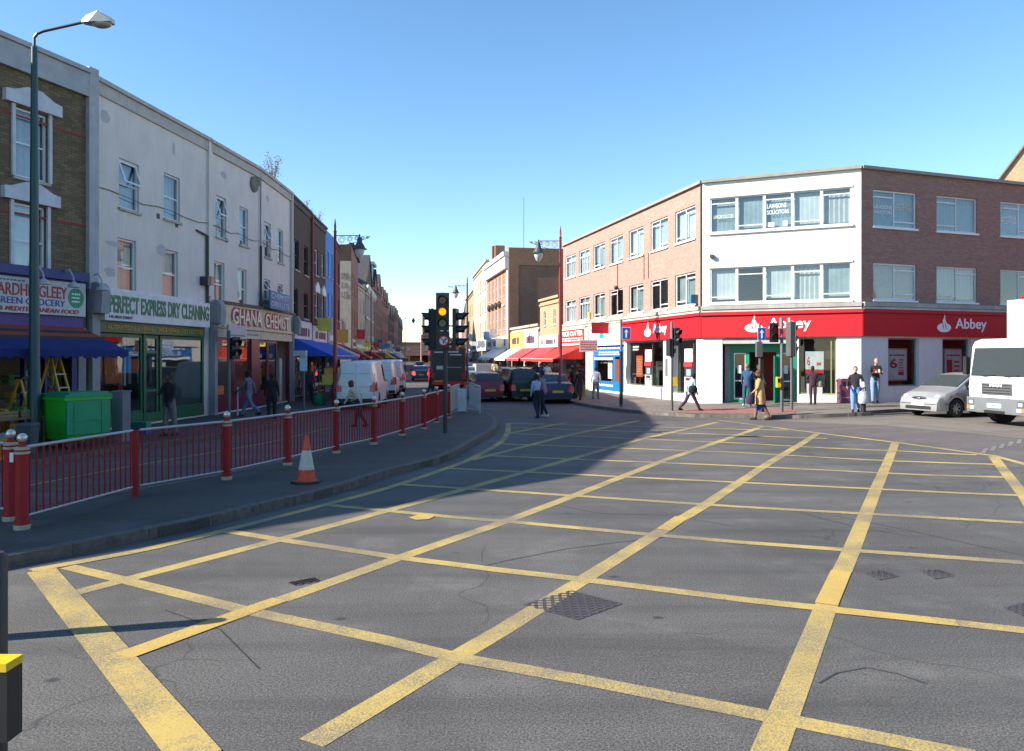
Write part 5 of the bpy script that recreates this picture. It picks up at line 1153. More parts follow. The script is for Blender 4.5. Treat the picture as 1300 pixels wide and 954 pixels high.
def scrub(name, lab, loc, n, h, spread, leafm, stem):
    t = thing(name, lab, 'plant', loc); rnd = random.Random(len(lab)); sm = MB(stem); lm = MB(leafm)
    for i in range(n):
        a = rnd.uniform(0, 2*pi); r = spread*rnd.uniform(.3, 1); q = Vector((0, 0, 0)); pts = [q]
        for j in range(1, 5): pts.append(Vector((cos(a)*r*j/4, sin(a)*r*j/4, h*rnd.uniform(.8, 1.05)*j/4)))
        sm.tube(pts, [.018, .014, .01, .007, .004], n=4)
        for k in range(26):
            u = rnd.uniform(.3, 1.05); j = min(3, int(u*4)); c = pts[j].lerp(pts[j+1], min(1, u*4-j))+Vector((rnd.gauss(0, .09), rnd.gauss(0, .09), rnd.gauss(0, .09))); d = Vector((rnd.gauss(0, 1), rnd.gauss(0, 1), rnd.gauss(0, .7))).normalized()*rnd.uniform(.03, .07); e = d.cross(Vector((rnd.gauss(0, 1), rnd.gauss(0, 1), 1))).normalized()*.018
            lm.quad(c-d, c+e, c+d, c-e)
    sm.build('stem', t); lm.build('foliage', t); return t
BUD = M('dry_leaf', (.30, .24, .20), .9, var=.3); TW = M('twig', (.14, .10, .08), .9)
scrub('buddleia_plant', 'dry feathery shrub growing out of the cream parapet', (-10.55, 34.4, ROWH), 14, 1.25, .6, BUD, TW)
scrub('buddleia_plant', 'sparse dry shrub on the roof edge of the brown house', (-10.8, 40.6, ROWH-.1), 6, .7, .5, BUD, TW)
scrub('buddleia_plant', 'tiny dry tuft at the roof edge near the blue house', (-10.9, 43.8, ROWH-.1), 5, .8, .35, BUD, TW)
def tree(lab, loc, h, r, n=2600, seed=1, col=(.10, .09, .03)):
    t = thing('tree', lab, 'tree', loc); rnd = random.Random(seed); tm = MB(M('bark', (.10, .08, .06), .95)); lm = MB(M('foliage_%d' % seed, col, .8, var=.45, vs=1.2)); tm.cyl((0, 0, 0), (0, 0, h*.5), .25, .14)
    cl = []
    for i in range(26):
        a = rnd.uniform(0, 2*pi); q = Vector((cos(a)*r*rnd.uniform(.1, .85), sin(a)*r*rnd.uniform(.1, .85), h*rnd.uniform(.4, .92))); cl.append((q, rnd.uniform(.35, .8)*r*.45)); tm.cyl((0, 0, h*rnd.uniform(.25, .5)), q, .07, .02, n=5)
    for i in range(n):
        q, s = rnd.choice(cl); c = q+Vector((rnd.gauss(0, s*.5), rnd.gauss(0, s*.5), rnd.gauss(0, s*.45))); d = Vector((rnd.gauss(0, 1), rnd.gauss(0, 1), rnd.gauss(0, 1))).normalized()*.28; e = d.cross(Vector((rnd.gauss(0, 1), 1, rnd.gauss(0, 1)))).normalized()*.2; lm.quad(c-d, c+e, c+d, c-e)
    tm.build('trunk', t); lm.build('crown', t)
tree('olive green autumn tree beside the brick house closing the street', (-21.5, 240, 0), 9.5, 4.2, seed=1); tree('yellowing tree at the far end behind the bus', (-17.5, 232, 0), 8.0, 3.6, seed=2, col=(.12, .09, .03))
tree('dark green tree at the very end of the street', (-25, 285, 0), 9, 5, seed=3, col=(.05, .06, .03))

# iron covers in the road
IRON = M('iron_cover', (.05, .042, .042), .6, .3, var=.4, vs=20)
def cover(pts, lab, ribs=8):
    P = [at(*q) for q in pts]; c = sum(P, Vector())/4; t = thing('manhole_cover', lab, 'manhole cover', c)
    L = [(q-c) for q in P]; mb = MB(IRON).add([(q.x, q.y, .0022) for q in L]+[(q.x, q.y, -.03) for q in L], [(0, 1, 2, 3), (0, 4, 5, 1), (1, 5, 6, 2), (2, 6, 7, 3), (3, 7, 4, 0)]); o = mb.build('plate', t)
    sm = MB(M('iron_stud', (.11, .09, .085), .5, .4))
    for i in range(ribs):
        for j in range(ribs):
            u, v = (i+.5)/ribs, (j+.5)/ribs; q = L[0]*(1-u)*(1-v)+L[1]*u*(1-v)+L[2]*u*v+L[3]*(1-u)*v; s = .022; k = (i+j) % 2
            sm.box(q.x-s*(1.5 if k else .6), q.x+s*(1.5 if k else .6), q.y-s*(.6 if k else 1.5), q.y+s*(.6 if k else 1.5), .0023, .0056)
    sm.build('tread_pattern', o)
cover([(664, 768), (725, 750), (791, 767), (734, 788)], 'large studded iron cover crossed by a yellow line', 12)
cover([(1096, 727), (1120, 725), (1142, 732), (1118, 737)], 'left one of two small iron covers right of the wide yellow line', 6)
cover([(1168, 725), (1192, 724), (1213, 731), (1188, 736)], 'right one of two small iron covers right of the wide yellow line', 6)
cover([(366, 740), (398, 734), (406, 738), (376, 744)], 'small narrow iron cover between the yellow lines on the left', 6)
cover([(1274, 772), (1300, 765), (1330, 775), (1300, 783)], 'iron cover at the right edge of the frame', 6)
pt = [at(*q) for q in ((519, 658), (535, 653), (552, 656), (545, 660), (528, 661))]
structure(sheet('road_marking_blot', [[(q.x, q.y) for q in pt]], .0085, YELF))

# ---------------- things on the grocer's pavement
def wbin(p, rz):
    t = thing('wheelie_bin', 'large bright green wheeled refuse container with darker green front', 'bin', p, rz)
    LG_, DG_ = M('bin_light_green', (.03, .45, .03), .5, var=.12), M('bin_dark_green', (.0, .26, .11), .5, var=.12)
    W, D, H = 1.25, 1.05, 1.15
    mb = MB(LG_); b = [(-W/2+.08, -D/2+.1), (W/2-.08, -D/2+.1), (W/2-.08, D/2-.1), (-W/2+.08, D/2-.1)]; u = [(-W/2, -D/2), (W/2, -D/2), (W/2, D/2), (-W/2, D/2)]
    mb.add([(x, y, .2) for x, y in b]+[(x, y, H) for x, y in u], [(0, 3, 2, 1), (0, 1, 5, 4), (1, 2, 6, 5), (2, 3, 7, 6), (3, 0, 4, 7)]); mb.box(-W/2-.03, W/2+.03, -D/2-.03, D/2+.03, H-.06, H+.003); mb.build('body', t)
    o = MB(DG_).box(W/2-.03, W/2+.035, -D/2+.02, D/2-.02, .32, H-.08)
    o.build('front_panel', t); mb = MB(DG_).box(-W/2-.02, W/2+.05, -D/2-.02, D/2+.02, H+.004, H+.07).box(-.1, W/2+.05, -D/2+.05, D/2-.05, H+.07, H+.12); mb.build('lid', t)
    mb = MB(DG_)
    for y in (-.32, .32): mb.box(W/2+.036, W/2+.05, y-.03, y+.03, .35, H-.1)
    mb.box(W/2+.036, W/2+.055, -.4, .4, .62, .66); mb.build('rib', t)
    for x in (-W/2+.2, W/2-.2):
        for y in (-D/2+.2, D/2-.2): MB(BLK).cyl((x-.03, y, .1), (x+.03, y, .1), .1, n=14).cyl((x, y, .1), (x, y, .21), .025).build('wheel', t)
q = at(101, 571, PV); wbin(Vector((-10.15, 18.0, PV)), R(-30))
def crate(p, rz, c, lab):
    t = thing('produce_crate', lab, 'crate', p, rz, 'crates of produce outside the grocer'); m = M('wood_pale', (.30, .20, .10), .8); mb = MB(m).box(-.25, .25, -.18, .18, 0, .02)
    for z in (.03, .1): mb.box(-.25, .25, -.18, -.165, z, z+.055).box(-.25, .25, .165, .18, z, z+.055).box(-.25, -.235, -.165, .165, z, z+.055).box(.235, .25, -.165, .165, z, z+.055)
    mb.build('box', t); fm = MB(M('produce_%d_%d' % (int(c[0]*99), int(c[1]*99)), c, .6)); rr = random.Random(int(p[1]*100))
    for k in range(16): fm.sph((rr.uniform(-.19, .19), rr.uniform(-.13, .13), rr.uniform(.09, .17)), .05, 7, 5)
    fm.build('produce', t)
m_ = MB(M('wood', (.25, .12, .05), .6)).box(-.9, .9, -.4, .4, .68, .72)
t = thing('produce_table', 'low wooden table of crates outside the grocer left of the yellow ladders', 'table', (-11.25, 17.0, PV), R(71)); m_.build('top', t)
for x in (-.85, .85):
    for y in (-.35, .35): MB(M('wood')).box(x-.03, x+.03, y-.03, y+.03, 0, .679).build('leg', t)
for k, (c, n) in enumerate((((.55, .06, .03), 'red tomatoes'), ((.6, .25, .02), 'oranges'), ((.15, .3, .03), 'green limes'), ((.6, .45, .05), 'yellow lemons'), ((.25, .12, .05), 'brown yams'), ((.08, .2, .03), 'dark green peppers'))):
    u = -.6+.58*(k % 3); v = -.19+.38*(k//3); a_ = R(71); crate(Vector((-11.25+u*cos(a_)-v*sin(a_), 17.0+u*sin(a_)+v*cos(a_), PV+.722)), a_, c, 'wooden crate of %s on the grocer table' % n)
q = Vector((-9.55, 19.0, PV)); t = thing('grey_cabinet', 'plain grey street cabinet behind the green wheeled container', 'cabinet', q); MB(M('cabinet_grey', (.16, .17, .19), .6)).box(-.1, .16, -.2, .2, 0, 1.2).build('body', t); MB(M('cabinet_grey')).box(-.12, .18, -.22, .22, 1.203, 1.24).build('lid', t)
q = Vector((-10.3, 16.6, PV)); t = thing('grey_dustbin', 'small dark grey dustbin beside the green column', 'bin', q); MB(M('dustbin_grey', (.07, .075, .09), .6)).lathe([(.17, 0), (.22, .6)], n=4).build('body', t, rz=R(45)); MB(M('dustbin_grey')).lathe([(.24, .603), (.2, .66)], n=4).build('lid', t, rz=R(45))
q = Vector((-10.72, 16.5, PV)); t = thing('white_crates', 'two small pale boxes stacked beside the grey dustbin', 'box', q)
MB(M('crate_pale', (.45, .46, .5), .7)).box(-.1, .12, -.12, .12, .3, .45).build('upper_box', t); MB(M('crate_pale')).box(-.1, .12, -.12, .12, 0, .28).build('lower_box', t)
q = Vector((-10.55, 15.6, PV)); t = thing('yellow_crate', 'low yellow slatted crate by the foot of the green column', 'crate', q); mb = MB(M('crate_yellow', (.62, .30, .01), .6, var=.15))
mb.box(-.75, .35, -.2, .2, 0, .06); 
for k in range(9): mb.box(-.75+k*.125, -.66+k*.125, -.2, -.18, .06, .36); mb.box(-.75+k*.125, -.66+k*.125, .18, .2, .06, .36)
mb.box(-.75, .35, -.203, -.18, .361, .40); mb.box(-.75, .35, .18, .203, .361, .40); mb.build('body', t)
q = Vector((-11.2, 15.6, PV)); t = thing('green_trough', 'dark green market trough under the blue bags', 'stall', q); MB(M('trough_green', (.008, .06, .025), .7)).box(-1.4, .35, -.35, .35, .0, .72).build('body', t); MB(M('trough_green')).box(-1.42, .37, -.37, .37, .723, .77).build('rim', t)
BB = M('blue_bag', (.01, .10, .45), .5, var=.25, vs=5)
for i, (dx, lab) in enumerate(((-.75, 'crumpled blue plastic bag at the left edge of the trough'), (-.15, 'crumpled blue plastic bag with red handle on the trough'))):
    q = Vector((-11.2+dx, 15.6, PV+.77)); mb = MB(BB); n = 12
    mb.lathe([(.1, 0), (.26, .06), (.28, .2), (.2, .36), (.1, .42), (.16, .5)], n=9, ey=.8); o = mb.build('shopping_bag', None, loc=q, rz=i*.7, smooth=True); tag(o, lab, 'bag')
    for v in o.data.vertices: v.co.x += .03*sin(v.co.z*31+i); v.co.y += .03*sin(v.co.x*27+v.co.z*19)
q = Vector((-11.35, 15.25, PV+.9)); tag(MB(RP).box(-.07, .07, -.05, .05, 0, .16).lathe([(.03, .16), (.03, .2)], n=6).build('red_carton', None, loc=q), 'small red carton standing among the blue bags', 'carton')
YL = M('ladder_yellow', (.60, .38, .02), .5)
def ladder(p, rz, h, lab, w_=.42, sp=.62):
    t = thing('step_ladder', lab, 'step ladder', p, rz)
    for s in (-1, 1):
        for w2 in (-1, 1): MB(YL).add([(w2*w_/2-.02, s*sp-.02, 0), (w2*w_/2+.02, s*sp-.02, 0), (w2*w_/2+.02, s*sp+.02, 0), (w2*w_/2-.02, s*sp+.02, 0), (w2*w_*.32-.02, s*.03-.02, h), (w2*w_*.32+.02, s*.03-.02, h), (w2*w_*.32+.02, s*.03+.02, h), (w2*w_*.32-.02, s*.03+.02, h)], [(0, 3, 2, 1), (4, 5, 6, 7), (0, 1, 5, 4), (1, 2, 6, 5), (2, 3, 7, 6), (3, 0, 4, 7)]).build('leg', t)
    for k in range(1, 6): z = h*k/6.3; y = -sp*(1-k/6.3); MB(M('grey_metal')).box(-w_/2+.03, w_/2-.03, y-.05, y+.05, z, z+.03).build('tread', t)
    MB(BLK).box(-w_*.4, w_*.4, -.12, .12, h+.003, h+.05).build('top_cap', t)
ladder(Vector((-11.15, 19.0, PV)), R(80), 2.05, 'taller yellow step ladder standing open behind the green container')
ladder(Vector((-11.3, 18.1, PV)), R(70), 1.55, 'smaller yellow step ladder left of the taller one')
cols = [(.5, .5, .5), (.4, .05, .05), (.1, .25, .5), (.5, .4, .1)]
def string(x, y, z0, z1, lab):
    t = thing('hanging_goods', lab, 'goods', (x, y, PV)); rnd = random.Random(int(abs(x*100))); MB(DARKF).cyl((0, 0, z0), (0, 0, z1), .006, n=4).build('cord', t)
    z = z0; k = 0
    while z < z1:
        c = cols[k % 4]; n = 10
        MB(M('goods_%d_%d_%d' % tuple(int(v*99) for v in c), c, .5)).tube([(.07*cos(2*pi*j/n), -.02, z+.09+.09*sin(2*pi*j/n)) for j in range(n+1)], .016, n=5).build('bundle', t); z += .22; k += 1
string(-11.25, 15.9, .7, 2.15, 'string of coloured hoops hanging left of the green column'); string(-10.98, 16.6, .9, 2.1, 'string of coloured hoops hanging right of the green column')
string(-11.5, 18.6, .7, 1.9, 'string of blue and red hoops hanging inside the ladders'); string(-11.35, 19.2, .9, 2.1, 'string of coloured hoops hanging behind the taller ladder')
q = Vector((-10.0, 21.0, PV)); t = thing('storage_tubs', 'green tub stacked on a blue tub before the dry cleaner', 'tub', q); MB(M('tub_green', (.02, .22, .15), .5)).box(-.22, .22, -.15, .15, .16, .32).build('green_tub', t); MB(BB).box(-.22, .22, -.15, .15, 0, .15).build('blue_tub', t)
# board sign outside the chemist and stall goods under the blue blind
q = Vector((-9.6, 27.3, PV)); t = thing('pavement_sign', 'white and yellow pavement board leaning outside the chemist', 'sign', q, R(-70)); MB(WP).box(-.3, .3, -.02, .02, .02, 1.0).build('board', t); MB(M('crate_yellow')).box(-.24, .24, -.03, -.021, .12, .55).build('board_print', t); MB(M('bright_blue')).box(-.2, .2, -.03, -.021, .56, .85).build('board_picture', t)
q = Vector((-8.7, 38.2, PV)); t = thing('market_stall', 'shaded market stall of mixed goods under the blue awning', 'stall', q, R(90)); mb = MB(M('wood', (.25, .12, .05), .6)).box(-1.4, 1.4, -.5, .5, .7, .75)
for x in (-1.3, 1.3): mb.box(x-.03, x+.03, -.45, -.39, 0, .7).box(x-.03, x+.03, .39, .45, 0, .7)
mb.build('table', t); gb = MB(INT)
for k in range(26): x = random.uniform(-1.3, 1.1); c = random.choice(SIGNC); gb.box(x, x+random.uniform(.1, .3), -.45+random.random()*.5, .3, .752, .9+random.random()*.7, M('goods_%d_%d_%d' % tuple(int(v*99) for v in c), c, .7))
gb.build('goods', t)
for i, (x, y, c, lab) in enumerate(((-8.3, 33.6, (.01, .2, .08), 'green sack slumped on the pavement near the parked van'), (-8.55, 34.3, (.05, .06, .09), 'dark sack slumped behind the green one'))):
    o = MB(M('goods_%d_%d_%d' % tuple(int(v*99) for v in c), c, .6)).lathe([(.2, 0), (.26, .1), (.22, .35), (.08, .5)], n=9).build('sack', None, loc=(x, y, PV), smooth=True); tag(o, lab, 'sack')
# right pavement goods
q = at(722, 505, PV); t = thing('red_display_box', 'bright red display box beside the parked blue car', 'display box', q); MB(M('sign_red', (.72, .03, .02), .5)).box(-.28, .3, -.2, .2, .5, 1.15).build('upper_box', t); MB(M('tub_green')).box(-.2, .35, -.2, .2, 0, .48).build('lower_box', t)
q = Vector((3.35, 41.5, PV)); t = thing('fruit_stand', 'dark stand of boxes under the red awning', 'stall', q, R(104)); gb = MB(M('wood'))
for k in range(14): x = random.uniform(-1.2, .9); c = random.choice([(.4, .05, .03), (.2, .1, .04), (.3, .2, .05)]); gb.box(x, x+.35, -.2, .2, .0, .4+random.random()*.5, M('goods_%d_%d_%d' % tuple(int(v*99) for v in c), c, .7))
gb.build('boxes', t)
# ================================================================ VEHICLES
TYRE = M('tyre_rubber', (.018, .018, .018), .8); RIM = M('alloy_rim', (.45, .45, .46), .3, .8); CGL = None
def cglass():
    m, t, p = _nodes('car_glass'); p.inputs['Base Color'].default_value = (.045, .055, .06, 1); p.inputs['Roughness'].default_value = .06; p.inputs['Specular IOR Level'].default_value = .5; return m
CGL = cglass(); TRIM = M('black_trim', (.02, .02, .022), .5); UNDER = M('underbody', (.01, .01, .01), .9)
PLY = M('plate_yellow', (.62, .40, .02), .5); PLW = M('plate_white', (.68, .68, .64), .5); TL = M('tail_lamp', (.60, .015, .01), .15, coat=.5); TLO = M('tail_lamp_orange', (.55, .14, .01), .2); HL = M('head_lamp', (.6, .63, .66), .08, .3); TLON = M('tail_lamp_lit', (1, .03, .02), emis=3)
def cpaint(name, c=None, metal=.35): return M(name, c, .35, metal, var=.03, coat=.35)
def interp(tab, x):
    if x <= tab[0][0]: return tab[0][1]
    for (a, u), (b, v) in zip(tab, tab[1:]):
        if x <= b: return u+(v-u)*(x-a)/(b-a) if b > a else v
    return tab[-1][1]
def vehicle(name, lab, cat, loc, yaw, col, top, belt, W, axles, wr=.3, inset=.14, zb=.22, side=(), screen=None, rear=None, taper=.12, plates=True, tl=None, hl=True, group=None, mirrors=True, lit=False, bump=True, handles=True, tlz=(.55, .85)):
    """front towards +x; top and belt are side outlines (x, z)"""
    t = thing(name, lab, cat, loc, yaw, group); X0, X1 = top[0][0], top[-1][0]; ar = wr+.06
    xs = {x for x, _ in top} | {x for x, _ in belt} | {X0+.03, X0+.12, X0+.3, X1-.03, X1-.12, X1-.3}
    for a in axles: xs |= {a+ar*u for u in (-1, -.92, -.7, -.35, 0, .35, .7, .92, 1)}
    xs = sorted(x for x in xs if X0 <= x <= X1)
    def wd(x):
        e = min(x-X0, X1-x); u = min(1, max(0, e/.55)); return W/2*(1-taper*(1-u)**2)
    def ring(x):
        zt = interp(top, x); zbl = min(interp(belt, x), zt-.03); w_ = wd(x); zc = zb
        for a in axles:
            if abs(x-a) < ar: zc = max(zc, wr+sqrt(max(0, ar*ar-(x-a)**2))-.0)
        zc = min(zc, zbl-.08); k = min(1, max(0, (zt-zbl)/.45)); wt = w_*.97-inset*k*1.0
        if k < .2: wt = w_*.86
        zm = zc+(zbl-zc)*.55
        return [(0, zb), (w_*.62, zb if zc == zb else zb), (w_*.62, zc), (w_*.96, zc), (w_, zm), (w_*.975, zbl), (wt, zt-.045 if k > .2 else zt-.02), (wt*.82, zt-.005), (0, zt+.012)]
    mb = MB(col); n = 9; rows = []
    for x in xs:
        r = ring(x); rows.append([(x, y, z) for y, z in r]+[(x, -y, z) for y, z in r[::-1][1:-1]])
    m_ = len(rows[0]); vs = [p for r in rows for p in r]; fb = []; fu = []
    for i in range(len(rows)-1):
        for j in range(m_):
            f = (i*m_+j, i*m_+(j+1) % m_, (i+1)*m_+(j+1) % m_, (i+1)*m_+j); (fu if j in (0, 1, 2, m_-3, m_-2, m_-1) else fb).append(f)
    mb.add(vs, fb, col); k0 = len(mb.v); mb.add([], [], UNDER); i_ = mb._mi(UNDER)
    for f in fu: mb.f.append(f); mb.fm.append(i_)
    mb.f.append(tuple(range(m_))); mb.fm.append(mb._mi(col)); mb.f.append(tuple((len(rows)-1)*m_+j for j in range(m_-1, -1, -1))); mb.fm.append(mb._mi(col))
    body = mb.build('body', t, smooth=True, ang=32)
    def sp(x, v, s, off=.006):
        r = ring(x); a, b = r[5], r[6]; y = a[0]+(b[0]-a[0])*v; z = a[1]+(b[1]-a[1])*v; return (x, s*(y+off), z)
    for s in (-1, 1):
        for xa, xb in side:
            gm = MB(CGL); k = 6
            for i in range(k):
                u0, u1 = xa+(xb-xa)*i/k, xa+(xb-xa)*(i+1)/k; gm.quad(sp(u0, .08, s), sp(u1, .08, s), sp(u1, .86, s), sp(u0, .86, s))
            gm.build('side_window', t)
    def scr(xa, xb, nm):
        k = 5; gm = MB(CGL); dx = xb-xa; dz = interp(top, xb)-interp(top, xa); l = sqrt(dx*dx+dz*dz); nx, nz = -dz/l, dx/l
        if nz < 0: nx, nz = -nx, -nz
        def q(x, v): r = ring(x); yy = r[7][0]*v; z = r[7][1]+(r[8][1]-r[7][1])*(1-abs(v)); return (x+nx*.008, yy*1.12, z+nz*.008)
        for i in range(k):
            u0, u1 = xa+dx*i/k, xa+dx*(i+1)/k
            for v0, v1 in ((-1, -.5), (-.5, 0), (0, .5), (.5, 1)): gm.quad(q(u0, v0), q(u1, v0), q(u1, v1), q(u0, v1))
        return gm.build(nm, t)
    if screen: scr(*screen, 'windscreen')
    if rear: scr(*rear, 'rear_window')
    for a in axles:
        for s in (-1, 1):
            y = s*(W/2-.11); wm = MB(TYRE); w0 = .095
            prof = [(wr*.62, -w0), (wr*.93, -w0), (wr, -w0*.6), (wr, w0*.6), (wr*.93, w0), (wr*.62, w0)]; nn = 20
            vs = [(a+r*cos(2*pi*i/nn), y+h, wr+r*sin(2*pi*i/nn)) for r, h in prof for i in range(nn)]
            wm.add(vs, [(j*nn+i, j*nn+(i+1) % nn, ((j+1) % 6)*nn+(i+1) % nn, ((j+1) % 6)*nn+i) for j in range(6) for i in range(nn)])
            wh = wm.build('wheel', t, smooth=True); rm = MB(RIM); yo = y+s*.06
            rm.cyl((a, y-s*.05, wr), (a, y-s*.04, wr), wr*.63, n=18, m=TRIM); rm.cyl((a, y, wr), (a, yo, wr), .06, n=10)
            for k in range(7):
                an = 2*pi*k/7; u = Vector((cos(an), 0, sin(an))); v = Vector((-sin(an), 0, cos(an)))*.026; c0 = Vector((a, yo-s*.005, wr)); rm.quad(c0-v, c0+v, c0+u*wr*.62+v*1.2, c0+u*wr*.62-v*1.2)
            rm.tube([(a+wr*.6*cos(2*pi*i/18), yo, wr+wr*.6*sin(2*pi*i/18)) for i in range(19)], .012, n=5); rm.build('rim', wh)
    if bump:
        MB(TRIM).box(X0-.012, X0+.03, -W/2*.84, W/2*.84, zb+.02, zb+.12).build('rear_bumper_strip', t); MB(TRIM).box(X1-.03, X1+.006, -W/2*.6, W/2*.6, zb+.04, zb+.14).build('front_grille', t)
    for s in (-1, 1):
        y = s*W/2*.84
        MB(TLON if lit else TL).add([(X0-.012, y-s*.18, tlz[0]), (X0-.012, y+s*.06, tlz[0]), (X0+.22, y+s*.135, tlz[0]+.04), (X0+.22, y+s*.12, tlz[1]), (X0-.006+.03, y+s*.04, tlz[1]), (X0+.02, y-s*.13, tlz[1]), (X0+.2, y-s*.1, tlz[0]), (X0+.2, y-s*.1, tlz[1])], [(0, 1, 4, 5), (1, 2, 3, 4), (4, 3, 7, 5), (0, 6, 2, 1)]).build('tail_lamp', t)
        if mirrors: xm = screen[0]+.05 if screen and screen[0] > screen[1] else (screen[1]-.15 if screen else X1-1); MB(col).sph((max(screen)-.42 if screen else X1-1, s*(W/2+.06), interp(belt, 0)+.1), (.06, .1, .075), 8, 6).build('wing_mirror', t, smooth=True)
    if plates:
        MB(PLY).box(X0-.03, X0-.013, -.26, .26, .52, .63).build('rear_plate', t)
        MB(PLW).box(X1+.004, X1+.018, -.26, .26, .38, .48).build('front_plate', t)
    if handles:
        for s in (-1, 1):
            mb = MB(TRIM)
            for xx in (.1, -.95): mb.box(xx-.08, xx+.08, s*(W/2-.008), s*(W/2+.012), interp(belt, xx)-.12, interp(belt, xx)-.09)
            mb.build('door_handle', t)
    t['_w'] = W; return t, ring
def door_lines(t, ring, xs, s, z0=.3):
    mb = MB(TRIM)
    for x in xs:
        r = ring(x); e = .006
        mb.add([(x-e, s*(r[4][0]+.003), r[4][1]-.25), (x+e, s*(r[4][0]+.003), r[4][1]-.25), (x+e, s*(r[4][0]+.004), r[4][1]), (x-e, s*(r[4][0]+.004), r[4][1]), (x+e, s*(r[5][0]+.004), r[5][1]), (x-e, s*(r[5][0]+.004), r[5][1])], [(0, 1, 2, 3), (3, 2, 4, 5)])
    mb.build('door_seam', t)
HATCH = dict(top=[(-2.05, .62), (-2.0, .92), (-1.78, 1.05), (-1.35, 1.38), (-.7, 1.44), (.0, 1.45), (.45, 1.40), (1.25, .98), (1.75, .82), (2.0, .66), (2.08, .50)], belt=[(-2.05, .85), (-1, .93), (.6, .90), (1.3, .86), (2.08, .6)], W=1.68, axles=(-1.28, 1.30), side=((-1.45, -.75), (-.68, .12), (.19, .85)), screen=(.5, 1.2), rear=(-1.76, -1.38))
SEDAN = dict(top=[(-2.3, .6), (-2.24, .95), (-2.1, .99), (-1.72, 1.03), (-1.1, 1.34), (-.5, 1.41), (.2, 1.41), (.55, 1.36), (1.3, .95), (1.9, .82), (2.2, .66), (2.28, .5)], belt=[(-2.3, .88), (-1, .92), (.6, .90), (1.3, .86), (2.28, .6)], W=1.72, axles=(-1.35, 1.38), side=((-1.15, -.62), (-.55, .2), (.27, .9)), screen=(.6, 1.25), rear=(-1.68, -1.15))
SUV = dict(top=[(-2.2, .6), (-2.16, 1.05), (-2.02, 1.4), (-1.8, 1.60), (-.7, 1.66), (.0, 1.65), (.4, 1.60), (1.05, 1.12), (1.9, 1.0), (2.12, .8), (2.18, .5)], belt=[(-2.2, .98), (-1, 1.02), (.6, 1.02), (1.1, 1.0), (2.18, .7)], W=1.76, axles=(-1.3, 1.35), wr=.35, side=((-1.9, -1.1), (-1.0, -.2), (-.12, .75)), screen=(.45, 1.0), rear=(-2.14, -1.85))
VAN = dict(top=[(-2.42, .6), (-2.40, 1.5), (-2.32, 1.92), (-2.15, 1.99), (.6, 2.03), (1.0, 1.96), (1.75, 1.15), (2.2, .95), (2.4, .7), (2.44, .5)], belt=[(-2.42, .95), (.6, 1.02), (1.75, 1.0), (2.44, .65)], W=1.78, axles=(-1.45, 1.55), wr=.32, inset=.17, side=((.35, 1.3),), screen=(1.05, 1.7), zb=.28)
def road(px, py): p = at(px, py); return Vector((p.x, p.y, p.z))
# silver hatchback by the bank
rd = Vector((-.94, -.342)).normalized(); yaw = atan2(rd.y, rd.x)
w_ = at(1212, 530.5); n_ = Vector((-rd.y, rd.x))
c = w_.xy-rd*1.30-Vector((-rd.y, rd.x))*(.73)
SILC = cpaint('silver_paint', (.40, .40, .40), .5)
t, rg = vehicle('hatchback_car', 'silver five door hatchback beside the white lorry, facing the junction', 'car', (c.x, c.y, g(c.x)), yaw, SILC, hl=False, **HATCH)
for s in (-1, 1): door_lines(t, rg, (1.0, .16, -.72), s)
for s in (-1, 1):
    MB(HL).add([(2.02, s*.42, .60), (1.92, s*.72, .62), (1.62, s*.79, .74), (1.60, s*.70, .84), (1.83, s*.50, .77)], [(0, 1, 2, 3, 4)]).build('headlight', t)
    MB(HL).sph((1.86, s*.62, .68), (.15, .13, .075), 10, 7).build('headlight', t, smooth=True); MB(TRIM).sph((2.0, s*.55, .36), (.08, .16, .05), 8, 6).build('fog_lamp', t)
    MB(M('indicator', (.7, .25, .02), .3)).box(1.0, 1.08, s*.84, s*.845, .68, .71).build('side_repeater', t)
MB(TRIM).sph((2.02, 0, .63), (.06, .3, .05), 10, 6).build('grille', t); MB(TRIM).box(2.0, 2.09, -.45, .45, .27, .37).build('lower_grille', t)
MB(M('silver_badge', (.3, .32, .4), .2, .7)).sph((2.07, 0, .62), (.02, .07, .035), 10, 6).build('badge', t)
for s in (-1, 1): MB(TRIM).add([(2.085, s*.2, .43), (2.085, s*.70*.98, .43), (1.7, s*.86, .45), (1.7, s*.862, .47), (2.085, s*.70, .45), (2.09, s*.2, .45)], [(0, 1, 4, 5), (1, 2, 3, 4)]).build('bumper_strip', t)

# queue on the right of the high street: heading away
def cr(kind, px, py, yaw, name, lab, col, wd=None, **k):
    d = dict(dict(HATCH=HATCH, SEDAN=SEDAN, SUV=SUV, VAN=VAN)[kind]); d['W'] = wd or d['W']; L = -d['top'][0][0]; p = at(px, py); h = Vector((cos(yaw), sin(yaw))); c = p.xy+h*L
    return vehicle(name, lab, 'van' if kind == 'VAN' else 'car', (c.x, c.y, g(c.x)), yaw, col, **d, **k)
cr('HATCH', 622.5, 511, R(101), 'hatchback_car', 'maroon hatchback waiting in the queue behind the grey barriers', cpaint('maroon_paint', (.15, .008, .025)), wd=1.5)
cr('SUV', 667, 510.5, R(103), 'estate_car', 'dark green four wheel drive between the maroon hatchback and blue saloon', cpaint('dark_green_paint', (.012, .035, .028)), wd=1.52)
cr('SEDAN', 708.5, 513.5, R(99), 'saloon_car', 'dark blue saloon parked at the kerb nearest the price shop', cpaint('navy_paint', (.010, .022, .06)), wd=1.58)
cr('HATCH', 652, 492, R(101), 'hatchback_car', 'dark hatchback ahead of the maroon car in the queue', cpaint('black_paint', (.02, .025, .03)))
cr('HATCH', 637, 485, R(101), 'hatchback_car', 'distant silver blue hatchback far up the queue on the right', cpaint('ice_paint', (.35, .42, .5)))
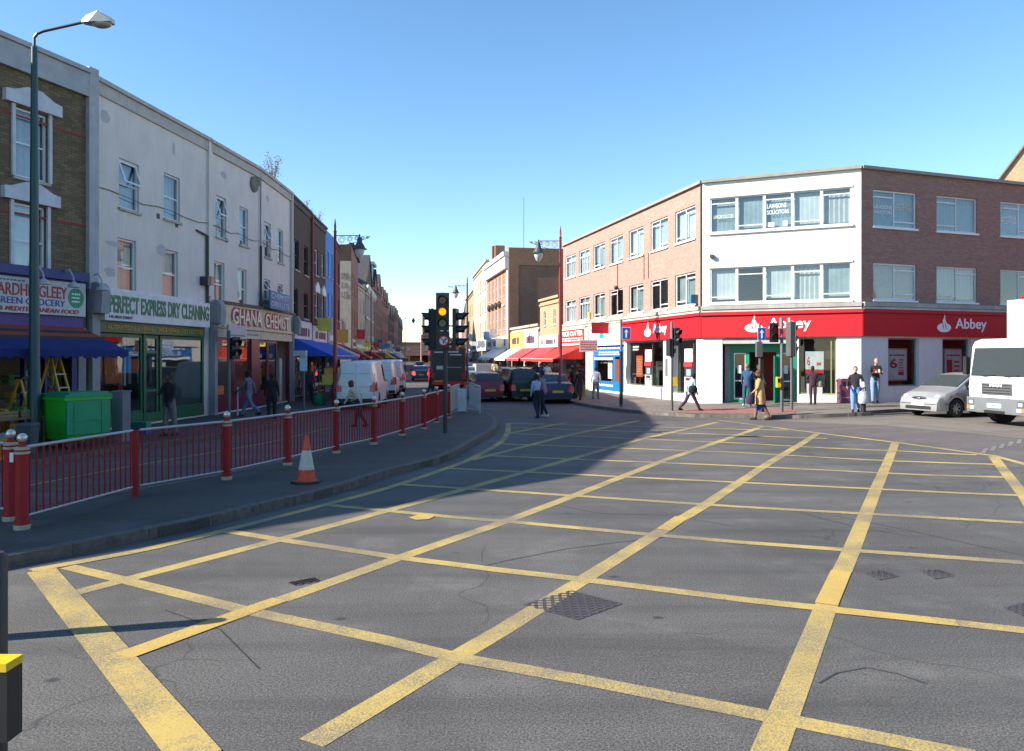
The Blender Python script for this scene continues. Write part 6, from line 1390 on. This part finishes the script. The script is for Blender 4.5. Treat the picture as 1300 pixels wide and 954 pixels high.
cr('SEDAN', 604, 487, R(100), 'saloon_car', 'pale blue saloon car half hidden beside the black backed bus', cpaint('pale_blue_paint', (.25, .35, .45)))
cr('HATCH', 675, 492, R(100), 'hatchback_car', 'silver parked hatchback ahead of the blue saloon', cpaint('silver_paint'))
cr('SEDAN', 535, 484, R(98), 'saloon_car', 'dark saloon with red lamps lit driving away on the left', cpaint('dark_blue_paint', (.02, .035, .07)), lit=True)
cr('HATCH', 533, 470, R(97), 'hatchback_car', 'small distant dark car ahead of the saloon with lit lamps', cpaint('black_paint'), lit=True)
cr('HATCH', 597, 474, R(98), 'hatchback_car', 'farthest pale car right of the bus', cpaint('white_car_paint', (.6, .6, .62), .0))
# open truck seen from behind
p = at(617, 487); t = thing('flatbed_truck', 'grey box bodied truck seen from behind in the queue', 'truck', p, R(98)); 
MB(M('box_grey', (.33, .33, .34), .6, var=.1)).box(0, 3.2, -.82, .82, .75, 1.62).build('box_body', t); MB(M('truck_cab_white', (.55, .55, .55), .4)).box(3.3, 4.6, -.8, .8, .45, 1.5).build('cab', t)
for x in (.7, 3.9):
    for s in (-1, 1): MB(TYRE).cyl((x, s*.58, .33), (x, s*.78, .33), .33, n=16).build('wheel', t)
MB(PLY).box(-.03, -.005, -.25, .25, .5, .62).build('rear_plate', t); MB(UNDER).box(.05, 4.4, -.5, .5, .4, .74).build('chassis', t)
# white vans at the left kerb
WV = M('van_white', (.70, .70, .70), .35, var=.05, coat=.4)
def van(px, py, yaw, lab, badge=False, col=WV):
    t, rg = cr('VAN', px, py, yaw, 'panel_van', lab, col, tlz=(.75, 1.15), handles=False, group='white vans parked at the left kerb')
    sm = MB(M('van_seam', (.22, .23, .25), .5)); X = -2.43
    def xr(z): return -2.42+.02*min(1, max(0, (z-.6)/.9))+.08*min(1, max(0, (z-1.5)/.42))
    for y in (-.005,): sm.add([(xr(.5)-.012, y-.006, .5), (xr(.5)-.012, y+.006, .5), (xr(1.5)-.012, y+.006, 1.5), (xr(1.5)-.012, y-.006, 1.5), (xr(1.9)-.012, y+.006, 1.9), (xr(1.9)-.012, y-.006, 1.9)], [(0, 1, 2, 3), (3, 2, 4, 5)])
    for z in (.95, 1.5): 
        for s in (-1, 1): sm.box(xr(z)-.010, xr(z)+.004, s*.08, s*.74, z-.006, z+.006)
    for s in (-1, 1): sm.box(-2.43, -2.40, s*.775-.006, s*.775+.006, .5, 1.5)
    sm.build('door_seam', t)
    MB(TRIM).box(-2.5, -2.38, -.82, .82, .3, .46).build('rear_step', t)
    if badge:
        MB(M('yellow_decal', (.62, .42, .02), .5)).prism([(.24*cos(2*pi*i/20)+.4, 1.45+.24*sin(2*pi*i/20)) for i in range(20)], -2.455, -2.418, 'x').build('decal', t); MB(M('sign_blue_face')).box(-2.44, -2.416, .15, .5, .98, 1.15).build('decal', t)
    return t
van(451.5, 520.5, R(93), 'nearest white panel van parked at the left kerb, double rear doors')
van(481.5, 507, R(96), 'second white panel van with yellow decal, ahead of the nearest van', badge=True)
van(495.5, 499, R(97), 'third white panel van, farthest of the row at the left kerb')
# single deck bus, black advert on the rear
BR = M('bus_red', (.45, .01, .02), .35, coat=.5); BB_ = M('bus_rear_black', (.014, .022, .024), .35, coat=.3)
def bus(p, yaw, H, lab, rearm, L=10.5):
    t = thing('bus', lab, 'bus', p, yaw); W = 2.4; MB(BR).prism([(-W/2, .3), (W/2, .3), (W/2, H-.15), (W/2-.12, H), (-W/2+.12, H), (-W/2, H-.15)], 0, L, 'x').build('body', t)
    MB(rearm).box(-.025, -.003, -W/2+.08, W/2-.08, .55, H-.12).build('rear_panel', t)
    lm = MB(M('bus_print', (.45, .5, .5), .5)); 
    for y0, y1, z in ((.3, .95, H-.42), (-.7, .0, H-.40), (-.9, -.1, H-.6)): lm.box(-.034, -.027, y0, y1, z, z+.09)
    lm.box(-.034, -.027, .35, .8, H-1.55, H-1.3); lm.box(-.034, -.027, -.9, .2, H-1.42, H-1.39); lm.build('lettering', t)
    for s in (-1, 1):
        MB(TL).box(-.04, 0, s*.95, s*1.08, .75, 1.1).build('tail_lamp', t)
        MB(CGL).box(.6, L-.4, s*(W/2+.003), s*(W/2+.006), 1.35, 2.4).build('side_windows', t)
        for x in (2.8, 8.2): MB(TYRE).cyl((x, s*(W/2-.32), .45), (x, s*(W/2-.02), .45), .45, n=18).build('wheel', t)
    MB(PLY).box(-.045, -.026, .35, .95, .42, .6).build('rear_plate', t); MB(UNDER).box(.1, L-.1, -W/2+.1, W/2-.1, .2, .298).build('underbody', t); MB(BR).box(-.08, -.0, -W/2, W/2, .3, .54).build('rear_bumper', t)
    return t
p = at(569, 494.5); bus(p, R(97), 2.9, 'red single deck bus with black rear panel behind the main traffic light', BB_)
# double decker beyond the lorry at the right edge
p = Vector((19.95, 28.9, .2)); t = thing('double_deck_bus', 'red double deck bus mostly hidden behind the white lorry', 'bus', p, atan2(-.342, -.94)+pi)
MB(BR).prism([(0, .3), (9, .3), (9, 4.35), (8.9, 4.45), (.25, 4.45), (.05, 4.25)], -1.2, 1.2, 'y').build('body', t)
MB(CGL).box(-.01, -.003, -1.0, 1.0, 2.7, 3.8).build('upper_windscreen', t); MB(CGL).box(.4, 8.8, -1.21, -1.203, 2.75, 3.75).build('upper_windows', t); MB(CGL).box(.4, 8.8, -1.21, -1.203, 1.2, 2.2).build('lower_windows', t); MB(CGL).box(-.01, -.003, -1.0, 1.0, 1.0, 2.3).build('windscreen', t)
for x in (2.2, 7): MB(TYRE).cyl((x, -1.22, .48), (x, -.9, .48), .48, n=18).build('wheel', t); MB(TYRE).cyl((x, .9, .48), (x, 1.22, .48), .48, n=18).build('wheel', t)
# white lorry: cab of two planes, box body
w_ = at(1272, 537); rd2 = Vector((-.985, -.172)).normalized(); ya = atan2(rd2.y, rd2.x); nl = Vector((-rd2.y, rd2.x)); c = w_.xy+nl*.92
t = thing('white_lorry', 'white box lorry with grey bumper pulling up beside the silver hatchback', 'lorry', (c.x, c.y, g(c.x)), ya)
LW = M('lorry_white', (.72, .72, .70), .35, var=.04, coat=.4); GB_ = M('bumper_grey', (.15, .16, .17), .55)
W = 2.16; X = 1.0                                     # cab front at x = X, front axle at x = 0
mb = MB(LW); prof = [(-.35, .8), (X-.02, .8), (X, 1.1), (X-.03, 1.38), (X-.12, 2.28), (X-.2, 2.44), (X-.42, 2.52), (-.35, 2.52)]
mb.prism(prof, -W/2+.02, W/2-.02); cabm = mb.build('cab', t)
sm = MB(CGL).add([(X-.03+.006, -W/2+.06, 1.42), (X-.03+.006, W/2-.06, 1.42), (X-.115+.006, W/2-.12, 2.25), (X-.115+.006, -W/2+.12, 2.25)], [(0, 1, 2, 3)]); sm.build('windscreen', t)
for s in (-1, 1):
    MB(CGL).add([(X-.2, s*(W/2-.015), 1.45), (.0, s*(W/2-.015), 1.35), (.0, s*(W/2-.015), 2.15), (X-.32, s*(W/2-.015), 2.15)], [(0, 1, 2, 3)]).build('side_window', t)
    MB(TRIM).box(X-.15, X-.02, s*(W/2+.12), s*(W/2+.26), 1.45, 2.0).cyl((X-.1, s*(W/2-.05), 1.95), (X-.08, s*(W/2+.18), 1.98), .015).cyl((X-.1, s*(W/2-.05), 1.4), (X-.08, s*(W/2+.18), 1.46), .015).build('wing_mirror', t)
    o = MB(GB_).box(X-.0, X+.06, s*.78, s*1.04, .56, .74); o.build('lamp_housing', t); MB(HL).box(X+.061, X+.075, s*.83, s*.98, .6, .70).build('headlight', t); MB(M('indicator')).box(X+.063, X+.08, s*.98, s*1.05, .45, .55).build('indicator', t); MB(HL).box(X+.063, X+.075, s*.78, s*.95, .44, .54).build('fog_lamp', t)
bp = MB(GB_).prism([(X-.6, .36), (X+.05, .36), (X+.06, .45), (X+.06, .8), (X-.6, .8)], -W/2, W/2); bp.build('bumper', t)
MB(TRIM).box(X+.055, X+.068, -.4, .35, .36, .44).build('lower_grille', t); MB(PLW).box(X+.061, X+.078, -.28, .24, .52, .64).build('number_plate', t)
mb = MB(M('grille_grey', (.10, .10, .105), .5)).box(X-.01, X+.02, -.55, .55, .9, 1.22); 
gr = mb.build('grille', t); mb = MB(TRIM)
for k in range(4): mb.box(X+.02, X+.026, -.52, .52, .93+k*.075, .955+k*.075)
mb.build('grille_slats', gr)
tx = text('MAN', -.22, .22, 1.12, 1.2, 0, WP, gr, mat4=Matrix.Translation((X+.03, 0, 0)) @ Matrix.Rotation(R(90), 4, 'Z'), bold=.03)
text('YJ54 KTV', -.22, .2, .545, .615, 0, BLK, t, mat4=Matrix.Translation((X+.079, -.02, 0)) @ Matrix.Rotation(R(90), 4, 'Z'), bold=.01, ext=.003) 
mb = MB(TRIM)
for y in (-.5, .35): mb.cyl((X-.01, y, 1.42), (X-.0, y+.42, 1.46), .012).cyl((X-.0, y+.1, 1.43), (X-.03, y-.1, 1.43), .02)
mb.build('wiper', t)
for s in (-1, 1):
    for x in (0, -3.9): wh = MB(TYRE).cyl((x, s*(W/2-.3), .43), (x, s*(W/2-.04), .43), .43, n=22).build('wheel', t); MB(M('wheel_grey', (.3, .3, .3), .5)).cyl((x, s*(W/2-.05), .43), (x, s*(W/2-.02), .43), .24, n=16).build('rim', wh)
MB(M('box_body_white', (.74, .74, .73), .5, var=.03)).box(-6.4, -.36, -1.12, 1.12, 1.0, 3.7).build('box_body', t); MB(UNDER).box(-6.2, .4, -.45, .45, .5, .98).build('chassis', t)
MB(TRIM).box(-.6, .5, -W/2+.05, W/2-.05, .5, .79).build('wheel_housing', t)
# ================================================================ PEOPLE
SKIN = {'d': M('skin_dark', (.075, .035, .02), .6, var=.05), 'm': M('skin_brown', (.20, .10, .06), .6, var=.05), 'l': M('skin_light', (.45, .26, .19), .6, var=.05)}
HAIRM = {'k': M('hair_black', (.012, .010, .010), .8), 'b': M('hair_brown', (.10, .035, .015), .8), 'g': M('hair_grey', (.30, .27, .24), .8)}
def cloth(c): return M('cloth_%d_%d_%d' % tuple(int(v*199) for v in c), c, .9, var=.18, vs=9, bump=.35, bs=14)
def person(lab, loc, yaw, h, top, legs, skin='m', hair='k', shoes=(.03, .025, .02), lean=4, lh=18, rh=-16, lk=8, rk=22, la=-18, ra=18, le=15, re=20, ab=9, hd=0, sleeves=True, coat=None, skirt=None, build=1.0, fine=True, hairlen=0, bald=False, turn=0, short=False, group=None):
    """facing local +y; angles in degrees, swing forward positive"""
    k = h/1.75; V = Vector
    def rot(v, a): a = R(a); return V((v.x, v.y*cos(a)-v.z*sin(a)*-1, v.z*cos(a)-v.y*sin(a))) if False else V((v.x, v.y*cos(a)-v.z*sin(a), v.y*sin(a)+v.z*cos(a)))
    pel = V((0, 0, .93)); L = {}
    def up(a, b): return rot(V(b)-V(a), -lean)
    J = {'pel': pel}; J['wai'] = pel+rot(V((0, 0, .17)), -lean*.6); J['che'] = J['wai']+rot(V((0, 0, .24)), -lean); J['nek'] = J['che']+rot(V((0, -.01, .15)), -lean)
    J['hed'] = J['nek']+rot(V((0, .02, .07)), -lean*.5-hd)
    for s, n, hh, kk in ((-1, 'r', rh, rk), (1, 'l', lh, lk)):
        hp = pel+V((s*.095, 0, -.03)); kn = hp+rot(V((s*.01, 0, -.43)), hh); an = kn+rot(V((0, 0, -.41)), hh-kk); J[n+'hip'], J[n+'kne'], J[n+'ank'] = hp, kn, an
        J[n+'toe'] = an+rot(V((s*.02, .17, -.05)), (hh-kk)*.5 if kk > 12 else 0)
    for s, n, aa, ee in ((-1, 'r', ra, re), (1, 'l', la, le)):
        sh = J['che']+rot(V((s*.175, 0, .085)), -lean); el = sh+rot(V((s*.28*sin(R(ab)), 0, -.28*cos(R(ab)))), aa-lean*.5); wr = el+rot(V((s*(.02 if ee < 60 else -.11), 0, -.245 if ee < 60 else -.22)), aa-lean*.5+ee); ha = wr+rot(V((0, .0, -.075)), aa-lean*.5+ee)
        J[n+'sho'], J[n+'elb'], J[n+'wri'], J[n+'han'] = sh, el, wr, ha
    dz = -min(J['lank'].z, J['rank'].z)+.075
    for q in J: J[q] = (J[q]+V((0, 0, dz)))
    names = ['pel', 'wai', 'che', 'nek', 'hed', 'lsho', 'lelb', 'lwri', 'lhan', 'rsho', 'relb', 'rwri', 'rhan', 'lhip', 'lkne', 'lank', 'ltoe', 'rhip', 'rkne', 'rank', 'rtoe']
    b = build; rad = dict(pel=(.145*b, .115*b), wai=(.135*b, .105*b), che=(.155*b, .11*b), nek=(.058, .058), hed=(.05, .05), lsho=(.068, .068), lelb=(.048, .048), lwri=(.034, .034), lhan=(.028, .036), lhip=(.108*b, .108*b), lkne=(.078*b, .078*b), lank=(.058, .058), ltoe=(.038, .03))
    ed = [('pel', 'wai'), ('wai', 'che'), ('che', 'nek'), ('nek', 'hed')]
    for s in 'lr': ed += [('che', s+'sho'), (s+'sho', s+'elb'), (s+'elb', s+'wri'), (s+'wri', s+'han'), ('pel', s+'hip'), (s+'hip', s+'kne'), (s+'kne', s+'ank'), (s+'ank', s+'toe')]
    me = bpy.data.meshes.new('person'); me.from_pydata([J[n] for n in names], [(names.index(a), names.index(c)) for a, c in ed], [])
    o = bpy.data.objects.new('person', me); C.objects.link(o); o.modifiers.new('skin', 'SKIN').use_smooth_shade = True
    for i, n in enumerate(names):
        r = rad.get(n) or rad['l'+n[1:]]; me.skin_vertices[0].data[i].radius = r
    me.skin_vertices[0].data[0].use_root = True
    sb = o.modifiers.new('sub', 'SUBSURF'); sb.levels = 1; sb.render_levels = 1
    dg = bpy.context.evaluated_depsgraph_get(); dg.update(); nm = bpy.data.meshes.new_from_object(o.evaluated_get(dg)); bpy.data.objects.remove(o); bpy.data.meshes.remove(me)
    mt = {'s': SKIN[skin], 't': cloth(top), 'l': cloth(legs), 'f': cloth(shoes)}; order = ['s', 't', 'l', 'f']
    def which(a, c):
        n = {a, c}
        if 'hed' in n: return 's'
        if any(x[1:] == 'han' for x in n): return 's'
        if any(x[1:] == 'wri' for x in n): return 't' if sleeves else 's'
        if any(x[1:] == 'toe' for x in n): return 'f'
        if any(x[1:] == 'ank' for x in n): return 's' if short else 'l'
        if any(x[1:] in ('kne', 'hip') for x in n): return 'l'
        return 't'
    segs = [(J[a], J[c], order.index(which(a, c)), min((rad.get(a) or rad['l'+a[1:]])[0], (rad.get(c) or rad['l'+c[1:]])[0])) for a, c in ed]
    pv = [v.co.copy() for v in nm.vertices]; pf = [tuple(p.vertices) for p in nm.polygons]; fm = []
    for p in nm.polygons:
        c = p.center; best = None
        for a, e, m_, r in segs:
            d = e-a; t_ = max(0, min(1, (c-a).dot(d)/max(d.length_squared, 1e-6))); ds = (c-a-d*t_).length-r*.6
            if best is None or ds < best[0]: best = (ds, m_)
        fm.append(best[1])
    bpy.data.meshes.remove(nm)
    mb = MB(); mb.mats = [mt[q] for q in order]; mb.v = [tuple(v) for v in pv]; mb.f = pf; mb.fm = fm
    hc = J['hed']+V((0, .015, .095)); sk = mt['s']
    mb.sph(hc, (.073, .092, .115), 14, 10, sk); mb.sph(hc+V((0, .03, -.06)), (.05, .062, .055), 10, 7, sk)
    mb.add([hc+V((-.013, .085, -.03)), hc+V((.013, .085, -.03)), hc+V((0, .115, -.026)), hc+V((0, .088, .02))], [(0, 1, 2), (0, 2, 3), (1, 3, 2)], sk)
    for s in (-1, 1): mb.sph(hc+V((s*.074, 0, -.01)), (.012, .022, .032), 6, 5, sk); mb.sph(hc+V((s*.028, .084, .012)), (.012, .008, .007), 6, 4, HAIRM['k'])
    mb.box(hc.x-.022, hc.x+.022, hc.y+.082, hc.y+.089, hc.z-.062, hc.z-.054, M('lips', (.2, .07, .06), .5))
    for s in 'lr':
        a = J[s+'ank']; t_ = J[s+'toe']; d = (t_-a); mb.sph(a+d*.45+V((0, 0, -.025)), (.042, .135, .045), 10, 6, mt['f']); mb.sph(a+V((0, -.02, -.03)), (.04, .055, .045), 8, 5, mt['f'])
        if fine:
            w0, ha = J[s+'wri'], J[s+'han']; dr = (ha-w0).normalized(); fw = V((0, 1, 0)) if abs(dr.y) < .8 else V((0, 0, 1)); sd = dr.cross(fw).normalized(); ac = sd.cross(dr).normalized()
            for j, ln_ in enumerate((.062, .075, .07, .055)):
                q = ha+ac*(.030-.02*j); m1 = q+dr*ln_*.5+sd*.004; e = m1+dr*ln_*.4-sd*.012*(1 if s == 'l' else -1); mb.tube([q-dr*.02, m1, e], [.0095, .0085, .006], n=6, m=sk)
            q = w0+dr*.03+ac*.03; mb.tube([q, q+ac*.025+dr*.03, q+ac*.028+dr*.06], [.011, .010, .007], n=6, m=sk)
    cs, sn = cos(R(turn)), sin(R(turn))
    mb.v = [(x*k, y*k, z*k) for x, y, z in mb.v]
    o = mb.build('person', None, loc=loc, rz=yaw, smooth=True, ang=70); tag(o, lab, 'person', group)
    K = lambda v: V(v)*k
    if not bald:
        hm = MB(HAIRM[hair]); hc_ = hc*k; hm.sph(hc_+V((0, -.022, .028))*k, (.086*k, .098*k, .112*k), 12, 9)
        if hairlen: hm.sph(hc_+V((0, -.045, -.03))*k, (.1*k, .07*k, .12*k), 12, 8); hm.sph(hc_+V((0, -.01, .03))*k, (.105*k, .1*k, .1*k), 12, 8)
        hm.build('hair', o, smooth=True)
    def shell(nm_, z_top, z_bot, r0, r1, col, ey=.75, cx=0.0, off=0):
        n = 18; rows = 7; vs = []; mbx = MB(cloth(col))
        for i in range(rows):
            u = i/(rows-1); z = z_top+(z_bot-z_top)*u; r = r0+(r1-r0)*u
            for j in range(n):
                a = 2*pi*j/n; rr = r*(1+.05*u*sin(a*5+i)); y0 = J['che'].y*(1-u)+J['pel'].y*u if z_top > 1.1 else J['pel'].y; vs.append(((rr*cos(a))*k, (rr*ey*sin(a)+y0)*k, z*k))
        mbx.add(vs, [(i*n+j, i*n+(j+1) % n, (i+1)*n+(j+1) % n, (i+1)*n+j) for i in range(rows-1) for j in range(n)]); return mbx.build(nm_, o, smooth=True, ang=60)
    if coat: shell('coat', J['che'].z+.09, coat[1], .165*b, coat[2], coat[0])
    if skirt: shell('skirt', skirt[3] if len(skirt) > 3 else .98, skirt[1], .15*b, skirt[2], skirt[0])
    o['_j'] = 0; del o['_j']
    return o, {n: Matrix.Translation(Vector(loc)) @ Matrix.Rotation(yaw, 4, 'Z') @ (J[n]*k) for n in J}
def stand(px, py, hpx, dz=PV):
    p = at(px, py, dz); return p, hpx*p.y/F
def bag(name, lab, p, size, col, cat='bag', handle=True):
    w_, d_, h_ = size; t = thing(name, lab, cat, (p[0], p[1], p[2])); mb = MB(cloth(col))
    mb.lathe([(w_*.42, -h_), (w_*.52, -h_*.85), (w_*.5, -h_*.4), (w_*.36, -h_*.1)], n=12, ey=d_/w_); mb.build('body', t, smooth=True)
    MB(cloth(col)).tube([(-w_*.25, 0, -h_*.12), (-w_*.1, 0, .0), (w_*.1, 0, .0), (w_*.25, 0, -h_*.12)], .008, n=5).build('handle', t); return t
E_, W_ = R(-90), R(90)                                # facing +x / -x ; yaw 0 faces away down the street, pi faces the camera
NV = (.012, .016, .035); JEAN = (.10, .19, .42); DK = (.012, .012, .015)
p, h = stand(175.5, 548, 62); person('man in black top and grey trousers standing beside the green container', Vector((-8.95, 20.4, PV)), R(160), 1.62, (.014, .014, .018), (.17, .15, .15), 'd', lh=6, rh=-6, lk=4, rk=6, la=25, ra=10, le=70, re=30)
p, h = stand(316, 529.5, 60); person('man in grey jumper and pale jeans striding past the chemist', p, W_*.9, h, (.14, .14, .19), (.13, .2, .34), 'd', lh=26, rh=-22, la=-25, ra=28, rk=30)
p, h = stand(345, 532, 57); person('person all in black standing with back turned outside the chemist', p, R(10), h, DK, DK, 'd', lh=3, rh=-4, rk=5, lk=3, la=0, ra=0, ab=14, build=1.15)
p = Vector((-4.75, 24.2, 0)); o, j = person('woman in cream cardigan with dark bag crossing behind the white van', p, R(70), 1.52, (.45, .42, .34), (.02, .02, .03), 'm', 'b', lean=34, hairlen=1, la=20, ra=30, le=50, hd=15)
bag('hand_bag', 'black handbag held by the woman in the cream cardigan', j['lhan']+Vector((-.08, 0, .05)), (.32, .16, .24), (.01, .01, .012))
p = at(546.5, 503); o, j = person('pedestrian in dark coat with red scarf crossing near the bus', p, R(-60), 28*p.y/F, (.02, .02, .03), (.03, .035, .06), 'm', fine=False, coat=((.025, .025, .035), .72, .2)); MB(cloth((.45, .03, .03))).sph((0, .02, 1.44), (.1, .1, .05), 10, 6).build('scarf', o)
p = at(681.5, 531); o, j = person('woman in pale blue shirt and dark trousers talking in the road', p, R(30), 55*p.y/F, (.34, .40, .55), (.012, .02, .05), 'd', lh=8, rh=-8, la=30, le=95, ra=0, re=10, shoes=(.02, .02, .02)); bag('waist_bag', 'dark shoulder bag at the hip of the woman in pale blue', (p.x+.02, p.y-.2, 1.02), (.3, .14, .26), (.015, .012, .01))
p = at(689.5, 529.5); person('man in grey top and white trainers beside the woman in pale blue', p, R(60), 58*p.y/F, (.20, .20, .22), (.015, .02, .04), 'm', shoes=(.62, .62, .62), lh=12, rh=-6, la=10, ra=15)
p, h = stand(736.5, 508, 39); person('woman in dark jacket walking before the red awning shop', p, R(20), h, DK, (.04, .035, .06), 'd', fine=False, lh=14, rh=-10)
p = Vector((3.05, 38.8, PV)); person('dark figure at the shaded shop doorway under the red awning', p, R(60), 1.62, (.015, .015, .02), DK, 'd', fine=False, lh=6, rh=-5, build=1.1)
p, h = stand(756.5, 507, 40.5); person('man in white shirt and beige trousers walking away by the blue shop', p, R(-15), h, (.55, .55, .60), (.24, .19, .13), 'd', lh=14, rh=-10, la=-15, ra=15, ab=14)
p, h = stand(876.5, 522, 48.5); o, j = person('man in pale blue shirt walking bent past the white pillar', p, E_*.8, h*1.04, (.30, .42, .55), (.06, .03, .045), 'd', lean=14, lh=30, rh=-24, rk=24, lk=4, la=10, ra=-20, hd=18)
bag('sports_bag', 'black shoulder bag worn by the man walking past the white pillar', (p.x+.05, p.y-.2, PV+1.0), (.34, .18, .3), DK)
p, h = stand(948.5, 516.5, 55); person('man in denim jacket and jeans entering the bank door', p, R(-25), h*.98, (.03, .07, .15), (.025, .055, .11), 'm', 'b', shoes=(.5, .5, .5), lh=10, rh=-8, la=25, le=60, bald=True)
p, h = stand(971, 513.5, 52); person('dark figure just inside the green doorway of the bank', Vector((p.x, p.y+.9, PV)), R(180), h, DK, (.02, .012, .012), 'd', lh=4, rh=-4, la=20, le=60)
p, h = stand(1032, 514, 46.5); o, j = person('woman in dark maroon suit using the cash machine with back turned', p, R(-8), h*1.03, (.055, .018, .03), (.045, .02, .03), 'd', lh=3, rh=-4, rk=4, lk=4, la=45, le=60, ra=30, re=70, ab=12)
bag('pale_bag', 'pale tan bag held by the woman at the cash machine', (p.x+.27, p.y+.0, PV+1.12), (.22, .12, .26), (.45, .33, .22))
p = at(965.5, 533.5); o, j = person('woman in tan coat and dark blue skirt crossing the road', p, R(75), 63*p.y/F, (.42, .25, .11), (.035, .025, .02), 'm', 'b', lean=5, lh=16, rh=-14, rk=14, la=-8, ra=14, re=35, coat=((.46, .28, .12), .56, .255), skirt=((.03, .045, .13), .30, .22, .62), hairlen=1, short=True, build=1.1)
bag('patterned_bag', 'dark patterned shopping bag carried by the woman in the tan coat', (j['rhan'].x-.04, j['rhan'].y-.05, j['rhan'].z+.02), (.3, .16, .36), (.05, .03, .06))
p, h = stand(1086, 523.5, 55.5); o, j = person('man in black jacket and blue jeans leaning on the striped bollard', p, R(160), h*1.03, (.022, .02, .025), (.14, .28, .62), 'l', 'b', lean=2, lh=14, rh=-6, lk=2, rk=8, la=12, le=35, ra=0, ab=24, hd=-5, build=1.12, shoes=DK)
bag('carrier_bag', 'white carrier bag held by the man leaning on the bollard', (j['rhan'].x-.05, j['rhan'].y-.03, j['rhan'].z), (.34, .16, .46), (.62, .60, .64))
p, h = stand(1111, 512.5, 57); o, j = person('bald man in black sweatshirt with red print eating by the wall', p, R(178), h, (.02, .016, .02), (.20, .30, .45), 'l', lean=6, lh=5, rh=-3, rk=6, lk=4, la=12, ra=12, le=95, re=95, ab=10, hd=22, bald=True, build=1.08, shoes=DK)
kk = h/1.75; MB(M('print_red', (.5, .02, .02), .8)).box(-.12*kk, .12*kk, .135*kk, .16*kk, 1.18*kk, 1.34*kk).build('sweatshirt_print', o)
tag(MB(M('food_wrap', (.62, .55, .40), .7)).lathe([(.03, -.07), (.05, 0), (.03, .09)], n=8).build('wrapped_food', None, loc=(j['lhan']+j['rhan'])/2+Vector((0, 0, .02))), 'pale wrapped food in the hands of the bald man', 'food')
# shoppers on the far pavements
rp_ = random.Random(5); tops = [(.5, .5, .52), (.02, .02, .03), (.35, .06, .05), (.08, .12, .3), (.3, .25, .18), (.05, .05, .05), (.55, .45, .3), (.1, .2, .15), (.2, .2, .25), (.6, .6, .6)]
desc = ['white top', 'black coat', 'red jumper', 'blue coat', 'brown jacket', 'charcoal coat', 'beige jacket', 'green jacket', 'grey fleece', 'bright white shirt']
far = [(2.1, 46.5), (1.5, 48.5), (.9, 51), (1.9, 52.5), (.1, 56), (-.9, 60), (-1.4, 63), (-2.2, 66), (-3.0, 71), (-4.2, 80)]
where = ['nearest of the far shoppers past the red awning', 'walking between the far blinds', 'on the far pavement by the parked cars', 'at a shop door past the red awning', 'beside the sandy brick house', 'on the far kerb beneath a blind', 'in front of the orange brick front', 'by the orange brick shops', 'at the distant kerb lamp', 'farthest along the right pavement']
for i, (x, y) in enumerate(far):
    person('shopper in %s %s' % (desc[i], where[i]), Vector((x, y, PV)), R(rp_.choice((0, 180, 20, 160))), rp_.uniform(1.6, 1.8), tops[i], rp_.choice(((.02, .02, .03), (.04, .06, .12), (.1, .08, .06))), rp_.choice('dml'), rp_.choice('kb'), lh=rp_.uniform(5, 22), rh=-rp_.uniform(5, 20), fine=False, group='shoppers along the high street')
for i, (x, y, c, l) in enumerate(((-7.6, 50, (.6, .58, .55), 'pedestrian in pale top beside the farthest white van'), (-9.5, 36.5, (.05, .05, .06), 'shopper in dark clothes at the stall under the blue awning'), (-8.7, 60, (.3, .05, .05), 'distant pedestrian in red on the left pavement'), (-10.2, 70, (.04, .05, .1), 'distant pedestrian in navy on the left pavement'))):
    person(l, Vector((x, y, PV)), R(rp_.choice((0, 180))), 1.68, c, (.03, .03, .05), 'm', fine=False, group='shoppers along the high street')
p = Vector((-10.9, 15.2, PV));
